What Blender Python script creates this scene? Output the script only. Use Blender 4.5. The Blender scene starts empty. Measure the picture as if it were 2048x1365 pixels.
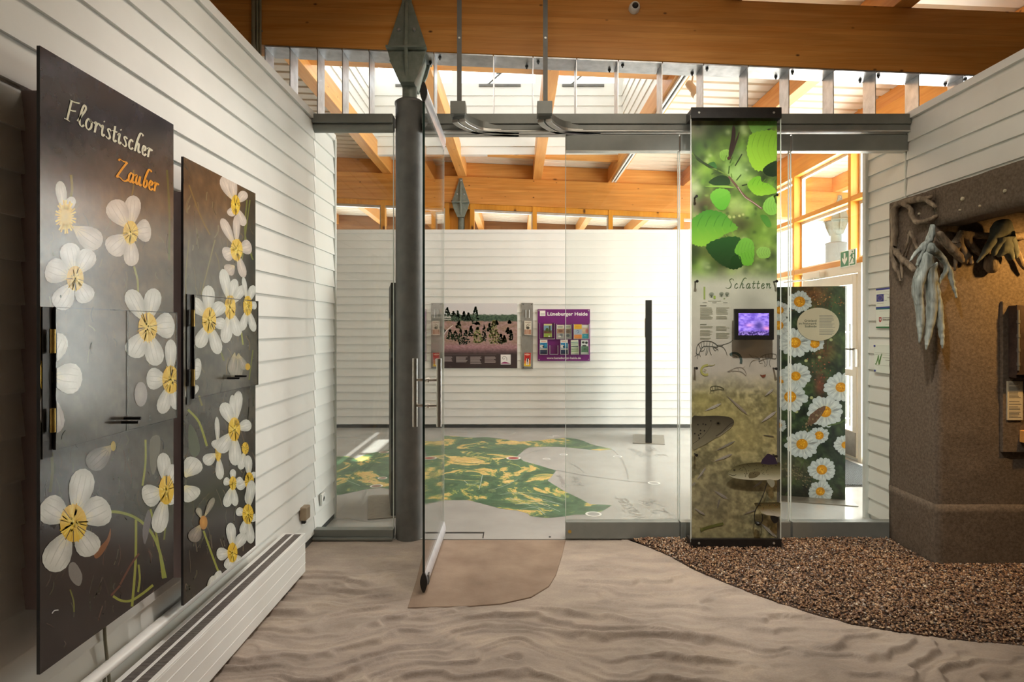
import bpy, bmesh, math, random
import numpy as np
from mathutils import Vector, Matrix
from mathutils.geometry import tessellate_polygon

random.seed(7)
SC = bpy.context.scene
COL = SC.collection

# ------------------------------------------------------------------ camera, sky, sun, lamps, exposure
F, CX, CY, EYE = 1200.0, 1033.0, 656.0, 1.55        # focal length and optical axis of the 2048 x 1365 picture
cam_data = bpy.data.cameras.new('camera')
cam_data.sensor_width = 36.0
cam_data.lens = F / 2048 * 36.0
cam_data.shift_x = -(CX - 1024) / 2048
cam_data.shift_y = -(682.5 - CY) / 2048
cam_data.clip_start = 0.05
cam = bpy.data.objects.new('camera', cam_data)
cam.location = (0, 0, EYE)
cam.rotation_euler = (math.pi / 2, 0, 0)
COL.objects.link(cam)
SC.camera = cam

SC.view_settings.view_transform = 'Standard'
SC.view_settings.look = 'None'
SC.view_settings.exposure = 0.22
SC.view_settings.gamma = 1.0
SC.view_settings.use_curve_mapping = False
SC.cycles.max_bounces = 14
SC.cycles.diffuse_bounces = 6
SC.cycles.transparent_max_bounces = 24
SC.cycles.sample_clamp_indirect = 6.0
SC.cycles.use_denoising = True

world = bpy.data.worlds.new('sky')
SC.world = world
world.use_nodes = True
bgn = world.node_tree.nodes['Background']
bgn.inputs[0].default_value = (0.93, 0.97, 1.0, 1)
bgn.inputs[1].default_value = 3.0

def lamp(name, kind, loc, power, color=(1, 1, 1), aim=None, size=None, size_y=None, spot=None, blend=0.5, angle=None):
    d = bpy.data.lights.new(name, kind)
    d.energy = power
    d.color = color
    if kind == 'AREA':
        d.shape = 'RECTANGLE'; d.size = size; d.size_y = size_y or size
    elif kind == 'SPOT':
        d.spot_size = math.radians(spot); d.spot_blend = blend; d.shadow_soft_size = size or 0.05
    elif kind == 'POINT':
        d.shadow_soft_size = size or 0.1
    elif kind == 'SUN':
        d.angle = angle or 0.009
    o = bpy.data.objects.new(name, d)
    o.location = loc
    if aim is not None:
        v = Vector(aim) - Vector(loc)
        o.rotation_euler = v.to_track_quat('-Z', 'Y').to_euler()
    COL.objects.link(o)
    return o

SUN_RUN = (3.40, 0.0, 5.30)                          # direction from the patch of sun on the floor up to the sun
lamp('sun', 'SUN', (30, 0, 40), 9.0, (1.0, 0.96, 0.9), aim=(30 - SUN_RUN[0], 0, 40 - SUN_RUN[2]))
# daylight entering by the glazed side of the entrance hall and by the roof lantern
lamp('daylight_entrance', 'AREA', (4.45, 7.6, 2.0), 470, (1.0, 0.99, 0.975), aim=(0, 7.6, 1.7), size=4.6, size_y=3.4)
lamp('daylight_lantern', 'AREA', (-0.28, 7.45, 5.72), 16, (0.97, 0.98, 1.0), aim=(-0.28, 7.45, 0), size=3.2, size_y=2.5)
# unseen spots and an added fill over the exhibition room, and the cave lamp
lamp('ceiling_fill', 'AREA', (0.7, 2.7, 4.0), 33, (1.0, 0.88, 0.72), aim=(0.7, 2.9, 0), size=2.2, size_y=0.4)  # soft ambient fill, added to lift the beam and rail
for n_, p_, q_, w_, c_ in (('sand', (0.2, 3.85, 3.95), (0.1, 2.8, 0.0), 130, (1.0, 0.94, 0.88)), ('banner', (1.25, 2.5, 3.95), (1.55, 4.2, 1.2), 270, (1.0, 0.95, 0.86)),
                           ('panels', (0.3, 2.7, 3.95), (-1.4, 2.8, 1.2), 108, (1.0, 0.90, 0.84)), ('gravel', (1.5, 3.2, 3.95), (1.9, 3.1, 0.0), 95, (1.0, 0.86, 0.70))):
    lamp('unseen_spot_' + n_, 'SPOT', p_, w_, c_, aim=q_, size=0.05, spot=66, blend=0.8)  # out of view; the sand spot is added to bring out the ripples
lamp('cave_lamp', 'SPOT', (3.45, 3.30, 2.18), 55, (1.0, 0.55, 0.16), aim=(3.35, 3.91, 1.55), size=0.04, spot=120, blend=0.8)

# ------------------------------------------------------------------ picture geometry
def P(px, py, Y):                       # point at depth Y
    return Vector(((px - CX) * Y / F, Y, EYE - (py - CY) * Y / F))
def onX(px, py, X):                     # point on a wall plane X = const
    return P(px, py, F * X / (px - CX))
def onZ(px, py, z=0.0):                 # point on a level plane
    return P(px, py, (EYE - z) * F / (py - CY))

# ------------------------------------------------------------------ colours and materials
def lin(c):
    r = []
    for v in c[:3]:
        v = v / 255.0
        r.append(v / 12.92 if v <= 0.04045 else ((v + 0.055) / 1.055) ** 2.4)
    return tuple(r) + (1.0,)
def lin_np(a):
    a = np.clip(np.asarray(a, dtype=np.float64) / 255.0, 0, 1)
    return np.where(a <= 0.04045, a / 12.92, ((a + 0.055) / 1.055) ** 2.4)

def new_mat(name):
    m = bpy.data.materials.new(name)
    m.use_nodes = True
    nt = m.node_tree
    b = nt.nodes['Principled BSDF']
    return m, nt, b
def ND(nt, t, **kw):
    n = nt.nodes.new(t)
    for k, v in kw.items():
        setattr(n, k, v)
    return n
def ramp(nt, stops, interp='LINEAR'):
    r = ND(nt, 'ShaderNodeValToRGB')
    r.color_ramp.interpolation = interp
    e = r.color_ramp.elements
    e[0].position, e[0].color = stops[0]
    e[1].position, e[1].color = stops[-1]
    for p, c in stops[1:-1]:
        x = e.new(p); x.color = c
    return r
def coords(nt, scale=(1, 1, 1), kind='Object', rot=(0, 0, 0)):
    t = ND(nt, 'ShaderNodeTexCoord')
    mp = ND(nt, 'ShaderNodeMapping')
    mp.inputs['Scale'].default_value = scale
    mp.inputs['Rotation'].default_value = rot
    nt.links.new(t.outputs[kind], mp.inputs[0])
    return mp
def noise(nt, vec, scale, detail=4, rough=0.55, dist=0.0):
    n = ND(nt, 'ShaderNodeTexNoise')
    n.inputs['Scale'].default_value = scale
    n.inputs['Detail'].default_value = detail
    n.inputs['Roughness'].default_value = rough
    n.inputs['Distortion'].default_value = dist
    nt.links.new(vec.outputs[0], n.inputs['Vector'])
    return n
def bump(nt, b, height, strength, dist=0.01):
    bp = ND(nt, 'ShaderNodeBump')
    bp.inputs['Strength'].default_value = strength
    bp.inputs['Distance'].default_value = dist
    nt.links.new(height, bp.inputs['Height'])
    nt.links.new(bp.outputs[0], b.inputs['Normal'])

def mottled(name, c1, c2, scale=12, rough=0.5, metal=0.0, bmp=0.0, bscale=None, spec=0.5, stretch=(1, 1, 1), dist=0.004):
    m, nt, b = new_mat(name)
    v = coords(nt, stretch)
    n = noise(nt, v, scale)
    r = ramp(nt, [(0.3, lin(c1)), (0.7, lin(c2))])
    nt.links.new(n.outputs[0], r.inputs[0])
    nt.links.new(r.outputs[0], b.inputs['Base Color'])
    b.inputs['Roughness'].default_value = rough
    b.inputs['Metallic'].default_value = metal
    b.inputs['Specular IOR Level'].default_value = spec
    if bmp:
        n2 = noise(nt, v, bscale or scale * 4, 6, 0.65)
        bump(nt, b, n2.outputs[0], bmp, dist)
    return m

def wood(name, axis, light, dark, knots=True, lam=0.0, rough=0.42, knot_scale=4.4, lam_slope=0.0):
    """straight-grained softwood; axis = 0 / 1 / 2 is the direction of the grain"""
    m, nt, b = new_mat(name)
    sc = [14.0, 14.0, 14.0]; sc[axis] = 0.7
    v = coords(nt, tuple(sc))
    n = noise(nt, v, 1.6, 5, 0.6, 0.6)
    r = ramp(nt, [(0.28, lin(dark)), (0.72, lin(light))])
    nt.links.new(n.outputs[0], r.inputs[0])
    last = r.outputs[0]
    sc2 = [3.2, 3.2, 3.2]; sc2[axis] = 0.9
    v2 = coords(nt, tuple(sc2))
    n2 = noise(nt, v2, 1.0, 2)
    r2 = ramp(nt, [(0.3, (0.80, 0.76, 0.7, 1)), (0.7, (1.06, 1.04, 1.0, 1))])
    nt.links.new(n2.outputs[0], r2.inputs[0])
    mx = ND(nt, 'ShaderNodeMixRGB', blend_type='MULTIPLY'); mx.inputs[0].default_value = 1.0
    nt.links.new(last, mx.inputs[1]); nt.links.new(r2.outputs[0], mx.inputs[2])
    last = mx.outputs[0]
    if knots:
        ks = [knot_scale] * 3; ks[axis] = knot_scale * 0.55
        kv = coords(nt, tuple(ks))
        vo = ND(nt, 'ShaderNodeTexVoronoi'); vo.inputs['Scale'].default_value = 2.0
        nt.links.new(kv.outputs[0], vo.inputs['Vector'])
        kr = ramp(nt, [(0.03, (1, 1, 1, 1)), (0.095, (0, 0, 0, 1))])
        nt.links.new(vo.outputs['Distance'], kr.inputs[0])
        mk = ND(nt, 'ShaderNodeMixRGB')
        nt.links.new(kr.outputs[0], mk.inputs[0]); nt.links.new(last, mk.inputs[1])
        mk.inputs[2].default_value = lin((dark[0] * 0.42, dark[1] * 0.34, dark[2] * 0.34))
        last = mk.outputs[0]
    if lam:                                            # glue lines of the laminated timber
        tc = ND(nt, 'ShaderNodeTexCoord')
        sp = ND(nt, 'ShaderNodeSeparateXYZ'); nt.links.new(tc.outputs['Object'], sp.inputs[0])
        sl = ND(nt, 'ShaderNodeMath', operation='MULTIPLY_ADD'); sl.inputs[1].default_value = lam_slope
        nt.links.new(sp.outputs[0], sl.inputs[0]); nt.links.new(sp.outputs[2], sl.inputs[2])
        dv = ND(nt, 'ShaderNodeMath', operation='DIVIDE'); dv.inputs[1].default_value = lam
        nt.links.new(sl.outputs[0], dv.inputs[0])
        fl = ND(nt, 'ShaderNodeMath', operation='FLOOR'); nt.links.new(dv.outputs[0], fl.inputs[0])
        wn = ND(nt, 'ShaderNodeTexWhiteNoise', noise_dimensions='1D'); nt.links.new(fl.outputs[0], wn.inputs['W'])
        wr = ramp(nt, [(0.0, (0.86, 0.84, 0.80, 1)), (1.0, (1.06, 1.05, 1.03, 1))])
        nt.links.new(wn.outputs['Value'], wr.inputs[0])
        ml = ND(nt, 'ShaderNodeMixRGB', blend_type='MULTIPLY'); ml.inputs[0].default_value = 1.0
        nt.links.new(last, ml.inputs[1]); nt.links.new(wr.outputs[0], ml.inputs[2])
        fr = ND(nt, 'ShaderNodeMath', operation='FRACT'); nt.links.new(dv.outputs[0], fr.inputs[0])
        lr = ramp(nt, [(0.0, (0.62, 0.55, 0.5, 1)), (0.06, (1, 1, 1, 1))])
        nt.links.new(fr.outputs[0], lr.inputs[0])
        m2 = ND(nt, 'ShaderNodeMixRGB', blend_type='MULTIPLY'); m2.inputs[0].default_value = 0.8
        nt.links.new(ml.outputs[0], m2.inputs[1]); nt.links.new(lr.outputs[0], m2.inputs[2])
        last = m2.outputs[0]
    nt.links.new(last, b.inputs['Base Color'])
    b.inputs['Roughness'].default_value = rough
    b.inputs['Specular IOR Level'].default_value = 0.35
    return m

def glass_mat(name, tint=(0.97, 0.985, 0.975), ior=1.45, extra=0.0):
    m = bpy.data.materials.new(name); m.use_nodes = True
    nt = m.node_tree; nt.nodes.clear()
    out = ND(nt, 'ShaderNodeOutputMaterial')
    tr = ND(nt, 'ShaderNodeBsdfTransparent'); tr.inputs[0].default_value = tint + (1,)
    gl = ND(nt, 'ShaderNodeBsdfGlossy'); gl.inputs['Roughness'].default_value = 0.0
    lw = ND(nt, 'ShaderNodeLayerWeight'); lw.inputs[0].default_value = 0.5
    pw = ND(nt, 'ShaderNodeMath', operation='POWER'); pw.inputs[1].default_value = 5.0
    nt.links.new(lw.outputs['Facing'], pw.inputs[0])
    r0 = ((ior - 1) / (ior + 1)) ** 2
    fr = ND(nt, 'ShaderNodeMath', operation='MULTIPLY_ADD'); fr.inputs[1].default_value = 1 - r0; fr.inputs[2].default_value = r0
    nt.links.new(pw.outputs[0], fr.inputs[0])
    mx = ND(nt, 'ShaderNodeMixShader')
    nt.links.new(fr.outputs[0], mx.inputs[0]); nt.links.new(tr.outputs[0], mx.inputs[1]); nt.links.new(gl.outputs[0], mx.inputs[2])
    nt.links.new(mx.outputs[0], out.inputs[0])
    return m

def vcol_mat(name, rough=0.35, spec=0.5, grain=0.0, emit=0.0):
    m, nt, b = new_mat(name)
    a = ND(nt, 'ShaderNodeVertexColor', layer_name='Col')
    last = a.outputs[0]
    if grain:
        v = coords(nt)
        n = noise(nt, v, 160, 3, 0.7)
        r = ramp(nt, [(0.3, (1 - grain, 1 - grain, 1 - grain, 1)), (0.7, (1 + grain, 1 + grain, 1 + grain, 1))])
        nt.links.new(n.outputs[0], r.inputs[0])
        mx = ND(nt, 'ShaderNodeMixRGB', blend_type='MULTIPLY'); mx.inputs[0].default_value = 1
        nt.links.new(last, mx.inputs[1]); nt.links.new(r.outputs[0], mx.inputs[2])
        last = mx.outputs[0]
    nt.links.new(last, b.inputs['Base Color'])
    b.inputs['Roughness'].default_value = rough
    b.inputs['Specular IOR Level'].default_value = spec
    if emit:
        nt.links.new(last, b.inputs['Emission Color']); b.inputs['Emission Strength'].default_value = emit
    return m

M = {}
M['siding'] = mottled('white_painted_siding', (226, 226, 221), (233, 233, 228), 3, 0.42)
M['white'] = mottled('white_paint', (228, 228, 224), (234, 234, 230), 4, 0.4)
M['trim_white'] = mottled('white_trim_paint', (214, 218, 214), (224, 226, 222), 4, 0.4)
M['heater'] = mottled('white_enamel', (228, 228, 224), (233, 233, 230), 3, 0.3)
M['heater_groove'] = mottled('pale_groove', (246, 246, 244), (250, 250, 248), 3, 0.4)
M['grille'] = mottled('grey_grille', (120, 112, 110), (142, 134, 130), 40, 0.45, 0.3)
M['grille_dark'] = mottled('dark_duct', (40, 36, 36), (58, 52, 52), 20, 0.7)
M['beam'] = wood('glulam_beam', 0, (232, 172, 96), (206, 138, 62), lam=0.042, lam_slope=0.042)
M['joist'] = wood('joist_timber', 1, (234, 176, 104), (212, 144, 70))
M['timber_z'] = wood('window_timber', 2, (236, 172, 66), (216, 146, 40), knot_scale=1.6)
M['timber_y'] = wood('window_timber_level', 1, (236, 174, 80), (214, 146, 52), knot_scale=1.6)
M['timber_x'] = wood('clerestory_timber', 0, (234, 176, 104), (210, 144, 70), knot_scale=1.6)
M['deck'] = mottled('white_steel_deck', (232, 224, 208), (240, 232, 218), 2, 0.5)
M['steel'] = mottled('grey_painted_steel', (98, 98, 95), (118, 118, 114), 9, 0.5, 0.15, 0.12, 60)
M['steel_dark'] = mottled('dark_grey_steel', (66, 68, 66), (82, 84, 82), 9, 0.45, 0.3, 0.08, 60)
M['cast'] = mottled('cast_steel', (112, 122, 112), (138, 146, 136), 16, 0.5, 0.15, 0.2, 50)
M['alu'] = mottled('anodised_rail', (122, 126, 122), (136, 139, 134), 6, 0.4, 0.25)
M['alu_light'] = mottled('bare_aluminium', (190, 190, 186), (212, 212, 206), 8, 0.3, 0.7)
M['galv'] = mottled('galvanised_sheet', (178, 182, 186), (214, 216, 220), 14, 0.32, 0.85, 0.1, 30)
M['chrome'] = mottled('brushed_stainless', (190, 184, 176), (214, 208, 200), 30, 0.28, 1.0, 0.0, stretch=(1, 1, 0.1))
M['brass'] = mottled('brass', (170, 140, 70), (205, 175, 100), 30, 0.3, 0.9)
M['black'] = mottled('black_plastic', (22, 22, 22), (32, 31, 30), 20, 0.4)
M['black_metal'] = mottled('black_metal', (28, 26, 25), (42, 39, 37), 20, 0.38, 0.2)
M['stele'] = mottled('dark_stele_steel', (46, 49, 47), (62, 64, 60), 12, 0.45, 0.4)
M['plate'] = mottled('brushed_base_plate', (140, 134, 122), (160, 154, 142), 24, 0.35, 0.6)
M['mauve'] = mottled('mauve_backing', (150, 134, 136), (166, 150, 150), 5, 0.5)
M['panel_edge'] = mottled('panel_edge', (28, 25, 26), (40, 36, 36), 5, 0.4)
M['floor'] = mottled('light_grey_floor', (164, 163, 159), (178, 177, 173), 2.5, 0.24, 0, 0.02, 40)
M['map_line'] = mottled('floor_line', (150, 150, 146), (158, 158, 154), 6, 0.35)
M['ring'] = mottled('floor_ring', (236, 236, 232), (244, 244, 240), 6, 0.35)
M['ring_red'] = mottled('floor_red', (150, 52, 48), (164, 62, 56), 6, 0.35)
M['ring_grey'] = mottled('floor_grey_dot', (160, 160, 158), (170, 170, 168), 6, 0.35)
M['ring_brown'] = mottled('floor_brown_dot', (138, 112, 96), (150, 124, 108), 6, 0.35)
M['mat'] = mottled('ribbed_mat', (70, 74, 76), (98, 102, 104), 60, 0.8)
M['ground'] = mottled('pale_paving', (208, 206, 200), (222, 220, 214), 2, 0.7)
M['outer_wall'] = mottled('outer_wall', (206, 200, 190), (216, 210, 200), 2, 0.7)
M['fence'] = wood('brown_fascia', 0, (150, 108, 70), (120, 82, 50))
M['glass'] = glass_mat('clear_glass')
M['acrylic'] = glass_mat('clear_acrylic', (0.975, 0.985, 0.98), 1.4)
M['glass_edge'] = mottled('polished_glass_edge', (214, 224, 218), (232, 238, 234), 8, 0.15)
M['door_edge'] = mottled('dark_glass_edge', (22, 36, 32), (34, 50, 44), 8, 0.2)
M['shoe'] = mottled('satin_door_shoe', (206, 208, 216), (222, 224, 230), 8, 0.22, 0.35)
M['door_white'] = mottled('cream_door_frame', (224, 216, 200), (232, 224, 208), 4, 0.4)
M['kick'] = mottled('kick_plate', (150, 142, 132), (168, 160, 150), 16, 0.35, 0.6)
M['print'] = vcol_mat('printed_board', 0.17, 0.6, 0.05)
M['print_matt'] = vcol_mat('printed_matt', 0.45, 0.4, 0.06)
M['screen'] = vcol_mat('lit_screen', 0.3, 0.4, 0.0, 0.9)
M['text_white'] = mottled('white_lettering', (236, 234, 228), (242, 240, 234), 6, 0.4)
M['text_grey'] = mottled('grey_lettering', (120, 118, 112), (130, 128, 122), 6, 0.5)
M['text_dark'] = mottled('dark_green_lettering', (30, 52, 40), (38, 60, 46), 6, 0.5)
M['purple'] = mottled('purple_board', (112, 36, 110), (124, 44, 122), 5, 0.3)
M['strip_grey'] = mottled('grey_metal_strip', (150, 148, 142), (166, 164, 158), 8, 0.4, 0.4)
M['concrete'] = mottled('sprayed_brown_plaster', (88, 77, 65), (118, 104, 90), 60, 0.85, 0, 0.55, 130, 0.25, dist=0.006)
M['root_brown'] = mottled('brown_root', (82, 68, 54), (156, 140, 118), 30, 0.75, 0, 1.0, 60, 0.3, stretch=(1, 1, 0.25), dist=0.008)
M['root_grey'] = mottled('grey_painted_root', (84, 92, 88), (178, 186, 180), 34, 0.7, 0, 1.0, 70, 0.3, stretch=(1, 1, 0.12), dist=0.008)
M['root_dark'] = mottled('dark_grey_root', (62, 66, 60), (112, 114, 104), 14, 0.75, 0, 0.8, 36, 0.3, stretch=(1, 1, 0.3))
M['rust_box'] = mottled('speckled_dark_metal', (52, 40, 36), (78, 62, 54), 26, 0.6, 0.2, 0.5, 70)
M['paper'] = mottled('paper_sheet', (196, 186, 160), (206, 196, 170), 5, 0.6)
M['lamp_cream'] = mottled('cream_lamp', (222, 208, 182), (232, 218, 194), 6, 0.4)
M['sign_green'] = mottled('sign_green', (36, 122, 74), (42, 130, 80), 6, 0.4)
M['sign_white'] = mottled('sign_white', (232, 238, 228), (240, 244, 236), 6, 0.4)
M['pipe'] = mottled('grey_conduit', (128, 126, 104), (146, 142, 120), 10, 0.5)
M['bracket_brown'] = mottled('bronze_bracket', (150, 132, 108), (166, 148, 124), 10, 0.4, 0.4)
M['slab'] = mottled('worn_brown_slab', (126, 106, 90), (158, 138, 120), 3.2, 0.75, 0, 0.25, 70, 0.3)

# ------------------------------------------------------------------ objects
WL = {}                                                # world position of each root
def base_of(parent):
    return WL.get(parent.name, Vector((0, 0, 0))) if parent is not None else Vector((0, 0, 0))
def thing(name, label, cat, loc=(0, 0, 0), group=None, kind=None):
    o = bpy.data.objects.new(name, None)
    o.empty_display_size = 0.1
    COL.objects.link(o)
    o.location = loc
    WL[o.name] = Vector(loc)
    tag(o, label, cat, group, kind)
    return o
def tag(o, label=None, cat=None, group=None, kind=None):
    if label: o['label'] = label
    if cat: o['category'] = cat
    if group: o['group'] = group
    if kind: o['kind'] = kind
    return o

class MB:
    """collects shapes in world space and links them as one mesh object"""
    def __init__(s):
        s.v, s.f, s.m, s.c = [], [], [], []
        s.smooth = []
    def add(s, verts, faces, mi=0, smooth=False):
        o = len(s.v)
        s.v += [tuple(p) for p in verts]
        s.f += [tuple(i + o for i in f) for f in faces]
        s.m += [mi] * len(faces)
        s.smooth += [smooth] * len(faces)
        return s
    def box(s, a, b, mi=0):
        x0, x1 = sorted((a[0], b[0])); y0, y1 = sorted((a[1], b[1])); z0, z1 = sorted((a[2], b[2]))
        return s.add([(x0, y0, z0), (x1, y0, z0), (x1, y1, z0), (x0, y1, z0), (x0, y0, z1), (x1, y0, z1), (x1, y1, z1), (x0, y1, z1)],
                     [(0, 3, 2, 1), (4, 5, 6, 7), (0, 1, 5, 4), (1, 2, 6, 5), (2, 3, 7, 6), (3, 0, 4, 7)], mi)
    def hexa(s, bottom, top, mi=0):                    # two quads, same winding
        return s.add(list(bottom) + list(top), [(3, 2, 1, 0), (4, 5, 6, 7), (0, 1, 5, 4), (1, 2, 6, 5), (2, 3, 7, 6), (3, 0, 4, 7)], mi)
    def prism(s, pts, d, mi=0):                        # planar polygon pushed along d
        d = Vector(d); n = len(pts)
        A = [Vector(p) for p in pts]; B = [p + d for p in A]
        tris = tessellate_polygon([A])
        fs = [tuple(t) for t in tris] + [tuple(i + n for i in reversed(t)) for t in tris]
        fs += [(i, (i + 1) % n, (i + 1) % n + n, i + n) for i in range(n)]
        return s.add(A + B, fs, mi)
    def tube(s, pts, r, seg=10, mi=0, cap=True):
        pts = [Vector(p) for p in pts]; n = len(pts)
        rs = r if hasattr(r, '__len__') else [r] * n
        vs, fs = [], []
        up = Vector((0, 0, 1))
        t0 = (pts[1] - pts[0]).normalized()
        if abs(t0.dot(up)) > 0.9: up = Vector((1, 0, 0))
        for i, p in enumerate(pts):
            t = (pts[min(i + 1, n - 1)] - pts[max(i - 1, 0)]).normalized()
            u = t.cross(up).normalized(); w = u.cross(t).normalized(); up = w
            for k in range(seg):
                a = 2 * math.pi * k / seg
                vs.append(p + (u * math.cos(a) + w * math.sin(a)) * rs[i])
        for i in range(n - 1):
            for k in range(seg):
                fs.append((i * seg + k, i * seg + (k + 1) % seg, (i + 1) * seg + (k + 1) % seg, (i + 1) * seg + k))
        s.add(vs, fs, mi, True)
        if cap:
            s.add(vs[:seg], [tuple(reversed(range(seg)))], mi)
            s.add(vs[-seg:], [tuple(range(seg))], mi)
        return s
    def lathe(s, c, prof, seg=24, mi=0, axis='Z'):     # prof = [(radius, height)]
        c = Vector(c); vs, fs = [], []
        for r, h in prof:
            for k in range(seg):
                a = 2 * math.pi * k / seg
                if axis == 'Z': q = Vector((r * math.cos(a), r * math.sin(a), h))
                elif axis == 'Y': q = Vector((r * math.cos(a), h, r * math.sin(a)))
                else: q = Vector((h, r * math.cos(a), r * math.sin(a)))
                vs.append(c + q)
        n = len(prof)
        for i in range(n - 1):
            for k in range(seg):
                fs.append((i * seg + k, i * seg + (k + 1) % seg, (i + 1) * seg + (k + 1) % seg, (i + 1) * seg + k))
        s.add(vs, fs, mi, True)
        s.add(vs[:seg], [tuple(reversed(range(seg)))], mi)
        s.add(vs[-seg:], [tuple(range(seg))], mi)
        return s
    def mesh(s, name, mats, base=Vector((0, 0, 0))):
        me = bpy.data.meshes.new(name)
        me.from_pydata([(p[0] - base[0], p[1] - base[1], p[2] - base[2]) for p in s.v], [], s.f)
        for m in (mats if isinstance(mats, (list, tuple)) else [mats]):
            me.materials.append(m)
        me.polygons.foreach_set('material_index', s.m)
        me.polygons.foreach_set('use_smooth', s.smooth)
        me.update()
        bm = bmesh.new(); bm.from_mesh(me)
        bmesh.ops.recalc_face_normals(bm, faces=bm.faces)
        bm.to_mesh(me); bm.free()
        return me
    def build(s, name, mats, parent=None, bevel=0.0, origin=None):
        base = base_of(parent) if parent is not None else (Vector(origin) if origin is not None else Vector((0, 0, 0)))
        o = bpy.data.objects.new(name, s.mesh(name, mats, base))
        COL.objects.link(o)
        if parent is not None:
            o.parent = parent
            WL[o.name] = base
        else:
            o.location = base
            WL[o.name] = base
        if bevel:
            md = o.modifiers.new('bevel', 'BEVEL'); md.width = bevel; md.segments = 2; md.limit_method = 'ANGLE'
        return o
def mb(): return MB()
def shared(name, me, loc, parent):                     # another piece with the same mesh, moved by loc (world)
    o = bpy.data.objects.new(name, me)
    COL.objects.link(o)
    o.parent = parent
    o.location = Vector(loc) - base_of(parent)
    WL[o.name] = base_of(parent)
    return o

# ------------------------------------------------------------------ smooth noise on arrays
def vnoise(x, y, seed=0):
    rs = np.random.RandomState(seed); T = rs.rand(256, 256)
    xi = np.floor(x).astype(int); yi = np.floor(y).astype(int)
    fx = x - xi; fy = y - yi
    fx = fx * fx * (3 - 2 * fx); fy = fy * fy * (3 - 2 * fy)
    a = T[xi % 256, yi % 256]; b = T[(xi + 1) % 256, yi % 256]; c = T[xi % 256, (yi + 1) % 256]; d = T[(xi + 1) % 256, (yi + 1) % 256]
    return (a * (1 - fx) + b * fx) * (1 - fy) + (c * (1 - fx) + d * fx) * fy
def fbm(x, y, seed=0, oct=4):
    s = 0; a = 0.5; n = 0
    for k in range(oct):
        s = s + a * vnoise(x * 2 ** k, y * 2 ** k, seed + k); n += a; a *= 0.5
    return s / n

# ------------------------------------------------------------------ flat prints: coloured shapes lying on a board's face
def spline(pts, n=6, closed=False):
    pts = [np.array(p, float) for p in pts]
    if len(pts) < 3: return pts
    out = []
    m = len(pts)
    rng = range(m) if closed else range(m - 1)
    for i in rng:
        if closed: p0, p1, p2, p3 = pts[i - 1], pts[i], pts[(i + 1) % m], pts[(i + 2) % m]
        else: p0, p1, p2, p3 = pts[max(i - 1, 0)], pts[i], pts[i + 1], pts[min(i + 2, m - 1)]
        for k in range(n):
            t = k / n
            out.append(0.5 * ((2 * p1) + (-p0 + p2) * t + (2 * p0 - 5 * p1 + 4 * p2 - p3) * t * t + (-p0 + 3 * p1 - 3 * p2 + p3) * t ** 3))
    if not closed: out.append(pts[-1])
    return out

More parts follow.
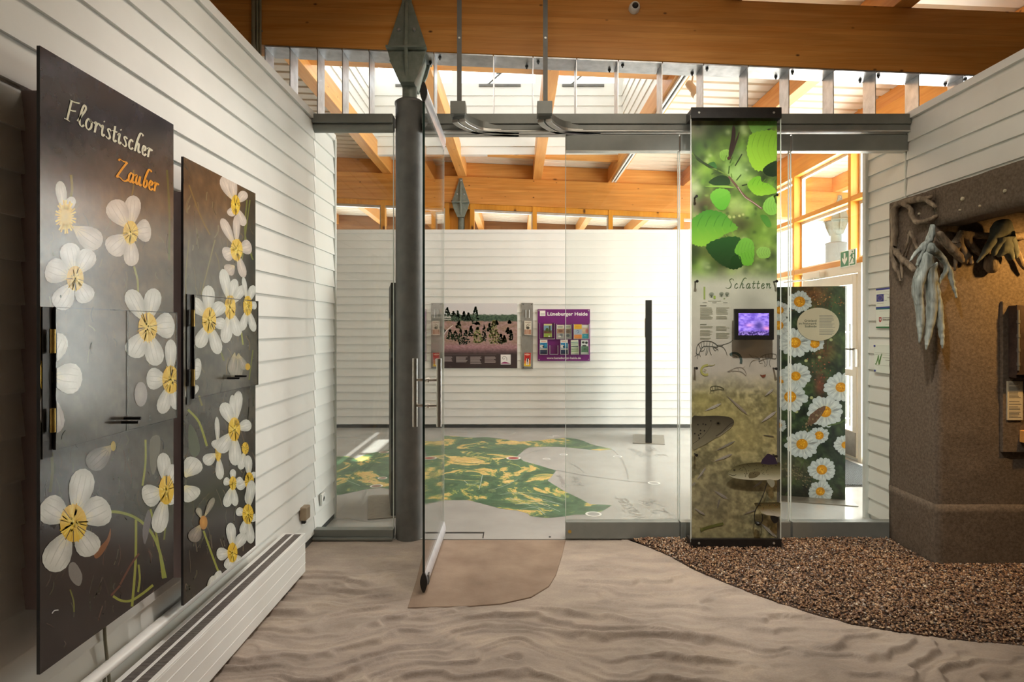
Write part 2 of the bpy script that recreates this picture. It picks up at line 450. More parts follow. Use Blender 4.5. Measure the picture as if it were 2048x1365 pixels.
class Print:
    """shapes are given in the picture's coordinates and land on the board's own plane; to3d(x, y) -> point on that plane"""
    def __init__(s, to3d, normal, clip, eps=0.000012):
        s.to3d = to3d; s.n = Vector(normal); s.clip = [np.array(p, float) for p in clip]; s.eps = eps
        s.v, s.f, s.c = [], [], []
        s.layer = 1; s.hold = False
        a = 0
        for i in range(len(s.clip)):
            p, q = s.clip[i], s.clip[(i + 1) % len(s.clip)]
            a += p[0] * q[1] - q[0] * p[1]
        s.sgn = 1 if a > 0 else -1
    def _emit(s, poly, cols, layer):
        for i in range(len(s.clip)):                   # clip to the board's outline
            p, q = s.clip[i], s.clip[(i + 1) % len(s.clip)]
            ex, ey = (q - p)
            def side(w): return s.sgn * (ex * (w[1] - p[1]) - ey * (w[0] - p[0]))
            np_, nc = [], []
            m = len(poly)
            if m < 3: return
            for k in range(m):
                A, B = poly[k], poly[(k + 1) % m]; ca, cb = cols[k], cols[(k + 1) % m]
                sa, sb = side(A), side(B)
                if sa >= 0: np_.append(A); nc.append(ca)
                if (sa >= 0) != (sb >= 0):
                    t = sa / (sa - sb)
                    np_.append(A + (B - A) * t); nc.append(ca + (cb - ca) * t)
            poly, cols = np_, nc
        if len(poly) < 3: return
        o = len(s.v)
        for w, c in zip(poly, cols):
            s.v.append(tuple(s.to3d(w[0], w[1]) + s.n * (s.eps * layer))); s.c.append(c)
        s.f.append(tuple(range(o, o + len(poly))))
    def fan(s, pts, ccol, ecols, center=None):
        """star-shaped area with a centre colour and a rim colour"""
        pts = [np.array(p, float) for p in pts]
        c = np.array(center, float) if center is not None else sum(pts) / len(pts)
        cc = np.array(ccol, float)
        ec = [np.array(e, float) for e in ecols] if hasattr(ecols[0], '__len__') else [np.array(ecols, float)] * len(pts)
        if not s.hold: s.layer += 1
        for i in range(len(pts)):
            j = (i + 1) % len(pts)
            s._emit([c, pts[i], pts[j]], [cc, ec[i], ec[j]], s.layer)
    def poly(s, pts, col, smooth=0):
        if smooth: pts = spline(pts, smooth, True)
        pts = [np.array(p, float) for p in pts]
        if not s.hold: s.layer += 1
        tris = tessellate_polygon([[Vector((p[0], p[1], 0)) for p in pts]])
        f = (lambda p: np.array(col(p), float)) if callable(col) else (lambda p: np.array(col, float))
        for t in tris:
            q = [pts[i] for i in t]
            s._emit(q, [f(p) for p in q], s.layer)
    def ellipse(s, cx, cy, rx, ry, col, rim=None, rot=0, n=20):
        ca, sa = math.cos(rot), math.sin(rot)
        pts = [(cx + rx * math.cos(2 * math.pi * k / n) * ca - ry * math.sin(2 * math.pi * k / n) * sa,
                cy + rx * math.cos(2 * math.pi * k / n) * sa + ry * math.sin(2 * math.pi * k / n) * ca) for k in range(n)]
        s.fan(pts, col, rim if rim is not None else col, (cx, cy))
    def rect(s, x0, y0, x1, y1, col):
        if not s.hold: s.layer += 1
        p = [np.array(q, float) for q in ((x0, y0), (x1, y0), (x1, y1), (x0, y1))]
        s._emit(p, [np.array(col, float)] * 4, s.layer)
    def stroke(s, pts, w, col, n=5, nib=None, taper=False):
        pts = spline(pts, n); m = len(pts)
        if not s.hold: s.layer += 1
        L, R = [], []
        for i, p in enumerate(pts):
            t = pts[min(i + 1, m - 1)] - pts[max(i - 1, 0)]
            l = math.hypot(*t) or 1; t = t / l
            ww = w
            if nib is not None:
                th = math.atan2(-t[1], t[0]); ww = w * (0.28 + 0.72 * abs(math.sin(th - nib)))
            if taper: ww = w * (1 - 0.85 * i / (m - 1))
            nn = np.array((-t[1], t[0])) * ww / 2
            L.append(p + nn); R.append(p - nn)
        c = np.array(col, float)
        for i in range(m - 1):
            s._emit([L[i], L[i + 1], R[i + 1], R[i]], [c] * 4, s.layer)
    def grid(s, corners, nu, nv, fn):
        """soft picture ground: corners TL, TR, BR, BL; fn(x, y) -> rgb arrays"""
        tl, tr, br, bl = [np.array(c, float) for c in corners]
        u = np.linspace(0, 1, nu + 1)[None, :, None]; v = np.linspace(0, 1, nv + 1)[:, None, None]
        g = (tl * (1 - u) + tr * u) * (1 - v) + (bl * (1 - u) + br * u) * v
        c = fn(g[..., 0], g[..., 1])
        o = len(s.v)
        for j in range(nv + 1):
            for i in range(nu + 1):
                s.v.append(tuple(s.to3d(g[j, i, 0], g[j, i, 1]) + s.n * s.eps)); s.c.append(c[j, i])
        for j in range(nv):
            for i in range(nu):
                a = o + j * (nu + 1) + i
                s.f.append((a, a + 1, a + nu + 2, a + nu + 1))
    def build(s, name, mat, parent):
        b = base_of(parent)
        me = bpy.data.meshes.new(name)
        me.from_pydata([(p[0] - b[0], p[1] - b[1], p[2] - b[2]) for p in s.v], [], s.f)
        at = me.color_attributes.new('Col', 'FLOAT_COLOR', 'POINT')
        c = np.ones((len(s.v), 4), np.float32); c[:, :3] = lin_np(np.array(s.c))
        at.data.foreach_set('color', c.ravel())
        me.materials.append(mat)
        me.update()
        o = bpy.data.objects.new(name, me)             # every face must look along the board's normal
        bm = bmesh.new(); bm.from_mesh(me)
        bad = [f for f in bm.faces if f.normal.dot(s.n) < 0]
        bmesh.ops.reverse_faces(bm, faces=bad)
        bm.to_mesh(me); bm.free()
        COL.objects.link(o); o.parent = parent; WL[o.name] = b
        return o

def mixn(a, b, t):
    t = np.clip(t, 0, 1)[..., None]
    return np.asarray(a, float) * (1 - t) + np.asarray(b, float) * t
def blob(x, y, cx, cy, rx, ry):
    return np.exp(-(((x - cx) / rx) ** 2 + ((y - cy) / ry) ** 2))

# pen letters (x-height 1, ascender about 2) for the handwritten titles
GL = {
 'F': (1.0, [[(.62, 1.9), (.42, 1.0), (.2, 0)], [(.45, 1.86), (.8, 1.84), (1.35, 1.98)], [(.42, .98), (.7, 1.0), (1.0, 1.1)], [(-.05, .02), (.2, 0), (.45, -.04)]]),
 'l': (.55, [[(.0, .3), (.4, 1.0), (.78, 1.7), (.72, 2.05), (.5, 1.75), (.25, .8), (.2, .2), (.38, 0), (.62, .22)]]),
 'o': (.7, [[(.55, .92), (.35, .98), (.12, .6), (.12, .18), (.32, 0), (.6, .3), (.64, .75), (.5, .98), (.56, .8), (.8, .85)]]),
 'r': (.56, [[(.05, .8), (.26, 1.0), (.18, .4), (.1, 0)], [(.17, .5), (.38, .9), (.58, 1.0), (.66, .84)]]),
 'i': (.42, [[(.02, .75), (.24, 1.0), (.13, .3), (.2, .02), (.42, .25)], [(.36, 1.5), (.42, 1.42)]]),
 's': (.5, [[(.55, .85), (.38, 1.0), (.2, .82), (.34, .52), (.42, .22), (.22, 0), (-.02, .14)]]),
 't': (.46, [[(.34, 1.55), (.2, .6), (.16, .15), (.26, 0), (.48, .22)], [(.02, 1.0), (.3, 1.0), (.58, 1.05)]]),
 'c': (.56, [[(.58, .82), (.42, 1.0), (.16, .66), (.12, .2), (.3, 0), (.6, .24)]]),
 'h': (.78, [[(1.15, 1.95), (1.02, 2.15), (.75, 2.0), (.45, 1.3), (.24, .6), (.1, 0)], [(.2, .5), (.42, .92), (.6, .92), (.54, .4), (.56, .04), (.8, .22)]]),
 'e': (.58, [[(.15, .45), (.46, .62), (.52, .9), (.34, 1.0), (.14, .6), (.16, .1), (.34, 0), (.62, .26)]]),
 'Z': (1.15, [[(.25, 1.7), (.4, 1.9), (.8, 1.84), (1.2, 1.9)], [(1.2, 1.9), (.6, 1.0), (0, 0)], [(0, 0), (.35, .1), (.75, -.12), (1.15, .02), (1.25, .25)]]),
 'a': (.74, [[(.62, .85), (.42, 1.0), (.15, .6), (.13, .12), (.3, .02), (.56, .5), (.68, 1.0)], [(.68, 1.0), (.54, .3), (.58, .02), (.8, .22)]]),
 'u': (.76, [[(.02, .8), (.22, 1.0), (.12, .3), (.2, .02), (.42, .3), (.64, 1.0)], [(.64, 1.0), (.54, .3), (.58, .02), (.8, .22)]]),
 'b': (.68, [[(1.2, 1.95), (1.05, 2.15), (.8, 2.0), (.45, 1.2), (.2, .3), (.32, .02), (.58, .35), (.6, .85), (.4, .7)]]),
 'n': (.78, [[(.02, .8), (.22, 1.0), (.1, 0)], [(.17, .5), (.42, .94), (.6, .92), (.52, .3), (.56, .02), (.78, .22)]]),
 'S': (.95, [[(1.1, 1.65), (1.02, 1.9), (.75, 1.98), (.5, 1.7), (.58, 1.3), (.74, .8), (.6, .2), (.2, 0), (-.15, .2)]]),
}
def handwrite(pr, word, place, w, col, gap=0.0):
    """place(u, v) gives the picture point of pen position (u along the line, v up)"""
    x = 0.0
    for ch in word:
        adv, strokes = GL[ch]
        for st in strokes:
            pr.stroke([place(x + a, b) for a, b in st], w, col, 6, nib=math.radians(-35))
        x += adv + gap
    return x

def text(name, body, origin, xd, yd, size, mat, parent, width=None, align='LEFT', bold=0.0, lift=0.0006, squash=1.0):
    cu = bpy.data.curves.new(name, 'FONT')
    cu.body = body; cu.size = 1.0; cu.align_x = align; cu.offset = bold; cu.resolution_u = 3
    tmp = bpy.data.objects.new('tmp', cu); COL.objects.link(tmp)
    bpy.context.view_layer.update()
    me = bpy.data.meshes.new_from_object(tmp.evaluated_get(bpy.context.evaluated_depsgraph_get()))
    bpy.data.objects.remove(tmp); bpy.data.curves.remove(cu)
    me.name = name
    co = np.zeros(len(me.vertices) * 3); me.vertices.foreach_get('co', co); co = co.reshape(-1, 3)
    sx = size
    if width and len(co): sx = width / max(1e-6, co[:, 0].max() - co[:, 0].min())
    xd = Vector(xd).normalized(); yd = Vector(yd).normalized(); n = xd.cross(yd)
    b = base_of(parent); O = Vector(origin) + n * lift - b
    X, Y, N = np.array(xd), np.array(yd), np.array(O)
    out = N + co[:, :1] * sx * X + co[:, 1:2] * size * Y
    me.vertices.foreach_set('co', out.ravel()); me.update()
    me.materials.clear(); me.materials.append(mat)
    o = bpy.data.objects.new(name, me); COL.objects.link(o); o.parent = parent; WL[o.name] = b
    return o

# =================================================================== THE SETTING
SLOPE = 0.042                                          # the roof falls gently to the right
XL, XR = -1.488, 2.870                                 # faces of the two clad walls
YP = 4.42                                              # plane of the glass partition
YN, YFB = 4.36, 9.85                                   # front faces of the near and the far beam
def near_bottom(x): return 3.5646 - SLOPE * (x + 0.78)
def near_top(x): return near_bottom(x) + 0.47
def deck_z(x): return near_top(x) + 0.245              # underside of the steel deck

# ---- floor of the hall
fl = mb().box((-6.5, 4.40, -0.2), (4.06, 10.0, 0.0)).build('floor', M['floor'])
tag(fl, 'light grey smooth hall floor beyond the glass, printed with a map', 'floor', kind='structure')
def on_floor(px, py, dz=0.0):
    p = onZ(px, py); return Vector((p.x, p.y, dz))
map_px = [(640, 916), (668, 914), (695, 913), (712, 918), (735, 908), (765, 903), (790, 897), (848, 885), (866, 879), (887, 872), (912, 873), (940, 876), (975, 875), (1000, 878), (1040, 884), (1075, 882),
          (1100, 879), (1140, 876), (1160, 880), (1185, 890), (1225, 899), (1200, 902), (1160, 898), (1130, 895), (1100, 894), (1060, 895), (1050, 899), (1044, 905),
          (1035, 912), (1047, 923), (1080, 932), (1112, 942), (1104, 953), (1095, 962), (1130, 984), (1160, 998), (1180, 1009), (1224, 1011), (1205, 1023), (1180, 1030),
          (1150, 1030), (1125, 1034), (1095, 1037), (1060, 1033), (1057, 1028), (1035, 1022), (1000, 1018), (990, 1015), (937, 1001), (905, 1001), (880, 1001), (848, 1009),
          (815, 1000), (786, 982), (765, 976), (740, 978), (705, 985), (668, 993), (630, 996)]
def map_material():
    m, nt, b = new_mat('printed_map')
    v = coords(nt, (1.0, 1.0, 1.0))
    n = noise(nt, v, 1.9, 9, 0.68, 1.1)
    r = ramp(nt, [(0.0, lin((92, 116, 78))), (0.30, lin((112, 134, 88))), (0.36, lin((62, 98, 70))), (0.46, lin((80, 118, 84))), (0.535, lin((150, 166, 92))),
                  (0.555, lin((222, 190, 112))), (0.62, lin((232, 206, 138))), (0.665, lin((206, 112, 104)))], 'CONSTANT')
    nt.links.new(n.outputs[0], r.inputs[0])
    n2 = noise(nt, v, 9.0, 6, 0.6, 1.6)
    r2 = ramp(nt, [(0.0, (0.82, 0.86, 0.80, 1)), (0.45, (1, 1, 1, 1)), (0.60, (1.16, 1.12, 0.96, 1))], 'CONSTANT')
    nt.links.new(n2.outputs[0], r2.inputs[0])
    mx = ND(nt, 'ShaderNodeMixRGB', blend_type='MULTIPLY'); mx.inputs[0].default_value = 1.0
    nt.links.new(r.outputs[0], mx.inputs[1]); nt.links.new(r2.outputs[0], mx.inputs[2])
    nt.links.new(mx.outputs[0], b.inputs['Base Color'])
    b.inputs['Roughness'].default_value = 0.3
    return m
M['map'] = map_material()
mp3 = [on_floor(x, y, 0.0008) for x, y in map_px]
tri = tessellate_polygon([mp3])
mb().add(mp3, [tuple(t) for t in tri]).build('printed_map', M['map'], fl)
M['river'] = mottled('river_print', (170, 190, 176), (182, 200, 186), 6, 0.35)
rv = mb()                                              # rivers, roads and borders printed on the map and floor
def floor_line(m, pts, w, z):
    q = [on_floor(x, y, z) for x, y in pts]
    q2 = spline([(p.x, p.y) for p in q], 5)
    L = []
    for i, p in enumerate(q2):
        t = q2[min(i + 1, len(q2) - 1)] - q2[max(i - 1, 0)]; t = t / (math.hypot(*t) or 1)
        L.append((p[0] - t[1] * w, p[1] + t[0] * w, z)); L.append((p[0] + t[1] * w, p[1] - t[0] * w, z))
    m.add(L, [(2 * i, 2 * i + 1, 2 * i + 3, 2 * i + 2) for i in range(len(q2) - 1)])
for pts in ([(1000, 990), (1040, 986), (1085, 990), (1130, 1000)], [(1010, 1000), (1050, 1000), (1100, 1012)], [(1030, 1010), (1075, 1008), (1120, 1024)], [(985, 980), (1010, 972), (1035, 960)],
            [(1040, 1020), (1070, 1016), (1090, 1030)], [(965, 950), (962, 965), (958, 980)], [(1060, 1002), (1095, 1004), (1125, 1010)], [(1020, 996), (1060, 1012), (1100, 1018)],
            [(928, 962), (940, 970), (958, 966)], [(690, 960), (705, 966), (720, 972)], [(1012, 985), (1060, 993), (1110, 1006)], [(870, 975), (878, 966), (874, 955)]):
    floor_line(rv, pts, 0.0035, 0.0013)
rv.build('river_lines', M['river'], fl)
ln = mb()
for pts in ([(1112, 941), (1180, 953), (1240, 961), (1300, 967)], [(1226, 900), (1240, 915), (1252, 938), (1257, 958)], [(1143, 928), (1160, 938), (1168, 946)], [(1063, 906), (1085, 899)], [(668, 1041), (700, 1038), (735, 1044), (780, 1042)],
            [(735, 980), (728, 992), (722, 1004)], [(672, 873), (700, 877), (725, 881)], [(995, 868), (1020, 869), (1032, 866)], [(900, 868), (930, 867), (960, 868)]):
    floor_line(ln, pts, 0.009, 0.001)
ln.build('road_lines', M['map_line'], fl)
def ring(px, py, r, fill):
    c = on_floor(px, py)
    m = mb(); n = 28; vs = []
    for k in range(n):
        a = 2 * math.pi * k / n
        vs.append((c.x + r * math.cos(a), c.y + r * math.sin(a), 0.0016)); vs.append((c.x + .74 * r * math.cos(a), c.y + .74 * r * math.sin(a), 0.0016))
    m.add(vs, [(2 * k, 2 * k + 1, 2 * ((k + 1) % n) + 1, 2 * ((k + 1) % n)) for k in range(n)])
    m.add([vs[2 * k + 1] for k in range(n)], [tuple(range(n))], 1)
    return m.build('town_marker', [M['ring'], M[fill]], fl)
for px, py, r, f in ((1027, 917, .086, 'ring_red'), (1187, 1029, .068, 'ring_grey'), (1308, 967, .062, 'ring_grey'), (753, 973, .062, 'ring_brown'), (768, 905, .066, 'ring_brown'), (765, 957, .05, 'ring_brown'),
                     (1093, 919, .05, 'ring_grey'), (1127, 910, .05, 'ring_grey'), (1235, 914, .055, 'ring_grey'), (1101, 875, .05, 'ring_grey'), (1112, 873, .05, 'ring_grey')):
    ring(px, py, r, f)
for body, a, b_, size in (('Gewässer', (1316, 1062), (1250, 995), .215), ('1,2 %', (1357, 1044), (1312, 1003), .20), ('Moor', (1301, 913), (1268, 897), .20), ('2 %', (1338, 914), (1310, 897), .2),
                          ('Acker', (1170, 973), (1153, 953), .13), ('Grünland', (1137, 975), (1122, 952), .09)):
    A, B = on_floor(*a), on_floor(*b_)
    d = (B - A).normalized(); u = Vector((0, 0, 1)).cross(d)
    text('floor_lettering', body, A, d, u, size, M['map_line'], fl, width=(B - A).length, lift=0.0012)

# ---- floor of the exhibition room: modelled rippled sand
edge_px = [(1256, 1079), (1300, 1096), (1340, 1113), (1390, 1141), (1450, 1166), (1500, 1186), (1570, 1211), (1640, 1233), (1710, 1251), (1800, 1266), (1880, 1276), (1960, 1285), (2048, 1293)]
GRAVEL_EDGE = [tuple(on_floor(x, y))[:2] for x, y in edge_px] + [(3.0, 2.72), (3.6, 2.45), (4.44, 2.3)]
def sand():
    xs = np.arange(-1.62, 3.3, 0.0095); ys = np.concatenate([np.arange(-3.0, 1.5, 0.06), np.arange(1.5, 4.415, 0.0068)]); ys[-1] = 4.415
    X, Y = np.meshgrid(xs, ys)
    w = fbm(X * 0.8 + 3, Y * 1.0 + 7, 3, 3) - 0.5
    w2 = fbm(X * 2.3 + 13, Y * 3.4 + 1, 11, 4) - 0.5
    def ripple(freq, wa, wb, steep, seed):
        ph = Y * freq + w * wa + w2 * wb + 0.4 * np.sin(X * 1.7 + seed)
        fr = 1 - (ph - np.floor(ph))
        cell = vnoise(X * 3.0 + np.floor(ph) * 7.3 + seed, np.floor(ph) * 3.1 + seed, seed)   # each crest swells and dies away along its length
        return np.where(fr < 1 - steep, (fr / (1 - steep)) ** 1.6, (1 - fr) / steep) * np.clip(cell * 1.7 - 0.25, 0.06, 1.15)
    h = 0.028 * ripple(6.6, 5.0, 3.6, 0.16, 4) + 0.012 * ripple(13.0, 7.0, 6.0, 0.2, 17) + 0.006 * (fbm(X * 8, Y * 13, 5, 3) - 0.5)
    fade = np.clip((4.42 - Y) / 0.35, 0.12, 1) * np.clip((X + 1.5) / 0.1, 0.2, 1)
    near_glass = np.clip((Y - 3.3) / 0.8, 0, 1)
    h = h * fade * (1 - 0.55 * near_glass)
    e = 0.10                                           # smooth where the slab before the door lies
    dx = np.maximum(np.maximum(-0.68 - X, X - 0.34), 0); dy = np.maximum(3.36 - Y, 0)
    d = np.sqrt(dx ** 2 + dy ** 2)
    h = h * np.clip(d / e, 0, 1)
    h = np.minimum(h, 0.055) - 0.006
    gx = np.array([p[0] for p in GRAVEL_EDGE]); gy = np.array([p[1] for p in GRAVEL_EDGE])
    dg = np.where(X > gx[0] - .05, Y - np.interp(X, gx, gy), -1.0)           # the sand runs out under the gravel
    h = h * np.clip(-dg / .10, 0.12, 1) - 0.035 * np.clip(dg / .04, 0, 1)
    n0, n1 = X.shape
    me = bpy.data.meshes.new('floor_sand')
    co = np.stack([X, Y, h], -1).reshape(-1, 3)
    idx = np.arange(n0 * n1).reshape(n0, n1)
    q = np.stack([idx[:-1, :-1], idx[:-1, 1:], idx[1:, 1:], idx[1:, :-1]], -1).reshape(-1, 4)
    me.vertices.add(len(co)); me.vertices.foreach_set('co', co.ravel())
    me.loops.add(q.size); me.loops.foreach_set('vertex_index', q.ravel().astype(np.int32))
    me.polygons.add(len(q)); me.polygons.foreach_set('loop_start', np.arange(0, q.size, 4, dtype=np.int32)); me.polygons.foreach_set('loop_total', np.full(len(q), 4, np.int32))
    me.polygons.foreach_set('use_smooth', np.ones(len(q), bool))
    me.update(); me.validate()
    m, nt, b = new_mat('sand_coloured_screed')
    v = coords(nt, (1, 2.2, 1))
    n = noise(nt, v, 2.4, 5, 0.6)
    r = ramp(nt, [(0.3, lin((144, 132, 122))), (0.5, lin((164, 151, 140))), (0.72, lin((182, 168, 153)))])
    nt.links.new(n.outputs[0], r.inputs[0])
    n3 = noise(nt, v, 90, 3, 0.7)
    r3 = ramp(nt, [(0.3, (0.86, 0.85, 0.84, 1)), (0.7, (1.08, 1.08, 1.07, 1))]); nt.links.new(n3.outputs[0], r3.inputs[0])
    mx = ND(nt, 'ShaderNodeMixRGB', blend_type='MULTIPLY'); mx.inputs[0].default_value = 1
    nt.links.new(r.outputs[0], mx.inputs[1]); nt.links.new(r3.outputs[0], mx.inputs[2])
    nt.links.new(mx.outputs[0], b.inputs['Base Color'])
    b.inputs['Roughness'].default_value = 0.62; b.inputs['Specular IOR Level'].default_value = 0.35
    bump(nt, b, n3.outputs[0], 0.25, 0.003)
    me.materials.append(m)
    o = bpy.data.objects.new('floor_sand', me); COL.objects.link(o)
    return o
tag(sand(), 'rippled sand coloured floor of the exhibition room', 'floor', kind='structure')
sl = mb()
slab_px = [(852, 1081), (1131, 1081), (1124, 1112), (1112, 1150), (1098, 1173), (1062, 1195), (1003, 1208), (940, 1213), (815, 1216), (833, 1160)]
A = [on_floor(x, y, -0.016) for x, y in slab_px]
sl.prism(A, (0, 0, 0.0175))
tag(sl.build('entrance_slab', M['slab'], None, 0.004), 'smooth worn brown slab set in the sand before the glass door', 'floor slab')
tag(mb().box((-6.6, -4.2, -0.3), (6.25, 4.41, -0.06)).build('floor_base', M['concrete']), 'floor under the exhibition room', 'floor', kind='structure')

# ---- clad walls: one board to each course
def board_mesh(name, axis, length, nx, h, mat, proud=0.018):
    """lap board; axis 'Y' runs along Y facing nx (+1/-1) in X, axis 'X' runs along X facing -Y"""
    prof = [(0, 0), (proud, 0.0), (proud, 0.006), (0.004, h + 0.003), (0, h + 0.003)]
    m = mb()
    if axis == 'Y':
        a = [Vector((nx * n, 0, z)) for n, z in prof]; m.prism(a, (0, length, 0))
    else:
        a = [Vector((0, nx * n, z)) for n, z in prof]; m.prism(a, (length, 0, 0))
    return m.mesh(name, mat)
def clad(wall, axis, at, runs, z0, pitch, n, nx, mat=None, first=0):
    mat = mat or M['siding']
    for a, b in runs:
        me = board_mesh('board', axis, b - a, nx, pitch, mat)
        for i in range(first, n):
            z = z0 + i * pitch
            shared('board', me, (at, a, z) if axis == 'Y' else (a, at, z), wall)

wl = mb().box((XL - 0.13, -3.0, 0), (XL - 0.009, 4.89, 3.10)).build('wall_left', M['siding'])
tag(wl, 'white lap boarded wall carrying the flower panels', 'wall', kind='structure')
clad(wl, 'Y', XL - 0.009, [(-3.0, 4.405), (4.415, 4.885)], 0.040, 0.1315, 23, 1, first=0)
mb().box((XL - 0.15, -3.0, 3.075), (XL + 0.012, 4.905, 3.125)).build('cap', M['white'], wl)
mb().box((XL - 0.13, 4.885, 0.0), (XL + 0.014, 4.915, 3.10)).build('end_trim', M['trim_white'], wl)
tag(mb().box((XL - 0.02, -3.0, -0.02), (XL + 0.004, 4.88, 0.05)).build('baseboard_left', M['steel_dark']), 'dark strip along the foot of the left wall', 'baseboard', kind='structure')

wr = mb().box((XR + 0.009, -3.0, 2.475), (XR + 0.13, 4.89, 3.10)).box((XR + 0.009, 4.40, 0), (XR + 0.13, 4.89, 2.48)).build('wall_right', M['siding'])
tag(wr, 'white lap boarded wall above and behind the cave block', 'wall', kind='structure')
clad(wr, 'Y', XR + 0.009, [(-3.0, 4.405), (4.415, 4.885)], 0.040, 0.1305, 23, -1, first=18)
clad(wr, 'Y', XR + 0.009, [(4.415, 4.885)], 0.040, 0.1305, 18, -1)
mb().box((XR - 0.012, -3.0, 3.075), (XR + 0.15, 4.905, 3.125)).build('cap', M['white'], wr)
mb().box((XR - 0.030, 4.885, 0.0), (XR + 0.13, 4.925, 3.10)).build('end_trim', M['trim_white'], wr)

YW = 9.30
wb = mb().box((-6.0, YW + 0.009, 0), (3.88, YW + 0.13, 3.05)).build('wall_back', M['siding'])
tag(wb, 'white lap boarded back wall with posters, lower than the roof', 'wall', kind='structure')
clad(wb, 'X', YW + 0.009, [(-6.0, 3.88)], 0.055, 0.1237, 24, -1)
mb().box((-6.0, YW - 0.012, 3.02), (3.88, YW + 0.14, 3.072)).build('cap', M['white'], wb)
tag(mb().box((-6.0, YW - 0.008, 0.0), (3.88, YW + 0.03, 0.048)).build('baseboard_back', M['steel_dark']), 'dark strip at the foot of the back wall', 'baseboard', kind='structure')

# outer walls that close the rooms where the picture does not look
tag(mb().box((-6.6, -4.2, -0.1), (-6.5, 10.0, 4.9)).build('wall_outer_left', M['outer_wall']), 'pale outer wall left of the rooms', 'wall', kind='structure')
tag(mb().box((-6.6, -4.3, -0.1), (6.25, -4.2, 4.9)).build('wall_behind', M['outer_wall']), 'pale wall behind the exhibition room', 'wall', kind='structure')
tag(mb().box((6.15, -4.2, -0.1), (6.25, 5.0, 4.0)).build('wall_outer_right', M['outer_wall']), 'pale outer wall right of the exhibition room', 'wall', kind='structure')
tag(mb().box((4.06, 4.95, -0.1), (6.25, 5.05, 3.9)).build('wall_side', M['outer_wall']), 'pale wall beside the glazed entrance', 'wall', kind='structure')
tag(mb().box((-6.6, YFB + 0.06, 0), (4.0, YFB + 0.14, 2.98)).build('wall_outer_back', M['outer_wall']), 'outer wall under the clerestory windows', 'wall', kind='structure')

# ---- roof: corrugated deck, joists
JX = [-4.60, -3.365, -2.13, -0.895, 0.340, 1.575, 2.810, 4.045, 5.28]
WELL = (JX[2], JX[5], 6.02, 8.90)                      # roof lantern between the third and sixth joist
deck = mb()
def deck_piece(x0, x1, y0, y1):
    pitch = 0.20
    ys, zs = [], []
    y = y0
    prof = [(0.0, 0.0), (0.142, 0.0), (0.154, 0.045), (0.188, 0.045), (0.20, 0.0)]
    k = 0
    while y < y1 - 1e-6:
        for a, h in prof[:-1]:
            if y + a <= y1: ys.append(y + a); zs.append(h)
        y += pitch
    ys.append(y1); zs.append(0.0)
    n = len(ys)
    v = [(x0, ys[i], deck_z(x0) + zs[i]) for i in range(n)] + [(x1, ys[i], deck_z(x1) + zs[i]) for i in range(n)]
    deck.add(v, [(i, i + 1, i + 1 + n, i + n) for i in range(n - 1)])
    deck.hexa([(x0, y0, deck_z(x0) + .07), (x1, y0, deck_z(x1) + .07), (x1, y1, deck_z(x1) + .07), (x0, y1, deck_z(x0) + .07)],
              [(x0, y0, deck_z(x0) + .20), (x1, y0, deck_z(x1) + .20), (x1, y1, deck_z(x1) + .20), (x0, y1, deck_z(x0) + .20)])
deck_piece(-6.6, WELL[0], -4.2, 17.2)
deck_piece(WELL[1], 6.25, -4.2, 17.2)
deck_piece(WELL[0], WELL[1], -4.2, WELL[2])
deck_piece(WELL[0], WELL[1], WELL[3], 17.2)
ceil = deck.build('ceiling', M['deck'])
tag(ceil, 'white corrugated steel roof deck on honey coloured joists', 'ceiling', kind='structure')
jh = 0.243
for i, x in enumerate(JX):
    z = near_top(x)
    me_ = mb().box((x - 0.07, -4.1, z), (x + 0.07, 17.1, z + jh)).build('joist', M['joist'], ceil, 0.004)
for i in range(len(JX) - 1):                           # boards that close the gaps over the far beam and the near beam
    x0, x1 = JX[i] + 0.07, JX[i + 1] - 0.07
    y = YFB + 0.06
    q = [(x0, y, near_top(x0)), (x1, y, near_top(x1)), (x1, y + 0.05, near_top(x1)), (x0, y + 0.05, near_top(x0))]
    mb().hexa(q, [(a, b, c + 0.24) for a, b, c in q]).build('blocking_board', M['timber_x'], ceil)
x0, x1 = WELL[0] + .07, WELL[1] - .07                  # trimmers at the two ends of the lantern opening
for ya, yb in ((WELL[2] - .12, WELL[2]), (WELL[3], WELL[3] + .12)):
    for k in range(2, 5):
        a, b = JX[k] + .07, JX[k + 1] - .07
        q = [(a, ya, near_top(a) + .10), (b, ya, near_top(b) + .10), (b, yb, near_top(b) + .10), (a, yb, near_top(a) + .10)]
        mb().hexa(q, [(p[0], p[1], p[2] + .15) for p in q]).build('trimmer', M['timber_x'], ceil)

# ---- roof lantern: boarded shaft with a band of windows
LZ0, LZ1, LZ2 = 4.22, 5.12, 5.62
lan = thing('wall_lantern', 'white boarded roof lantern with a band of windows above the hall', 'roof lantern', (0, 7.4, LZ0), kind='structure')
lx0, lx1, ly0, ly1 = WELL
def slope_board(ax, a0, a1, at, z, d, h=0.155):
    m = mb()
    if ax == 'X':
        q = [Vector((a0, at, z)), Vector((a0, at + d * .020, z)), Vector((a0, at + d * .006, z + h)), Vector((a0, at, z + h))]
        m.prism(q, (a1 - a0, 0, 0))
    else:
        q = [Vector((at, a0, z)), Vector((at + d * .020, a0, z)), Vector((at + d * .006, a0, z + h)), Vector((at, a0, z + h))]
        m.prism(q, (0, a1 - a0, 0))
    return m.build('board', M['siding'], lan)
for i in range(6):
    z = LZ0 + 0.02 + i * 0.15
    slope_board('X', lx0, lx1, ly1, z, -1); slope_board('X', lx0, lx1, ly0, z, 1)
    slope_board('Y', ly0, ly1, lx0, z, 1); slope_board('Y', ly0, ly1, lx1, z, -1)
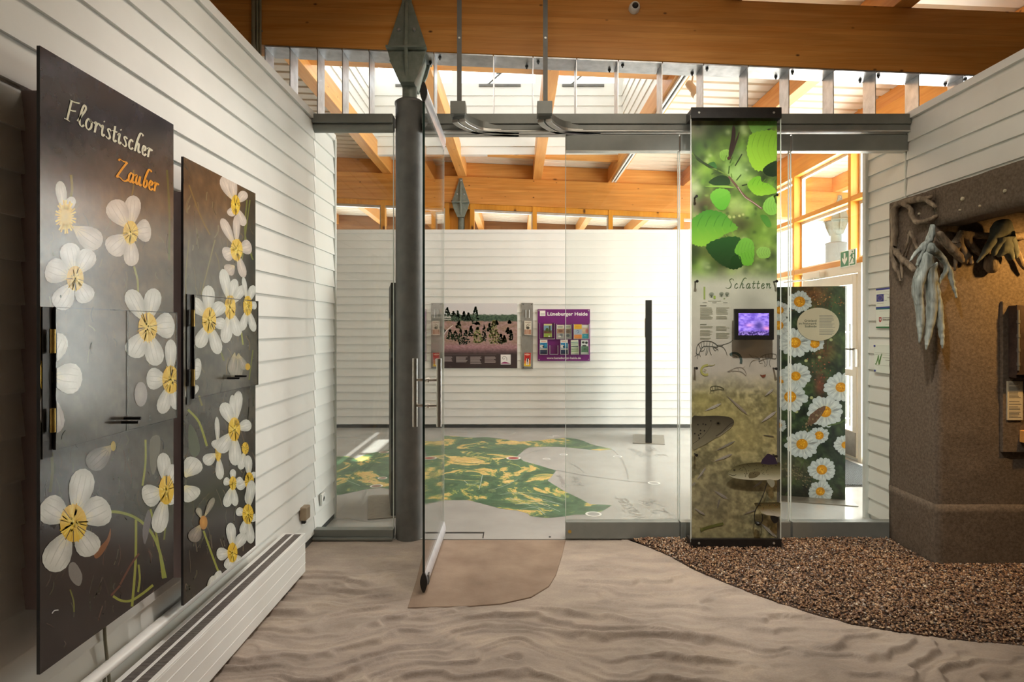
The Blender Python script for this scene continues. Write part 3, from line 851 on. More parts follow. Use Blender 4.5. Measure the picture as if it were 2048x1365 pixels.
mb().box((lx0 - .1, ly1 - .005, LZ0 - .1), (lx1 + .1, ly1 + .1, LZ1)).box((lx0 - .1, ly0 - .1, LZ0 + .1), (lx1 + .1, ly0 + .005, LZ1)).box((lx0 - .1, ly0, LZ0 + .1), (lx0 + .005, ly1, LZ1)).box((lx1 - .005, ly0, LZ0 - .05), (lx1 + .1, ly1, LZ1)).build('shaft', M['white'], lan)
def lantern_windows(ax, at, d, stops, solids=()):
    for i_, (a, b) in enumerate(zip(stops[:-1], stops[1:])):
        solid = i_ in solids
        def bx(m, u0, u1, z0, z1, t0, t1):
            return m.box((u0, at + d * t0, z0), (u1, at + d * t1, z1)) if ax == 'X' else m.box((at + d * t0, u0, z0), (at + d * t1, u1, z1))
        fr = mb()
        bx(fr, a, a + .06, LZ1, LZ2, 0, .07); bx(fr, b - .06, b, LZ1, LZ2, 0, .07); bx(fr, a + .06, b - .06, LZ1, LZ1 + .06, 0, .07); bx(fr, a + .06, b - .06, LZ2 - .06, LZ2, 0, .07)
        f = fr.build('window_frame', M['white'], lan)
        if solid: bx(mb(), a + .06, b - .06, LZ1 + .06, LZ2 - .06, .02, .05).build('panel', M['white'], f)
        else: bx(mb(), a + .06, b - .06, LZ1 + .06, LZ2 - .06, .03, .045).build('pane', M['glass'], f)
        if ax == 'X' and d > 0 and not solid:          # chain drive opener
            c = (a + b) / 2
            g = mb().box((c - .28, at - .03, LZ1 + .005), (c + .34, at - .002, LZ1 + .035))
            g.tube([(c - .15, at - .02, LZ1 + .03), (c + .06, at - .05, LZ1 + .20)], .012, 6).tube([(c - .02, at - .05, LZ1 + .19), (c + .10, at - .05, LZ1 + .21)], .016, 6)
            g.build('opener', M['steel'], f)
lantern_windows('X', ly1, 1, [lx0, JX[3], JX[4], lx1]); lantern_windows('X', ly0, -1, [lx0, JX[3], JX[4], lx1])
lantern_windows('Y', lx1, 1, [ly0, 6.90, 7.37, 8.37, ly1], (0, 3)); lantern_windows('Y', lx0, -1, [ly0, 7.0, 8.0, ly1])  # unseen right-hand panes and blank panels, shaped to cast the floor's sun patch
mb().box((lx0 - .3, ly0 - .3, LZ2 + .17), (lx1 + .08, ly1 + .3, LZ2 + .3)).build('roof_panel', M['white'], lan)

# ---- the two glulam beams
def beam(name, y0, y1, zb, zt, x0, x1, label):
    q = [(x0, y0, zb(x0)), (x1, y0, zb(x1)), (x1, y1, zb(x1)), (x0, y1, zb(x0))]
    t = [(x0, y0, zt(x0)), (x1, y0, zt(x1)), (x1, y1, zt(x1)), (x0, y1, zt(x0))]
    o = mb().hexa(q, t).build(name, M['beam'], None, 0.006)
    tag(o, label, 'beam', kind='thing'); return o
beam('roof_beam', YN, YN + 0.20, near_bottom, near_top, -6.45, 6.2, 'dark glowing glulam beam across the top of the picture, over the glass partition')
def far_bottom(x): return 3.612 - 0.044 * (x + 1.2)
beam('roof_beam', YFB, YFB + 0.20, far_bottom, lambda x: near_top(x), -6.45, 6.2, 'bright orange glulam beam above the clerestory windows of the back wall')

# ---- clerestory windows under the far beam
CXS = [-4.6, -3.4, -2.20, -1.14, -0.73, 0.30, 1.55, 2.72, 3.95]
ZS = 2.98
for i in range(len(CXS) - 1):
    a, b = CXS[i], CXS[i + 1]
    w = thing('window_%d' % (i + 1), ('boarded clerestory bay behind the far column head' if i == 3 else 'low timber framed clerestory window above the back wall, %s from the left' % ('first', 'second', 'third', '', 'fourth', 'fifth', 'sixth', 'last')[i]), 'window', ((a + b) / 2, YFB, ZS), kind='structure')
    m = mb()
    zt = far_bottom(b) + 0.0
    m.box((a - .035, YFB + .02, ZS), (a + .035, YFB + .14, far_bottom(a)))
    if i == len(CXS) - 2: m.box((b - .035, YFB + .02, ZS), (b + .035, YFB + .14, far_bottom(b)))
    q = [(a + .035, YFB + .03, far_bottom(a) - .085), (b - .035, YFB + .03, far_bottom(b) - .085), (b - .035, YFB + .13, far_bottom(b) - .085), (a + .035, YFB + .13, far_bottom(a) - .085)]
    m.hexa(q, [(p[0], p[1], p[2] + .085) for p in q])
    m.build('window_frame', M['timber_z'], w)
    if i == 3:
        mb().box((a + .035, YFB + .12, ZS), (b - .035, YFB + .14, far_bottom(a) - .08)).build('back_board', M['timber_z'], w)
        continue
    m = mb()
    q = [(a + .035, YFB + .05, far_bottom(a) - .125), (b - .035, YFB + .05, far_bottom(b) - .125), (b - .035, YFB + .10, far_bottom(b) - .125), (a + .035, YFB + .10, far_bottom(a) - .125)]
    m.hexa(q, [(p[0], p[1], p[2] + .04) for p in q])
    m.box((b - .055, YFB + .05, ZS), (b - .035, YFB + .10, far_bottom(b) - .125))
    m.build('sash', M['alu_light'], w)
    m = mb(); q = [(a + .035, YFB + .07, ZS), (b - .055, YFB + .07, ZS), (b - .055, YFB + .08, ZS), (a + .035, YFB + .08, ZS)]
    m.hexa(q, [(p[0], p[1], far_bottom(p[0]) - .125) for p in q]).build('pane', M['glass'], w)

# ---- glazed entrance side (plane X = XE)
XE = 3.96
ent = thing('window_9', 'tall timber framed glazing with door on the entrance side', 'glazing', (XE, 7.1, 0), kind='structure')
DA, DB = 6.86, 8.27                                    # entrance door, from jamb to jamb
PY = [4.99, 5.69, 7.14, 8.59, 10.0]
for y in PY:
    mb().box((XE, y - .03, 2.30 if y == 7.14 else 0), (XE + .16, y + .03, 3.74)).build('post', M['timber_z'], ent, .003)
for i in range(len(PY) - 1):
    a, b = PY[i] + .03, PY[i + 1] - .03
    for z0, z1 in ((3.05, 3.11), (2.30, 2.37)):
        mb().box((XE + .002, a, z0), (XE + .155, b, z1)).build('transom', M['timber_y'], ent, .003)
    bays = [(3.11, 3.70), (2.37, 3.05)]
    bays.append((.05, 2.30))
    a0, b0 = a, b
    for z0, z1 in bays:
        t = .035
        a, b = a0, b0
        if z0 < 1 and i == 1: b = DA - .005                # the door takes the place between
        if z0 < 1 and i == 2: a = DB + .005
        f = mb().box((XE + .10, a, z0), (XE + .145, a + t, z1)).box((XE + .10, b - t, z0), (XE + .145, b, z1)).box((XE + .10, a + t, z0), (XE + .145, b - t, z0 + t)).box((XE + .10, a + t, z1 - t), (XE + .145, b - t, z1)).build('sash', M['trim_white'], ent)
        mb().box((XE + .118, a + t, z0 + t), (XE + .128, b - t, z1 - t)).build('pane', M['glass'], f)
mb().box((XE - .005, 4.95, 3.70), (XE + .17, 10.0, 3.93)).build('edge_beam', M['timber_y'], ent, .004)
mb().box((XE + .02, 4.95, 3.93), (XE + .10, 10.0, 4.16)).build('infill_board', M['timber_y'], ent)
mb().box((XE, 4.95, 0), (XE + .16, 10.0, .05)).build('sill', M['trim_white'], ent)

# ---- entrance door
dr = thing('door_2', 'cream framed glass entrance door with long steel pull bar', 'door', (XE, 7.6, 0), kind='structure')
da, db = DA, DB
mb().box((XE - .02, da, 2.19), (XE + .10, db, 2.30)).box((XE - .02, da, 0), (XE + .10, da + .07, 2.19)).box((XE - .02, db - .07, 0), (XE + .10, db, 2.19)).build('door_frame', M['door_white'], dr, .003)
lf = mb().box((XE - .03, da + .08, .03), (XE + .03, da + .165, 2.18)).box((XE - .03, db - .19, .03), (XE + .03, db - .08, 2.18)).box((XE - .03, da + .165, 2.06), (XE + .03, db - .19, 2.18)).box((XE - .03, da + .165, .03), (XE + .03, db - .19, .34)).box((XE - .02, da + .165, .98), (XE + .02, db - .19, 1.06)).build('leaf', M['door_white'], dr, .003)
mb().box((XE - .004, da + .165, .34), (XE + .004, db - .19, 2.06)).build('pane', M['glass'], lf)
mb().box((XE - .036, da + .09, .05), (XE - .029, db - .09, .33)).build('kick_plate', M['kick'], lf)
pb = mb().tube([(XE + .10, da + .43, .29), (XE + .10, da + .43, 1.60)], .020, 12)
for z in (.45, .98, 1.50): pb.tube([(XE + .10, da + .43, z), (XE + .005, da + .43, z)], .010, 8)
pb.build('pull_bar', M['chrome'], lf)
mb().tube([(XE - .075, da + .12, 1.30), (XE - .075, da + .24, 1.30)], .011, 8).tube([(XE - .03, da + .12, 1.30), (XE - .075, da + .12, 1.30)], .012, 8).build('lever', M['steel'], lf)
mb().box((XE - .06, da + .045, 1.10), (XE - .02, da + .075, 1.30)).build('lock_keeper', M['white'], dr)
mb().box((XE - .09, da + .80, 2.20), (XE - .02, da + 1.25, 2.27)).build('closer', M['door_white'], dr, .005)
mb().tube([(XE - .07, da + 1.0, 2.19), (XE - .30, da + 1.35, 2.17)], .012, 8).build('closer_arm', M['white'], dr)
# ---- outside
tag(mb().box((4.06, 5.0, -0.25), (30, 40, -0.02)).box((-10, 9.99, -0.25), (4.06, 40, -0.02)).build('ground_outside', M['ground']), 'bright pale paving outside the entrance', 'ground', kind='structure')
for nm, a, b, lab in (('eave_beam', (-6.6, 15.3), (6.25, 15.5), 'brown beam of the next bay outside the clerestory windows'),):
    zb = lambda x: near_top(x) - 0.45
    q = [(a[0], a[1], zb(a[0])), (b[0], a[1], zb(b[0])), (b[0], b[1], zb(b[0])), (a[0], b[1], zb(a[0]))]
    tag(mb().hexa(q, [(p[0], p[1], p[2] + .69) for p in q]).build(nm, M['fence']), lab, 'eave board', kind='structure')
q = [(6.05, 5.06), (6.2, 5.06), (6.2, 9.84), (6.05, 9.84)]
tag(mb().hexa([(x, y, near_top(x) - .1) for x, y in q], [(x, y, near_top(x) + .2) for x, y in q]).build('edge_beam_outside', M['joist']), 'timber edge beam of the entrance canopy', 'beam', kind='structure')

# =================================================================== THE GLASS PARTITION
Y0, Y1 = 4.36, 4.50
tr = thing('track_rail', 'dark grey steel track rail with hanger fins across the opening, under the near beam', 'rail', (0.6, YP, 3.0))
def rail(xa, xb):
    m = mb().box((xa, Y0, 3.035), (xb, Y1, 3.108), 0).box((xa, Y0 + .012, 2.992), (xb, Y1 - .012, 3.035), 0)
    m.box((xa, Y0 + .004, 2.978), (xb, Y0 + .060, 2.991), 1).box((xa, Y0 + .074, 2.978), (xb, Y1 - .004, 2.991), 1)
    return m.build('rail', [M['alu'], M['alu_light']], tr, .0025)
rail(-0.688, XR)
rail(-2.6, XL - .155); rail(XR + .155, 3.7)
m = mb().box((XL, Y0, 3.045), (-.902, Y1, 3.108)); m.tube([(XL, Y0 + .055, 3.022), (-.902, Y0 + .055, 3.022)], .037, 16)
m.build('rail', M['alu'], tr, .002)
fx = [530, 580, 635, 685, 738.5, 868, 987, 1066, 1153, 1236, 1324, 1406, 1495, 1578, 1667, 1751, 1838, 1926]
for px in fx:                                          # fins between rail and beam
    x = (px - CX) * (Y0 + .02) / F
    mb().box((x - .003, Y0 + .02, 3.10), (x + .003, Y0 + .175, near_bottom(x) - .004)).build('hanger_fin', M['galv'], tr)
for i in range(len(fx)):                               # galvanised angle under the beam, in lengths, with bolts
    xa = (fx[i] - CX) * (Y0 + .02) / F + .004
    xb = ((fx[i + 1] if i + 1 < len(fx) else 2000) - CX) * (Y0 + .02) / F - .004
    if i == 4:
        segs = [(xa, -.90), (-.69, xb)]
    else: segs = [(xa, xb)]
    for sa, sb in segs:
        q = [(sa, YN + .003, near_bottom(sa) - .012), (sb, YN + .003, near_bottom(sb) - .012), (sb, YN + .197, near_bottom(sb) - .012), (sa, YN + .197, near_bottom(sa) - .012)]
        pl = mb().hexa(q, [(p[0], p[1], p[2] + .009) for p in q]).build('top_plate', M['galv'], tr)
        if i >= 4:
            bx_, by_ = (sa + .035, YN + .05) if i % 2 else (sb - .04, YN + .14)
            z = near_bottom(bx_) - .012
            mb().lathe((bx_, by_, z - .012), [(.012, 0), (.012, .013)], 6).lathe((bx_, by_, z - .024), [(.006, 0), (.006, .014)], 8).build('bolt', M['steel_dark'], pl)
# parking stubs of the sliding track, hung by straps
def park(x_end, x_join, lab):
    t = bpy.data.objects.new('parking_track', None); COL.objects.link(t); t.parent = tr; WL[t.name] = base_of(tr)
    pts = []
    ye = 4.165
    cur = spline([(x_end, ye), (x_end + .04, ye + .10), (x_end + .14, ye + .22), (x_end + .34, ye + .265), (x_join, ye + .27)], 8)
    def ribbon(w0, w1, z0, z1, name, mat, stop=None):
        m = mb(); L = []
        cc = cur if stop is None else cur[:stop]
        for i, p in enumerate(cc):
            d = cc[min(i + 1, len(cc) - 1)] - cc[max(i - 1, 0)]; d = d / math.hypot(*d)
            nrm = np.array((-d[1], d[0]))
            a, b = p + nrm * w0, p + nrm * w1
            L += [(a[0], a[1], z0), (b[0], b[1], z0), (b[0], b[1], z1), (a[0], a[1], z1)]
        fs = [(3, 2, 1, 0)]
        for i in range(len(cc) - 1):
            o = 4 * i
            fs += [(o + k, o + (k + 1) % 4, o + 4 + (k + 1) % 4, o + 4 + k) for k in range(4)]
        o = 4 * (len(cc) - 1); fs.append((o, o + 1, o + 2, o + 3))
        return m.add(L, fs).build(name, mat, t, .002)
    ribbon(-.050, -.006, 2.978, 3.0, 'track_lip', M['alu_light']); ribbon(.006, .050, 2.978, 3.0, 'track_lip', M['alu_light'])
    ribbon(-.045, .045, 3.0, 3.05, 'track_body', M['alu'], 22)
    mb().box((x_end - .052, ye - .05, 3.02), (x_end + .052, ye + .06, 3.108)).build('end_box', M['alu'], t, .003)
    mb().box((x_end - .01, ye - .004, 3.10), (x_end + .022, ye + .002, 4.05 + .15)).build('strap', M['steel'], t)
    mb().lathe((x_end + .006, ye - .004, 3.56), [(.008, -.006), (.008, 0)], 8, axis='Y').build('bolt', M['alu_light'], t)
    return t
park((917 - CX) * 4.165 / F, .02, 'short curved parking track on a strap, just right of the round column')
park((1089 - CX) * 4.165 / F, .62, 'second curved parking track on a strap, left of the leaf banner')
# cone of the steel column
def column(x, yc, r, z_top, zb, depth, label, tall=True):
    c = thing('steel_column', label, 'column', (x, yc, 0), kind='thing')
    mb().lathe((x, yc, -.04), [(r, 0), (r, z_top + .02), (r * 1.06, z_top + .025), (r * 1.06, z_top + .04), (r * .86, z_top + .055)], 40).build('shaft', M['steel'], c)
    zc = z_top + .015
    mb().lathe((x, yc, zc - .02), [(r * .52, 0), (r * .52, zb - zc - .02)], 24).build('neck', M['cast'], c)
    w1 = .135                                          # cast head: plates either side of the beam joined below it
    for sgn in (-1, 1):
        yf = yc + sgn * (depth / 2 + .012)
        out = [(-.055, zb - .235), (-.115, zb - .10), (-.145, zb + .012), (-.135, zb + .04), (-.035, zb + .345), (-.03, zb + .40), (.03, zb + .40), (.035, zb + .345), (.135, zb + .04), (.145, zb + .012), (.115, zb - .10), (.055, zb - .235)]
        mb().prism([(x + a, yf - .010, z) for a, z in out], (0, .020, 0)).build('head_plate', M['cast'], c, .003)
        mb().prism([(x - .012, yf, zb - .235), (x - .012, yf + sgn * .035, zb - .10), (x - .012, yf + sgn * .05, zb + .01), (x - .012, yf + sgn * .04, zb + .05), (x - .012, yf + sgn * .018, zb + .34), (x - .012, yf, zb + .34)], (.024, 0, 0)).build('rib', M['cast'], c, .003)
        b = mb()
        for bx_, bz in ((-.055, zb + .14), (.055, zb + .14), (0, zb + .365)):
            mb().lathe((x + bx_, yf + sgn * .008, bz), [(.013, 0), (.013, sgn * .012), (.007, sgn * .018)], 10, axis='Y').build('bolt', M['galv'], c)
        q0, q1 = yf, yf + sgn * .055
        mb().box((x - .145, min(q0, q1), zb - .005), (x + .145, max(q0, q1), zb + .012)).build('flange', M['cast'], c, .003)
    mb().box((x - .11, yc - depth / 2 - .01, zb - .03), (x + .11, yc + depth / 2 + .01, zb - .004)).build('saddle', M['cast'], c)
    mb().prism([(x - .05, yc - depth / 2 - .01, zb - .235), (x - .11, yc - depth / 2 - .01, zb - .03), (x + .11, yc - depth / 2 - .01, zb - .03), (x + .05, yc - depth / 2 - .01, zb - .235)], (0, depth + .02, 0)).build('head_block', M['cast'], c)
    return c
cx0 = (819.5 - CX) * 4.46 / F
column(cx0, 4.46, .104, 3.22, near_bottom(cx0), .20, 'thick dark grey round column with a pointed cast head, left of the open glass door')
cx1 = (921.5 - CX) * YFB / F
column(cx1, YFB + .10, .104, 3.14, far_bottom(cx1), .20, 'far grey column whose pointed head shows above the back wall')
column(5.30, YFB + .10, .16, 2.95, far_bottom(5.3), .20, 'pale column head of the outdoor canopy seen through the entrance glazing')

def glass_panel(xa, xb, label, seg_z=(2.85, 2.965), yo=0.0, bottom=True, closer=True):
    t = thing('glass_panel', label, 'glass panel', ((xa + xb) / 2, YP + yo, 0))
    y0, y1 = YP - .006 + yo, YP + .006 + yo
    zb, zt = (.125, seg_z[0])
    m = mb().add([(xa, y0, zb), (xb, y0, zb), (xb, y0, zt), (xa, y0, zt)], [(0, 1, 2, 3)], 0).add([(xa, y1, zb), (xb, y1, zb), (xb, y1, zt), (xa, y1, zt)], [(3, 2, 1, 0)], 0)
    m.box((xa - .001, y0 - .001, zb), (xa + .003, y1 + .001, zt), 1).box((xb - .003, y0 - .001, zb), (xb + .001, y1 + .001, zt), 1)
    m.build('pane', [M['glass'], M['glass_edge']], t)
    mb().box((xa, YP - .032 + yo, zt), (xb, YP + .032 + yo, seg_z[1])).build('top_clamp', M['alu'], t, .003)
    mb().box((xa, YP - .036 + yo, .006), (xb, YP + .036 + yo, .128)).build('bottom_clamp', M['alu'], t, .003)
    mb().box((xa, YP - .033 + yo, zt - .006), (xb, YP + .033 + yo, zt)).build('seal', M['alu_light'], t)
    return t
X1 = lambda px: (px - CX) * YP / F
ga = glass_panel(X1(1131), X1(1356), 'first clear sliding glass panel, right of the doorway')
mb().lathe((X1(1138.5), YP - .036, .06), [(.013, -.004), (.013, 0)], 12, axis='Y').build('lock', M['brass'], ga)
glass_panel(X1(1359), X1(1577), 'middle sliding glass panel behind the leaf banner')
glass_panel(X1(1581), XR - .005, 'last sliding glass panel, between the leaf banner and the right wall')
fg = thing('fixed_pane', 'narrow fixed glass pane between the left wall and the round column', 'glass panel', (-1.2, YP, 0))
mb().add([(XL + .01, YP - .006, .06), (-.906, YP - .006, .06), (-.906, YP - .006, 3.0), (XL + .01, YP - .006, 3.0)], [(0, 1, 2, 3)]).add([(XL + .01, YP + .006, .06), (-.906, YP + .006, .06), (-.906, YP + .006, 3.0), (XL + .01, YP + .006, 3.0)], [(3, 2, 1, 0)]).build('pane', M['glass'], fg)
mb().box((-.908, YP - .008, .06), (-.902, YP + .008, 3.0)).build('edge_seal', M['glass_edge'], fg)
mb().box((XL, YP - .035, .018), (-.902, YP + .035, .072)).box((XL, YP - .06, .0), (-.902, YP + .02, .018)).build('bottom_rail', M['alu'], fg, .003)
# groove plate of the door closer in the floor
tag(mb().box((X1(848), 4.52, 0), (X1(966), 4.545, .003)).box((X1(965), 4.42, 0), (X1(967), 4.545, .003)).build('floor_groove', M['black_metal']), 'thin dark joint in the floor at the door threshold', 'joint', kind='structure')
tag(mb().lathe((X1(1100), 4.44, 0), [(.008, 0), (.008, .004)], 10).build('floor_stop', M['black']), 'small black floor stop in the threshold beside the first panel', 'door stop')

# open glass door, leaf at right angles to the partition
XD = -0.539
ya, yb = 3.485, 4.42
gd = thing('door_1', 'open frameless glass door with two upright steel pull handles', 'door', (XD, yb, 0), kind='structure')
z0, z1 = .05, 2.95
m = mb().add([(XD - .006, ya, z0), (XD - .006, yb, z0), (XD - .006, yb, z1), (XD - .006, ya, z1)], [(0, 1, 2, 3)]).add([(XD + .006, ya, z0), (XD + .006, yb, z0), (XD + .006, yb, z1), (XD + .006, ya, z1)], [(3, 2, 1, 0)])
m.box((XD - .0065, ya - .001, z0), (XD + .0065, ya + .004, z1), 1).box((XD - .0065, yb - .004, z0), (XD + .0065, yb + .001, z1), 2)
m.build('pane', [M['glass'], M['door_edge'], M['glass_edge']], gd)
def shoe(zc0, zc1, zs, name):
    n = 8; prof = [(-.020 * math.sin(math.pi * (.08 + .84 * k / n)), zc0 + (zc1 - zc0) * k / n) for k in range(n + 1)]
    prof = prof + [(-a, z) for a, z in reversed(prof)]
    s = mb().prism([(XD + a, ya + .012, z) for a, z in prof], (0, yb - ya - .02, 0)).build(name, M['shoe'], gd)
    mb().prism([(XD + a * 1.04, ya - .004, z) for a, z in prof], (0, .016, 0)).build('end_cap', M['black'], s)
    return s
sb_ = shoe(.012, .128, 0, 'bottom_shoe')
mb().box((XD + .016, ya + .03, .045), (XD + .024, ya + .075, .10)).build('lock', M['steel_dark'], sb_)
shoe(2.862, 2.978, 0, 'top_shoe')
hd = mb()
hy = ya + .125
for s in (-1, 1):
    h = mb().tube([(XD + s * .072, hy, .955), (XD + s * .072, hy, 1.365)], .0155, 16).build('pull_handle', M['chrome'], gd)
    for z in (1.082, 1.236):
        mb().tube([(XD + s * .006, hy, z), (XD + s * .072, hy, z)], .0085, 10).lathe((XD + s * .006, hy, z), [(.015, 0), (.015, s * .008)], 14, axis='X').build('standoff', M['chrome'], h)

# =================================================================== LEFT WALL FITTINGS
# convector heater
XH0, XH1, ZH0, ZH1 = -1.455, -1.315, .030, .268
ht = thing('convector_heater', 'long low white convector heater with two grey grilles along the left wall', 'heater', (-1.385, 2.4, 0))
yh0, yh1 = .7, 3.74
mb().box((XH0, yh0, ZH0), (XH1, yh1, ZH1 - .006)).build('casing', M['heater'], ht, .004)
mb().box((XH0, yh0, ZH1 - .008), (XH0 + .022, yh1, ZH1)).box((XH0 + .062, yh0, ZH1 - .008), (XH0 + .076, yh1, ZH1)).box((XH1 - .020, yh0, ZH1 - .008), (XH1, yh1, ZH1)).box((XH0 + .022, yh1 - .012, ZH1 - .008), (XH1 - .02, yh1, ZH1)).build('top_bar', M['heater'], ht, .0015)
for a, b in ((XH0 + .022, XH0 + .062), (XH0 + .076, XH1 - .020)):
    mb().box((a, yh0, ZH1 - .0062), (b, yh1 - .012, ZH1 - .0058)).build('duct', M['grille_dark'], ht)
    g = mb(); y = yh0
    while y < yh1 - .02:
        g.box((a, y, ZH1 - .0058), (b, y + .0052, ZH1 - .001)); y += .0085
    tag(g.build('grille', M['grille'], ht), kind='stuff')
for z in (.085, .150, .215):
    mb().box((XH1 - .001, yh0, z), (XH1 + .0012, yh1, z + .003)).build('front_groove', M['heater_groove'], ht)
for y in (1.4, 2.55, 3.5):
    mb().box((XH0 + .03, y - .012, 0), (XH1 - .03, y + .012, ZH0)).box((XH1 - .05, y - .03, -.002), (XH1 - .01, y + .03, .012)).build('foot', M['steel'], ht)
pipe = mb().tube([(-1.45, .5, .345), (-1.45, 3.30, .345)], .022, 14).box((-1.475, .5, .32), (-1.45, 3.3, .345))
tag(pipe.build('wall_duct', M['heater']), 'white rounded cable duct on the wall just above the heater', 'duct')

XPN = -1.37                                            # front plane of the two flower panels
PB = [(0, 0)]
def panel_to3d(dx):
    return lambda x, y: onX(x, y, XPN + dx)
PETAL, PETAL2, YEL, YEL2 = (226, 228, 222), (206, 210, 202), (236, 204, 70), (214, 170, 36)
def petal(pr, cx, cy, tx, ty, w, c0=None, c1=None, base=0.12):
    """one white petal from the heart (cx, cy) to its tip (tx, ty)"""
    c0 = c0 or PETAL; c1 = c1 or PETAL2
    d = np.array((tx - cx, ty - cy), float); L = math.hypot(*d); d /= L; n = np.array((-d[1], d[0]))
    prof = [(0.0, .10), (.12, .30), (.28, .62), (.45, .88), (.62, 1.0), (.78, .95), (.90, .72), (.97, .40), (1.0, .0)]
    left = [np.array((cx, cy)) + d * (base * L + (1 - base) * L * t) + n * (w / 2 * h) for t, h in prof]
    right = [np.array((cx, cy)) + d * (base * L + (1 - base) * L * t) - n * (w / 2 * h) for t, h in prof[:-1]]
    pts = left + right[::-1]
    cols = []
    for p in pts:
        t = np.dot(p - np.array((cx, cy)), d) / L
        g = 0.92 + 0.08 * math.sin(9 * t)
        cols.append(np.array(c1) * g if t > .25 else np.array(c1) * .6 + np.array((226, 204, 120)) * .4)
    pr.fan(pts, c0, cols, np.array((cx, cy)) + d * L * .62)
    keep = pr.hold
    if not keep: pr.layer += 1
    pr.hold = True
    for k in (-.5, -.18, .15, .48):                    # faint veins
        a = np.array((cx, cy)) + d * L * .30 + n * w * k * .20; b = np.array((cx, cy)) + d * L * .55 + n * w * k * .7; c = np.array((cx, cy)) + d * L * .88 + n * w * k * .62
        pr.stroke([a, b, c], max(.5, w * .03), np.array(c1) * .93, 3)
    pr.hold = keep
def heart(pr, cx, cy, rx, ry, seed=0, dark=True):
    rs = random.Random(seed)
    pr.ellipse(cx, cy, rx, ry, YEL, (226, 188, 60))
    pr.layer += 1; pr.hold = True
    for k in range(34):
        a = rs.uniform(0, 6.283); r0, r1 = rs.uniform(.1, .5), rs.uniform(.75, 1.12)
        pr.stroke([(cx + rx * r0 * math.cos(a), cy + ry * r0 * math.sin(a)), (cx + rx * r1 * math.cos(a + .1), cy + ry * r1 * math.sin(a + .1))], max(.7, rx * .09), rs.choice([YEL2, (244, 218, 96), (224, 184, 48)]), 1)
    pr.layer += 1
    if dark:
        for k in range(5):
            a = rs.uniform(0, 6.283)
            pr.stroke([(cx + rx * .35 * math.cos(a), cy + ry * .35 * math.sin(a)), (cx + rx * 1.05 * math.cos(a), cy + ry * 1.05 * math.sin(a))], max(.6, rx * .06), (70, 56, 36), 1)
    pr.layer += 1
    for k in range(16):
        a = rs.uniform(0, 6.283); r = rs.uniform(0, .45)
        pr.ellipse(cx + rx * r * math.cos(a), cy + ry * r * math.sin(a), rx * .09, ry * .08, rs.choice([(204, 170, 40), (180, 160, 50), (246, 224, 110)]), n=6)
    pr.hold = False
def flower(pr, c, rx, ry, petals, seed=0, c0=None, c1=None):
    for tx, ty, w in petals: petal(pr, c[0], c[1], tx, ty, w, c0, c1)
    heart(pr, c[0], c[1], rx, ry, seed)
STEM, STEM2 = (142, 148, 66), (104, 110, 52)

def panel1_ground(x, y):
    n = fbm(x / 26.0, y / 34.0, 5, 5); n2 = fbm(x / 6.0, y / 15.0, 9, 3)
    t = np.clip((y - 90) / 1250.0, 0, 1)
    c = mixn((48, 44, 50), (84, 68, 46), np.clip((t - .12) / .2, 0, 1))
    c = mixn(0, 0, t) if False else c * (1 - np.clip((t - .42) / .2, 0, 1)[..., None]) + np.array((66, 64, 58.)) * np.clip((t - .42) / .2, 0, 1)[..., None]
    k = np.clip((t - .66) / .14, 0, 1)[..., None]
    c = c * (1 - k) + np.array((38, 33, 34.)) * k
    c = c + (blob(x, y, 230, 430, 90, 70) * 30)[..., None] * np.array((1, .75, .35)) + (blob(x, y, 310, 1010, 60, 120) * 14)[..., None] * np.array((.9, 1, .7))
    return np.clip(c * (0.72 + 0.56 * n)[..., None] * (0.88 + .24 * n2)[..., None], 0, 255)
def undergrowth(pr, x0, x1, y0, y1, n, seed, cols):
    rs = random.Random(seed); pr.layer += 1; pr.hold = True
    for k in range(n):
        x, y = rs.uniform(x0, x1), rs.uniform(y0, y1); L = rs.uniform(10, 46); a = rs.gauss(1.45, .5)
        q = (x + L * math.cos(a) * .5, y + L * math.sin(a))
        pr.stroke([(x, y), ((x + q[0]) / 2 + rs.gauss(0, 3), (y + q[1]) / 2), q], rs.uniform(.8, 2.6), rs.choice(cols), 3)
    pr.hold = False
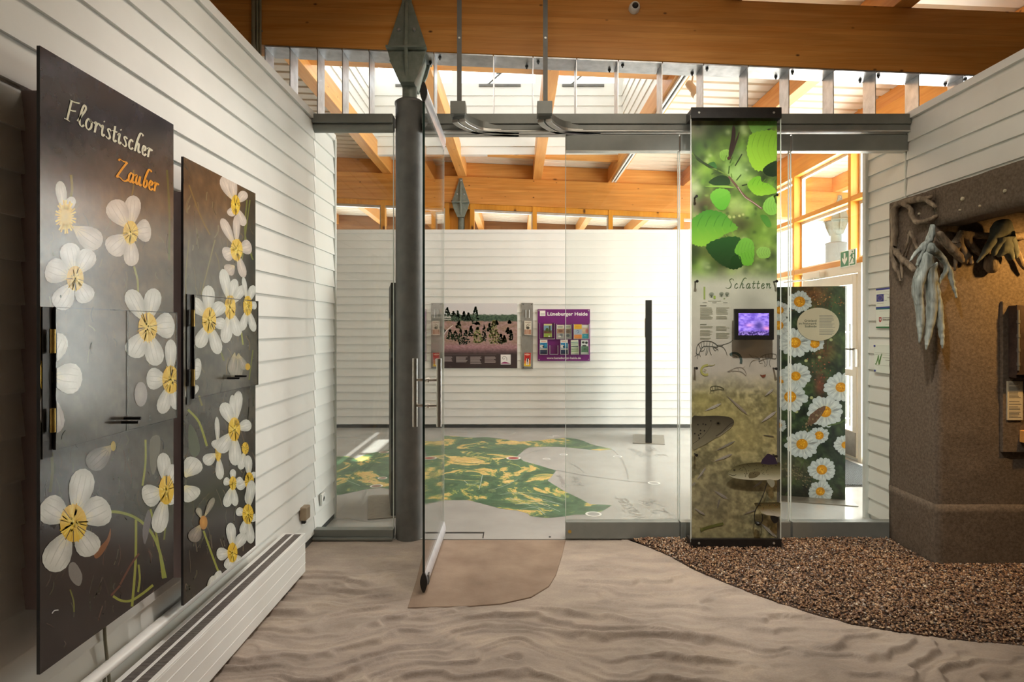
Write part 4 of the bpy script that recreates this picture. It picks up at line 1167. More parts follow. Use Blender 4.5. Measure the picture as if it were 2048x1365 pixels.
def panel1_picture(pr):
    undergrowth(pr, 88, 345, 380, 700, 60, 41, [(96, 78, 48), (72, 60, 42), (104, 96, 66), (60, 54, 40)])
    undergrowth(pr, 88, 345, 860, 1300, 170, 42, [(58, 50, 46), (70, 62, 52), (50, 58, 40), (82, 64, 56), (74, 74, 60), (44, 40, 40)])
    for s, e, w, c in (((272, 1040), (264, 1214), 5, STEM), ((301, 1019), (326, 1158), 4, STEM), ((291, 880), (285, 972), 4, STEM), ((338, 920), (328, 1080), 3.5, STEM2), ((277, 1130), (276, 1185), 4, STEM), ((140, 1180), (148, 1225), 3, STEM2),
                       ((142, 350), (140, 405), 5, (120, 112, 40)), ((267, 340), (262, 400), 3, (120, 100, 50)), ((268, 533), (276, 588), 4, (150, 150, 84)), ((334, 340), (338, 520), 4, (86, 84, 40)), ((103, 905), (100, 985), 6, (92, 92, 58))):
        pr.stroke([s, ((s[0] + e[0]) / 2 + 3, (s[1] + e[1]) / 2), e], w, c, 4)
    pr.stroke([(216, 1024), (242, 1026), (272, 1037), (300, 1062), (318, 1100), (331, 1157)], 5.5, (140, 150, 72), 6)
    pr.stroke([(226, 1193), (242, 1202), (262, 1202), (285, 1188), (306, 1171)], 5, STEM, 6)
    pr.poly([(221, 1057), (220, 1080), (205, 1108), (192, 1118), (188, 1108), (200, 1094), (214, 1078)], (132, 84, 50), 3)
    pr.poly([(285, 1060), (296, 1020), (302, 1040), (290, 1090)], (112, 108, 110), 3)
    for p in ([(240, 1170), (262, 1130), (278, 1108)], [(222, 1192), (240, 1172)]): pr.stroke(p, 4, (96, 62, 50), 4)
    pr.poly([(138, 1130), (150, 1126), (164, 1150), (160, 1172), (148, 1168), (138, 1152)], (130, 128, 124), 3)
    pr.poly([(300, 880), (318, 872), (320, 900), (308, 950), (300, 930)], (108, 106, 92), 3)
    # flower, top left, seen from the side
    petal(pr, 129, 434, 119, 362, 22); petal(pr, 129, 434, 146, 394, 20); petal(pr, 138, 448, 202, 492, 46, (214, 208, 198), (190, 184, 174))
    pr.layer += 1; pr.hold = True
    for k in range(30):
        a = -2.6 + k * .21; r = 34 if k % 3 else 26
        pr.stroke([(131, 434), (131 + .62 * r * math.cos(a), 434 + r * math.sin(a))], 3.4, [YEL, (222, 184, 44), (240, 214, 90)][k % 3], 1)
    pr.hold = False
    pr.ellipse(131, 434, 11, 15, (206, 184, 80), (222, 190, 60))
    flower(pr, (261, 465), 15, 23, [(267, 391, 33), (222, 402, 44), (217, 505, 46), (263, 533, 31), (302, 460, 46)], 3, (222, 216, 206), (206, 198, 186))
    flower(pr, (150, 557), 17, 25, [(136, 486, 42), (182, 500, 40), (178, 604, 40), (114, 618, 44), (91, 535, 52)], 4, (222, 222, 218), (202, 202, 196))
    pr.ellipse(121, 593, 2, 3, (20, 20, 20))
    flower(pr, (295, 655), 19, 29, [(257, 580, 36), (309, 577, 35), (349, 650, 52), (314, 732, 38), (261, 714, 44)], 5)
    flower(pr, (341, 760), 17, 28, [(341, 679, 24), (292, 757, 44), (322, 828, 28), (352, 820, 20)], 6)
    petal(pr, 84, 750, 124, 668, 44); petal(pr, 84, 752, 164, 760, 62); petal(pr, 84, 760, 112, 868, 48, (196, 192, 190), (170, 166, 164))
    heart(pr, 86, 752, 8, 30, 8)
    pr.ellipse(281, 789, 13, 25, (176, 172, 168), (150, 148, 144))
    petal(pr, 230, 886, 176, 936, 42, (150, 150, 146), (122, 120, 116)); pr.ellipse(226, 893, 5, 10, (180, 160, 60))
    flower(pr, (146, 1047), 27, 38, [(170, 938, 50), (219, 1012, 62), (188, 1110, 52), (98, 1143, 56), (82, 1008, 62)], 1)
    flower(pr, (332, 981), 15, 29, [(325, 906, 28), (284, 997, 46), (314, 1067, 33), (356, 1000, 40), (350, 930, 34)], 2)
    pr.stroke([(103, 1228), (108, 1222), (116, 1221)], 2.2, (200, 200, 200), 3)
    def place(u, v):                                   # title line on the board: Y along, z up
        p = Vector((XPN, 1.818 + .0455 * u, 2.184 + .0350 * v)); return (CX + p.x * F / p.y, CY - (p.z - EYE) * F / p.y)
    handwrite(pr, 'Floristischer', place, 4.6, (222, 220, 196), .155)
    def place2(u, v):
        p = Vector((XPN, 2.052 + .0475 * u, 2.066 + .0345 * v)); return (CX + p.x * F / p.y, CY - (p.z - EYE) * F / p.y)
    handwrite(pr, 'Zauber', place2, 4.4, (236, 158, 36), .10)

def panel2_ground(x, y):
    n = fbm(x / 18.0, y / 30.0, 15, 5); n2 = fbm(x / 4.0, y / 14.0, 19, 3)
    t = np.clip((y - 320) / 880.0, 0, 1)
    c = mixn((88, 66, 44), (84, 82, 72), np.clip(t / .3, 0, 1))
    k = np.clip((t - .5) / .25, 0, 1)[..., None]
    c = c * (1 - k) + np.array((42, 38, 36.)) * k
    k = (blob(x, y, 500, 520, 22, 160))[..., None]
    c = c * (1 - k) + np.array((44, 42, 28.)) * k
    return np.clip(c * (0.7 + 0.6 * n)[..., None] * (0.86 + .28 * n2)[..., None], 0, 255)
def panel2_picture(pr):
    undergrowth(pr, 369, 510, 380, 780, 80, 43, [(104, 92, 62), (80, 74, 54), (64, 62, 46), (110, 104, 80)])
    undergrowth(pr, 369, 510, 780, 1190, 130, 44, [(62, 56, 50), (76, 74, 58), (56, 62, 44), (88, 80, 66)])
    for pts, w, c in (([(376, 820), (398, 845), (414, 893)], 4.5, STEM), ([(407, 1062), (422, 1105), (437, 1145)], 4, STEM), ([(378, 370), (400, 430), (420, 470)], 2.5, (110, 92, 52)), ([(430, 480), (415, 540), (402, 590)], 2.5, (116, 108, 72)), ([(494, 400), (490, 470), (506, 520)], 3, STEM2),
                      ([(500, 400), (484, 520)], 2.5, STEM2), ([(506, 700), (498, 760)], 2.5, STEM2), ([(482, 660), (486, 690)], 3, STEM), ([(440, 700), (448, 722)], 3, STEM2), ([(376, 640), (371, 560), (378, 480)], 2.5, (108, 100, 66)), ([(398, 792), (404, 812)], 4, (120, 112, 60))):
        pr.stroke(pts, w, c, 4)
    pr.poly([(378, 850), (392, 865), (400, 900), (390, 915), (378, 900)], (84, 92, 72), 3)
    flower(pr, (471, 410), 9, 20, [(446, 352, 26), (463, 356, 18), (492, 384, 20), (489, 452, 17), (459, 432, 18)], 11, (226, 216, 204), (206, 196, 184))
    flower(pr, (473, 500), 12, 22, [(443, 437, 18), (473, 430, 15), (503, 492, 30), (488, 556, 17), (446, 512, 30)], 12, (224, 214, 202), (198, 188, 178))
    petal(pr, 471, 530, 452, 545, 26, (206, 194, 182), (186, 174, 162))
    flower(pr, (460, 615), 11, 24, [(445, 538, 21), (470, 558, 19), (488, 572, 20), (450, 687, 24), (477, 673, 22)], 13)
    flower(pr, (418, 641), 14, 26, [(381, 598, 28), (416, 571, 26), (446, 606, 28), (450, 650, 24), (437, 709, 24), (396, 696, 27)], 14)
    flower(pr, (495, 612), 9, 20, [(486, 554, 10), (507, 571, 16), (513, 610, 18), (508, 664, 15), (483, 662, 16)], 15)
    petal(pr, 372, 736, 402, 740, 44); petal(pr, 370, 770, 390, 790, 34)
    petal(pr, 478, 700, 470, 760, 26, (150, 146, 132), (124, 122, 108)); petal(pr, 470, 700, 462, 748, 18, (160, 154, 140), (134, 130, 116)); petal(pr, 476, 706, 490, 740, 16, (170, 164, 150), (140, 136, 120)); pr.ellipse(495, 734, 5, 7, (196, 160, 50))
    petal(pr, 436, 905, 433, 834, 10); flower(pr, (436, 905), 6, 18, [(430, 880, 20), (407, 927, 24), (440, 960, 17), (446, 880, 12)], 16)
    petal(pr, 490, 897, 480, 940, 16); heart(pr, 490, 897, 7, 12, 17)
    flower(pr, (468, 859), 12, 24, [(477, 782, 20), (464, 790, 14), (445, 806, 26), (502, 848, 24), (470, 932, 26), (436, 905, 30)], 18)
    flower(pr, (498, 963), 9, 18, [(495, 911, 16), (510, 945, 12), (472, 975, 20), (496, 1010, 16)], 19)
    flower(pr, (465, 967), 7, 14, [(465, 939, 13), (485, 960, 16), (446, 962, 17), (451, 1015, 19), (470, 1013, 15)], 20)
    flower(pr, (495, 1029), 11, 20, [(503, 961, 19), (471, 1022, 18), (512, 1040, 18), (501, 1088, 18), (483, 1070, 16)], 21)
    petal(pr, 366, 960, 394, 918, 40); petal(pr, 366, 968, 389, 1000, 40)
    flower(pr, (464, 1106), 10, 20, [(460, 1046, 20), (489, 1068, 22), (432, 1110, 26), (455, 1140, 22), (480, 1128, 18)], 22)
    petal(pr, 402, 1046, 382, 1084, 26, (160, 150, 138), (130, 122, 112)); petal(pr, 405, 1040, 427, 996, 12, (170, 164, 150), (140, 134, 122)); petal(pr, 402, 1040, 394, 1016, 12, (180, 176, 160), (150, 146, 130)); pr.ellipse(406, 1046, 8, 14, (206, 150, 50), (170, 116, 40))
    petal(pr, 420, 1180, 440, 1142, 14); petal(pr, 410, 1185, 428, 1152, 12)

def flower_panel(x0, x1, ztop, zbot, label, box, flaps, ground, picture, nu, nv, cat='display panel'):
    """x0, x1: left and right picture column of the board; box = (column of near end, z0, z1)"""
    ya_, yb_ = F * XPN / (x0 - CX), F * XPN / (x1 - CX)
    t = thing('flower_panel', label, cat, (XPN, (ya_ + yb_) / 2, zbot))
    def py(x, z): return CY - (z - EYE) * (x - CX) / XPN
    clip = [(x0, py(x0, ztop)), (x1, py(x1, ztop)), (x1, py(x1, zbot)), (x0, py(x0, zbot))]
    mb().box((XPN - .010, ya_, zbot), (XPN, yb_, ztop)).build('board', M['panel_edge'], t)
    by0, bz0, bz1 = box
    mb().box((XL - .005, by0, bz0), (XPN - .010, yb_ - .06, bz1)).build('backing_box', M['mauve'], t, .002)
    pr = Print(lambda x, y: onX(x, y, XPN), (1, 0, 0), clip)
    pr.grid(clip, nu, nv, ground)
    picture(pr)
    pr.build('printed_picture', M['print'], t)
    for fx0, fx1, fz1, fz0, hinge, knobs in flaps:
        pf = XPN + .013
        def on(x, y, pf=pf): return onX(x, y, pf)
        fa, fb = F * XPN / (fx0 - CX), F * XPN / (fx1 - CX)
        f = mb().box((XPN + .004, fa, fz0), (pf, fb, fz1)).build('flap', M['panel_edge'], t)
        # the same picture runs across the flap
        c2 = [(x0_, CY - (z - EYE) * (x0_ - CX) / pf) for x0_, z in ((CX + F * pf / fa, fz1), (CX + F * pf / fb, fz1), (CX + F * pf / fb, fz0), (CX + F * pf / fa, fz0))]
        p2 = Print(on, (1, 0, 0), c2)
        p2.grid(c2, max(8, int(nu * (fx1 - fx0) / (x1 - x0))), nv // 4, ground)
        picture(p2)
        for k in range(4):                             # dark cut edge of the flap
            p2.stroke([c2[k], c2[(k + 1) % 4]], 2.2, (52, 48, 46), 1)
        p2.build('printed_picture', M['print'], f)
        if hinge:
            hy = fa - .018
            mb().box((XPN + .001, hy - .02, fz0 - .02), (XPN + .004, hy + .016, fz1 + .0)).build('hinge_strip', M['black_metal'], f)
            for z in (fz1 - .10, fz0 + .09):
                mb().tube([(pf + .004, hy, z - .035), (pf + .004, hy, z + .035)], .008, 10).build('hinge', M['brass'], f)
        for kx, ky in knobs:
            k = onX(kx, ky, pf)
            mb().tube([k, k + Vector((.052, 0, 0))], .0055, 8).lathe(k + Vector((.052, 0, 0)), [(.0055, 0), (.0055, .006)], 8, axis='X').build('knob', M['black_metal'], f)
    return t
yz = lambda px: F * XPN / (px - CX)
flower_panel(80, 347, 2.362, .552, 'first and nearest flower panel, titled Floristischer Zauber, with two flaps', (1.807, .56 + .14, 2.266),
             [(103, 246.4, 1.611, 1.190, True, [(244, 845)]), (247, 347, 1.611, 1.190, False, [(249, 837)])], panel1_ground, panel1_picture, 66, 290)
flower_panel(367, 511, 2.255, .406, 'second flower panel, untitled, further along the left wall toward the glass', (2.47, .52, 2.11),
             [(382, 511, 1.690, 1.251, True, [(455, 757), (470, 753)])], panel2_ground, panel2_picture, 44, 230)
c0 = onX(209, 1258, XL + .02)
cb = mb().tube(spline([tuple(c0 + Vector((0, .03, .1))), tuple(c0), tuple(c0 + Vector((.01, .012, -.25))), tuple(c0 + Vector((.0, -.02, -.5))), (c0.x, c0.y, .30)], 5), .0055, 8)
tag(cb.build('power_cable', M['pipe']), 'thin grey cable hanging from under the first flower panel to the heater', 'cable')
s = onX(646, 998, XL + .02)
so = thing('wall_socket', 'small white socket low on the left wall behind the glass', 'socket', s)
mb().box((s.x - .012, s.y - .04, s.z - .042), (s.x + .006, s.y + .04, s.z + .042)).build('plate', M['white'], so, .003)
mb().lathe((s.x + .006, s.y, s.z), [(.022, 0), (.019, .003), (.018, .0)], 16, axis='X').build('inset', M['trim_white'], so)
s = onX(611, 1026, XL + .03)
br = thing('corner_clip', 'small bronze coloured bracket on the left wall just in front of the glass', 'bracket', s)
mb().box((s.x - .028, s.y - .045, s.z - .045), (s.x + .02, s.y + .045, s.z + .045)).build('cover', M['bracket_brown'], br, .008)
mb().box((s.x - .028, s.y - .01, s.z - .075), (s.x + .0, s.y + .02, s.z - .045)).build('catch', M['black_metal'], br, .003)
# conduits and camera on the near beam
for i, (dx, r) in enumerate(((0, .014), (.026, .010), (.047, .009))):
    x = (506.5 - CX) * (YN - .02) / F + dx
    p = mb().tube([(x, YN - r - .002, near_bottom(x) - .10), (x, YN - r - .002, near_top(x) + .2)], r, 10)
    p.box((x - r - .006, YN - .012, near_bottom(x) + .09), (x + r + .006, YN - .002, near_bottom(x) + .10))
    tag(p.build('conduit', M['pipe']), ['thick conduit on the beam, leftmost of three over the left wall', 'middle thin conduit of three on the beam over the left wall', 'rightmost thin conduit of three on the beam over the left wall'][i], 'conduit', 'conduits on the near beam')
c = P(1268, 18, YN)
cm = thing('ceiling_camera', 'small white round sensor with dark lens on the near beam', 'sensor', c)
mb().lathe((c.x, YN, c.z), [(.040, 0), (.040, -.02), (.034, -.045), (.026, -.05)], 24, axis='Y').build('housing', M['trim_white'], cm)
mb().lathe((c.x, YN - .044, c.z), [(.023, 0), (.022, -.010), (.012, -.018)], 20, axis='Y').build('lens', M['black'], cm)
# light track under the sixth joist with its spotlight
jx = JX[5]; jz = near_top(jx)
lt = thing('light_track', 'white light track under the joist right of the roof lantern', 'light track', (jx, 7.5, jz))
mb().box((jx - .035, 5.2, jz - .03), (jx - .012, 9.72, jz)).box((jx + .012, 5.2, jz - .03), (jx + .035, 9.72, jz)).box((jx - .012, 5.2, jz - .012), (jx + .012, 9.72, jz), 1).box((jx - .035, 8.05, jz - .034), (jx + .035, 8.12, jz)).build('profile', [M['white'], M['grille_dark']], lt)
s = P(1386, 178, 5.36)
sp_ = thing('track_spotlight', 'cream cylindrical spotlight on the light track above the leaf banner', 'spotlight', s)
mb().box((jx + .0, 5.33, jz - .05), (jx + .03, 5.42, jz - .012)).tube([(jx + .02, 5.38, jz - .04), s + Vector((-.01, .01, .03))], .008, 8).build('arm', M['lamp_cream'], sp_)
ax = Vector((.035, -.045, -.075)).normalized()
mb().tube([s - ax * .085, s - ax * .05, s + ax * .04], [.030, .034, .034], 18).tube([s + ax * .042, s + ax * .10], [.047, .052], 18).build('lamp_body', M['lamp_cream'], sp_)

# =================================================================== LEAF BANNER (acrylic display in front of the glass)
YB = 4.24                                              # plane of the print
bn = thing('acrylic_banner', 'tall acrylic display banner titled Schatten with leaves, shrimps and trout', 'display banner', (1.55, YB, 0))
bp = lambda x, y: P(x, y, YB)
BX0, BX1, BY0, BY1 = 1383.5, 1554, 222, 1090
def banner_ground(x, y):
    n = fbm(x / 30.0, y / 30.0, 51, 4); n2 = fbm(x / 9.0, y / 9.0, 57, 4); n3 = fbm(x / 3.2, y / 3.2, 61, 2)
    leafy = mixn((66, 90, 40), (160, 192, 92), (n - .28) / .4)
    leafy = leafy * (.82 + .36 * n2)[..., None]
    for cx_, cy_, rx, ry, c, k in ((1395, 255, 26, 40, (150, 142, 122), .9), (1440, 255, 26, 22, (34, 44, 26), .9), (1485, 238, 24, 22, (34, 48, 26), .8), (1420, 280, 22, 18, (38, 50, 28), .7), (1450, 280, 26, 22, (120, 156, 56), .6),
                                   (1395, 300, 22, 22, (70, 110, 44), .7), (1412, 325, 22, 20, (128, 168, 56), .7), (1388, 395, 15, 34, (196, 192, 184), .85), (1408, 410, 26, 22, (70, 48, 40), .8), (1450, 375, 26, 16, (48, 40, 30), .7), (1530, 355, 20, 18, (30, 44, 24), .7),
                                   (1425, 345, 20, 24, (140, 184, 60), .7), (1475, 345, 26, 26, (168, 204, 130), .7), (1475, 420, 20, 26, (170, 192, 120), .7), (1465, 432, 24, 16, (150, 160, 90), .7), (1495, 448, 40, 20, (58, 54, 34), .8), (1390, 508, 16, 24, (46, 62, 40), .8),
                                   (1520, 470, 26, 34, (120, 160, 58), .7), (1535, 520, 24, 24, (160, 180, 110), .7), (1440, 520, 54, 36, (58, 48, 30), .75), (1410, 540, 30, 26, (138, 186, 72), .8), (1470, 545, 40, 18, (120, 116, 100), .6), (1530, 430, 24, 40, (136, 182, 66), .5)):
        b = (blob(x, y, cx_, cy_, rx, ry) * k)[..., None]
        leafy = leafy * (1 - b) + np.array(c, float) * b
    rb_ = np.random.RandomState(12)
    for k_ in range(110):
        cx_, cy_ = rb_.uniform(1380, 1558), rb_.uniform(225, 545); r_ = rb_.uniform(3, 13)
        col_ = [(168, 206, 96), (44, 62, 30), (128, 176, 66), (196, 214, 150), (84, 120, 48), (30, 42, 24)][rb_.randint(6)]
        b = (blob(x, y, cx_, cy_, r_, r_ * rb_.uniform(.6, 1.5)) ** 1.0 * .6)[..., None]
        leafy = leafy * (1 - b) + np.array(col_, float) * b
    pale = mixn((206, 204, 188), (196, 188, 178), (y - 600) / 110.0) + ((n - .5) * 26)[..., None]
    pale = pale * (1 - (blob(x, y, 1505, 610, 40, 40) * .12)[..., None])
    murk = mixn((124, 119, 90), (192, 182, 140), (n2 - .30) / .38) * (.86 + .28 * n3)[..., None]
    for cx_, cy_, rx, ry, c, k in ((1440, 830, 60, 40, (190, 176, 108), .5), (1490, 880, 50, 40, (200, 186, 126), .55), (1420, 1010, 50, 60, (132, 124, 102), .5), (1400, 800, 30, 24, (176, 166, 100), .5), (1480, 960, 40, 30, (128, 120, 84), .4), (1430, 1065, 60, 20, (186, 176, 132), .5), (1545, 800, 16, 70, (120, 112, 60), .4)):
        b = (blob(x, y, cx_, cy_, rx, ry) * k)[..., None]
        murk = murk * (1 - b) + np.array(c, float) * b
    a = np.clip((y - 528) / 46.0, 0, 1)[..., None]; a = a * a * (3 - 2 * a)
    c = leafy * (1 - a) + pale * a
    d = np.clip((y - 742) / 52.0 + (n - .5) * .5, 0, 1)[..., None]
    c = c * (1 - d) + murk * d
    return np.clip(c, 0, 255)
pb_ = Print(bp, (0, -1, 0), [(BX0, BY0), (BX1, BY0), (BX1, BY1), (BX0, BY1)])
pb_.grid([(BX0, BY0), (BX1, BY0), (BX1, BY1), (BX0, BY1)], 100, 500, banner_ground)
Z = lambda pts, k=3.79, ox=1370, oy=200: [(ox + a / k, oy + b / k) for a, b in pts]
def leaf(pts, c0, c1, veins=True):
    q = Z(pts); q = spline(q, 6, True)
    cx_ = sum(p[0] for p in q) / len(q); cy_ = sum(p[1] for p in q) / len(q)
    q = [np.array((cx_, cy_)) + (p - np.array((cx_, cy_))) * (1 + (.035 if i % 2 else -.02)) for i, p in enumerate(q)]     # toothed edge
    y0 = min(p[1] for p in q); y1 = max(p[1] for p in q)
    cols = [np.array(c0) * (1 - (p[1] - y0) / (y1 - y0)) + np.array(c1) * ((p[1] - y0) / (y1 - y0)) for p in q]
    pb_.fan(q, (np.array(c0) + np.array(c1)) / 2, cols, (cx_, cy_))
    if veins:
        x0 = min(p[0] for p in q); x1 = max(p[0] for p in q)
        for k in range(1, 6):
            t = k / 6
            pb_.stroke([(x0 + (x1 - x0) * t, cy_ - (y1 - y0) * .02), (x0 + (x1 - x0) * (t + .05), cy_ - (y1 - y0) * .2), (x0 + (x1 - x0) * (t + .12), cy_ - (y1 - y0) * .33)], .9, np.array(c0) * .86, 3)
            pb_.stroke([(x0 + (x1 - x0) * t, cy_ + (y1 - y0) * .02), (x0 + (x1 - x0) * (t + .06), cy_ + (y1 - y0) * .18), (x0 + (x1 - x0) * (t + .12), cy_ + (y1 - y0) * .28)], .9, np.array(c1) * .9, 3)
leaf([(480, 150), (560, 112), (690, 122), (695, 185), (600, 232), (520, 252), (490, 210)], (92, 142, 62), (126, 178, 78))
leaf([(500, 262), (600, 232), (696, 250), (696, 430), (600, 530), (520, 520), (470, 400), (480, 310)], (140, 196, 58), (160, 208, 58))
leaf([(590, 530), (640, 482), (700, 470), (700, 570), (625, 575)], (34, 56, 26), (26, 44, 22), False)
leaf([(45, 930), (100, 870), (180, 835), (290, 860), (340, 910), (398, 975), (300, 1020), (170, 1100), (90, 1105), (40, 1060)], (66, 138, 44), (148, 204, 66))
leaf([(160, 1110), (260, 1052), (400, 1040), (440, 1100), (470, 1180), (460, 1240), (380, 1284), (300, 1262), (220, 1205)], (38, 88, 34), (30, 62, 22), False)
leaf([(420, 1062), (480, 1050), (522, 1100), (512, 1240), (440, 1250), (420, 1190), (375, 1150)], (120, 186, 68), (108, 176, 54))
leaf([(540, 1150), (580, 1115), (640, 1130), (640, 1190), (570, 1200)], (150, 196, 96), (140, 186, 84))
leaf([(475, 640), (520, 590), (570, 580), (582, 620), (640, 640), (692, 700), (560, 726), (500, 690)], (112, 176, 46), (150, 204, 58))
leaf([(590, 820), (620, 752), (700, 730), (700, 850), (640, 872)], (142, 200, 86), (132, 190, 76))
leaf([(180, 628), (220, 590), (280, 572), (330, 590), (337, 640), (250, 648)], (30, 56, 24), (42, 74, 36), False)
leaf([(150, 655), (250, 650), (330, 652), (368, 668), (250, 664)], (150, 194, 84), (136, 182, 70), False)
leaf([(190, 730), (250, 672), (330, 690), (342, 760), (300, 832), (240, 820)], (122, 192, 66), (96, 176, 52), False)
leaf([(265, 432), (270, 392), (320, 375), (336, 400), (320, 450), (290, 462)], (150, 194, 86), (126, 172, 66))
leaf([(170, 490), (220, 470), (240, 520), (190, 520)], (52, 104, 46), (66, 122, 50), False)
leaf([(570, 880), (620, 880), (655, 950), (620, 960)], (70, 130, 46), (90, 150, 56), False)
pb_.stroke(Z([(50, 400), (120, 470), (200, 512), (280, 550), (330, 580)]), 2.6, (112, 138, 60), 5)
pb_.stroke(Z([(330, 580), (380, 640), (440, 715), (500, 765), (582, 826)]), 4.2, (118, 88, 74), 5)
pb_.stroke(Z([(400, 660), (450, 735), (520, 780), (578, 822)]), 1.4, (190, 168, 156), 5)
pb_.poly(Z([(58, 402), (140, 468), (232, 520), (180, 514), (90, 455)]), (48, 66, 26))
for a in ([(300, 470), (315, 420)], [(340, 480), (360, 430)], [(345, 500), (372, 470)], [(380, 500), (432, 410)], [(330, 560), (336, 500)], [(390, 610), (425, 566)], [(430, 650), (470, 640)], [(270, 520), (200, 565)], [(350, 560), (355, 590)]):
    pb_.stroke(Z(a), 2.4, random.choice([(70, 96, 40), (104, 140, 56), (52, 66, 34)]), 2)
pb_.poly(Z([(360, 202), (372, 198), (382, 225), (382, 282), (366, 372), (338, 440), (330, 400), (350, 285)]), (48, 28, 24), 3)
pb_.poly(Z([(410, 240), (402, 292), (352, 432), (346, 405)]), (58, 40, 34), 2)
pb_.poly(Z([(318, 440), (338, 425), (350, 445), (330, 455)]), (72, 44, 30), 2)
for x, y in ((335, 885), (370, 888), (412, 880), (440, 870), (340, 890)): pb_.ellipse(1370 + x / 3.79, 200 + y / 3.79, 3.2, 3.2, (196, 206, 130), (150, 160, 90))
def place_s(u, v): return (1453 + 12.7 * u, 577 - 9.6 * v)
handwrite(pb_, 'Schatten', place_s, 1.9, (96, 112, 82), .24)
# diagrams and columns of small print
pb_.rect(1407, 574, 1410.5, 599, (156, 172, 98))
for x, y, r in ((1423, 590, 5.5), (1443, 589, 5), (1454, 589, 4.8)):
    pb_.ellipse(x, y, r, r, (150, 156, 136), (186, 188, 170))
    for k in range(7): pb_.stroke([(x, y + r), (x + r * math.cos(.45 + k * .38 + 3.0), y + r * math.sin(.45 + k * .38 + 3.0) * .9)], .7, (90, 96, 82), 1)
pb_.rect(1427, 592, 1431, 598, (150, 176, 70)); pb_.rect(1447, 596, 1450, 598.5, (150, 160, 120))
pb_.rect(1416, 602, 1442, 602.7, (150, 150, 136))
for x in (1405, 1424, 1446): pb_.rect(x, 605, x + 9, 605.8, (168, 166, 154))
rs = random.Random(5)
for x0, w, y0, n in ((1400, 26, 615.5, 10), (1432, 27, 615.5, 6), (1432, 28, 632.5, 3), (1400, 26, 653, 2), (1400, 26, 661, 5), (1432, 27, 653, 4), (1432, 27, 666, 5), (1400, 24, 676, 2)):
    for k in range(n): pb_.rect(x0, y0 + k * 2.45, x0 + w * rs.uniform(.72, 1), y0 + k * 2.45 + 1.0, (166, 164, 142))
for y in (611, 648.5): pb_.rect(1400, y, 1413, y + 1.3, (112, 112, 96))
# shrimps
S = lambda pts: Z(pts, 5.69, 1370, 540)
INK = (74, 76, 70)
def shrimp(pts, legs, ants, ink=INK, w=1.2, fill=None):
    if fill: pb_.poly(S(pts), fill, 3)
    pb_.stroke(S(pts + pts[:1]), w, ink, 4)
    for l in legs + ants: pb_.stroke(S(l), w * .7, ink, 3)
shrimp([(130, 930), (140, 862), (200, 815), (290, 815), (355, 850), (368, 882), (300, 872), (215, 872), (180, 910), (152, 962), (128, 950)],
       [[(215, 815), (215, 872)], [(250, 812), (245, 872)], [(285, 815), (275, 872)], [(320, 830), (305, 872)], [(180, 825), (190, 890)], [(155, 850), (180, 905)], [(262, 880), (258, 930), (235, 975)], [(280, 880), (282, 930), (300, 970)], [(250, 880), (240, 930), (236, 965)], [(315, 880), (340, 920), (360, 905)], [(320, 878), (370, 905), (375, 925)], [(230, 876), (210, 920), (170, 925)], [(150, 960), (110, 985)], [(150, 962), (140, 1015)], [(160, 950), (175, 990)]],
       [[(355, 858), (420, 855), (500, 830), (545, 800)], [(360, 866), (430, 880), (465, 930), (478, 975)], [(360, 862), (410, 870), (440, 845)]], w=1.25)
shrimp([(840, 1045), (850, 1010), (880, 980), (950, 958), (1030, 962), (1030, 1010), (960, 1005), (890, 1020)],
       [[(880, 985), (890, 1020)], [(915, 970), (920, 1012)], [(950, 960), (952, 1005)], [(990, 958), (990, 1008)], [(890, 1025), (910, 1070), (900, 1100)], [(930, 1015), (935, 1060), (915, 1105)], [(970, 1010), (960, 1060), (970, 1105)], [(850, 1040), (850, 1060), (880, 1060)]],
       [[(845, 1010), (800, 985), (735, 980)], [(845, 1020), (780, 1030), (745, 1060), (732, 1105)], [(850, 1005), (770, 1000), (725, 960)]], (120, 116, 108))
pb_.stroke(S([(510, 968), (545, 950), (590, 955), (625, 985), (638, 1030), (634, 1068)]), 5.0, (84, 100, 98), 5)
pb_.stroke(S([(525, 975), (575, 985), (590, 1000)]), 2.0, (124, 138, 132), 4)
pb_.stroke(S([(262, 1085), (215, 1095), (186, 1130), (190, 1170), (222, 1195), (262, 1190)]), 4.4, (178, 174, 104), 5)
for a in ([(250, 1085), (300, 1092), (340, 1075)], [(270, 1082), (320, 1090)], [(215, 1130), (245, 1140)], [(205, 1150), (235, 1160)]): pb_.stroke(S(a), 1, (168, 164, 110), 3)
shrimp([(490, 1155), (540, 1130), (590, 1112), (650, 1115), (690, 1165), (690, 1200), (640, 1160), (560, 1150)], [[(560, 1150), (540, 1165)], [(640, 1160), (655, 1180)], [(600, 1115), (610, 1150)]], [[(540, 1135), (500, 1165), (478, 1150)], [(650, 1120), (680, 1100)]], (150, 142, 132), 1)
pb_.poly(S([(850, 1190), (875, 1200), (918, 1190), (905, 1222), (880, 1226)]), (126, 72, 54), 2)
shrimp([(285, 1345), (310, 1325), (360, 1322), (420, 1340), (440, 1365), (380, 1360), (300, 1375)], [[(310, 1330), (315, 1372)], [(340, 1325), (342, 1368)], [(370, 1325), (370, 1362)], [(330, 1370), (325, 1400)], [(300, 1370), (280, 1405)]], [], (92, 92, 72), 1.2)
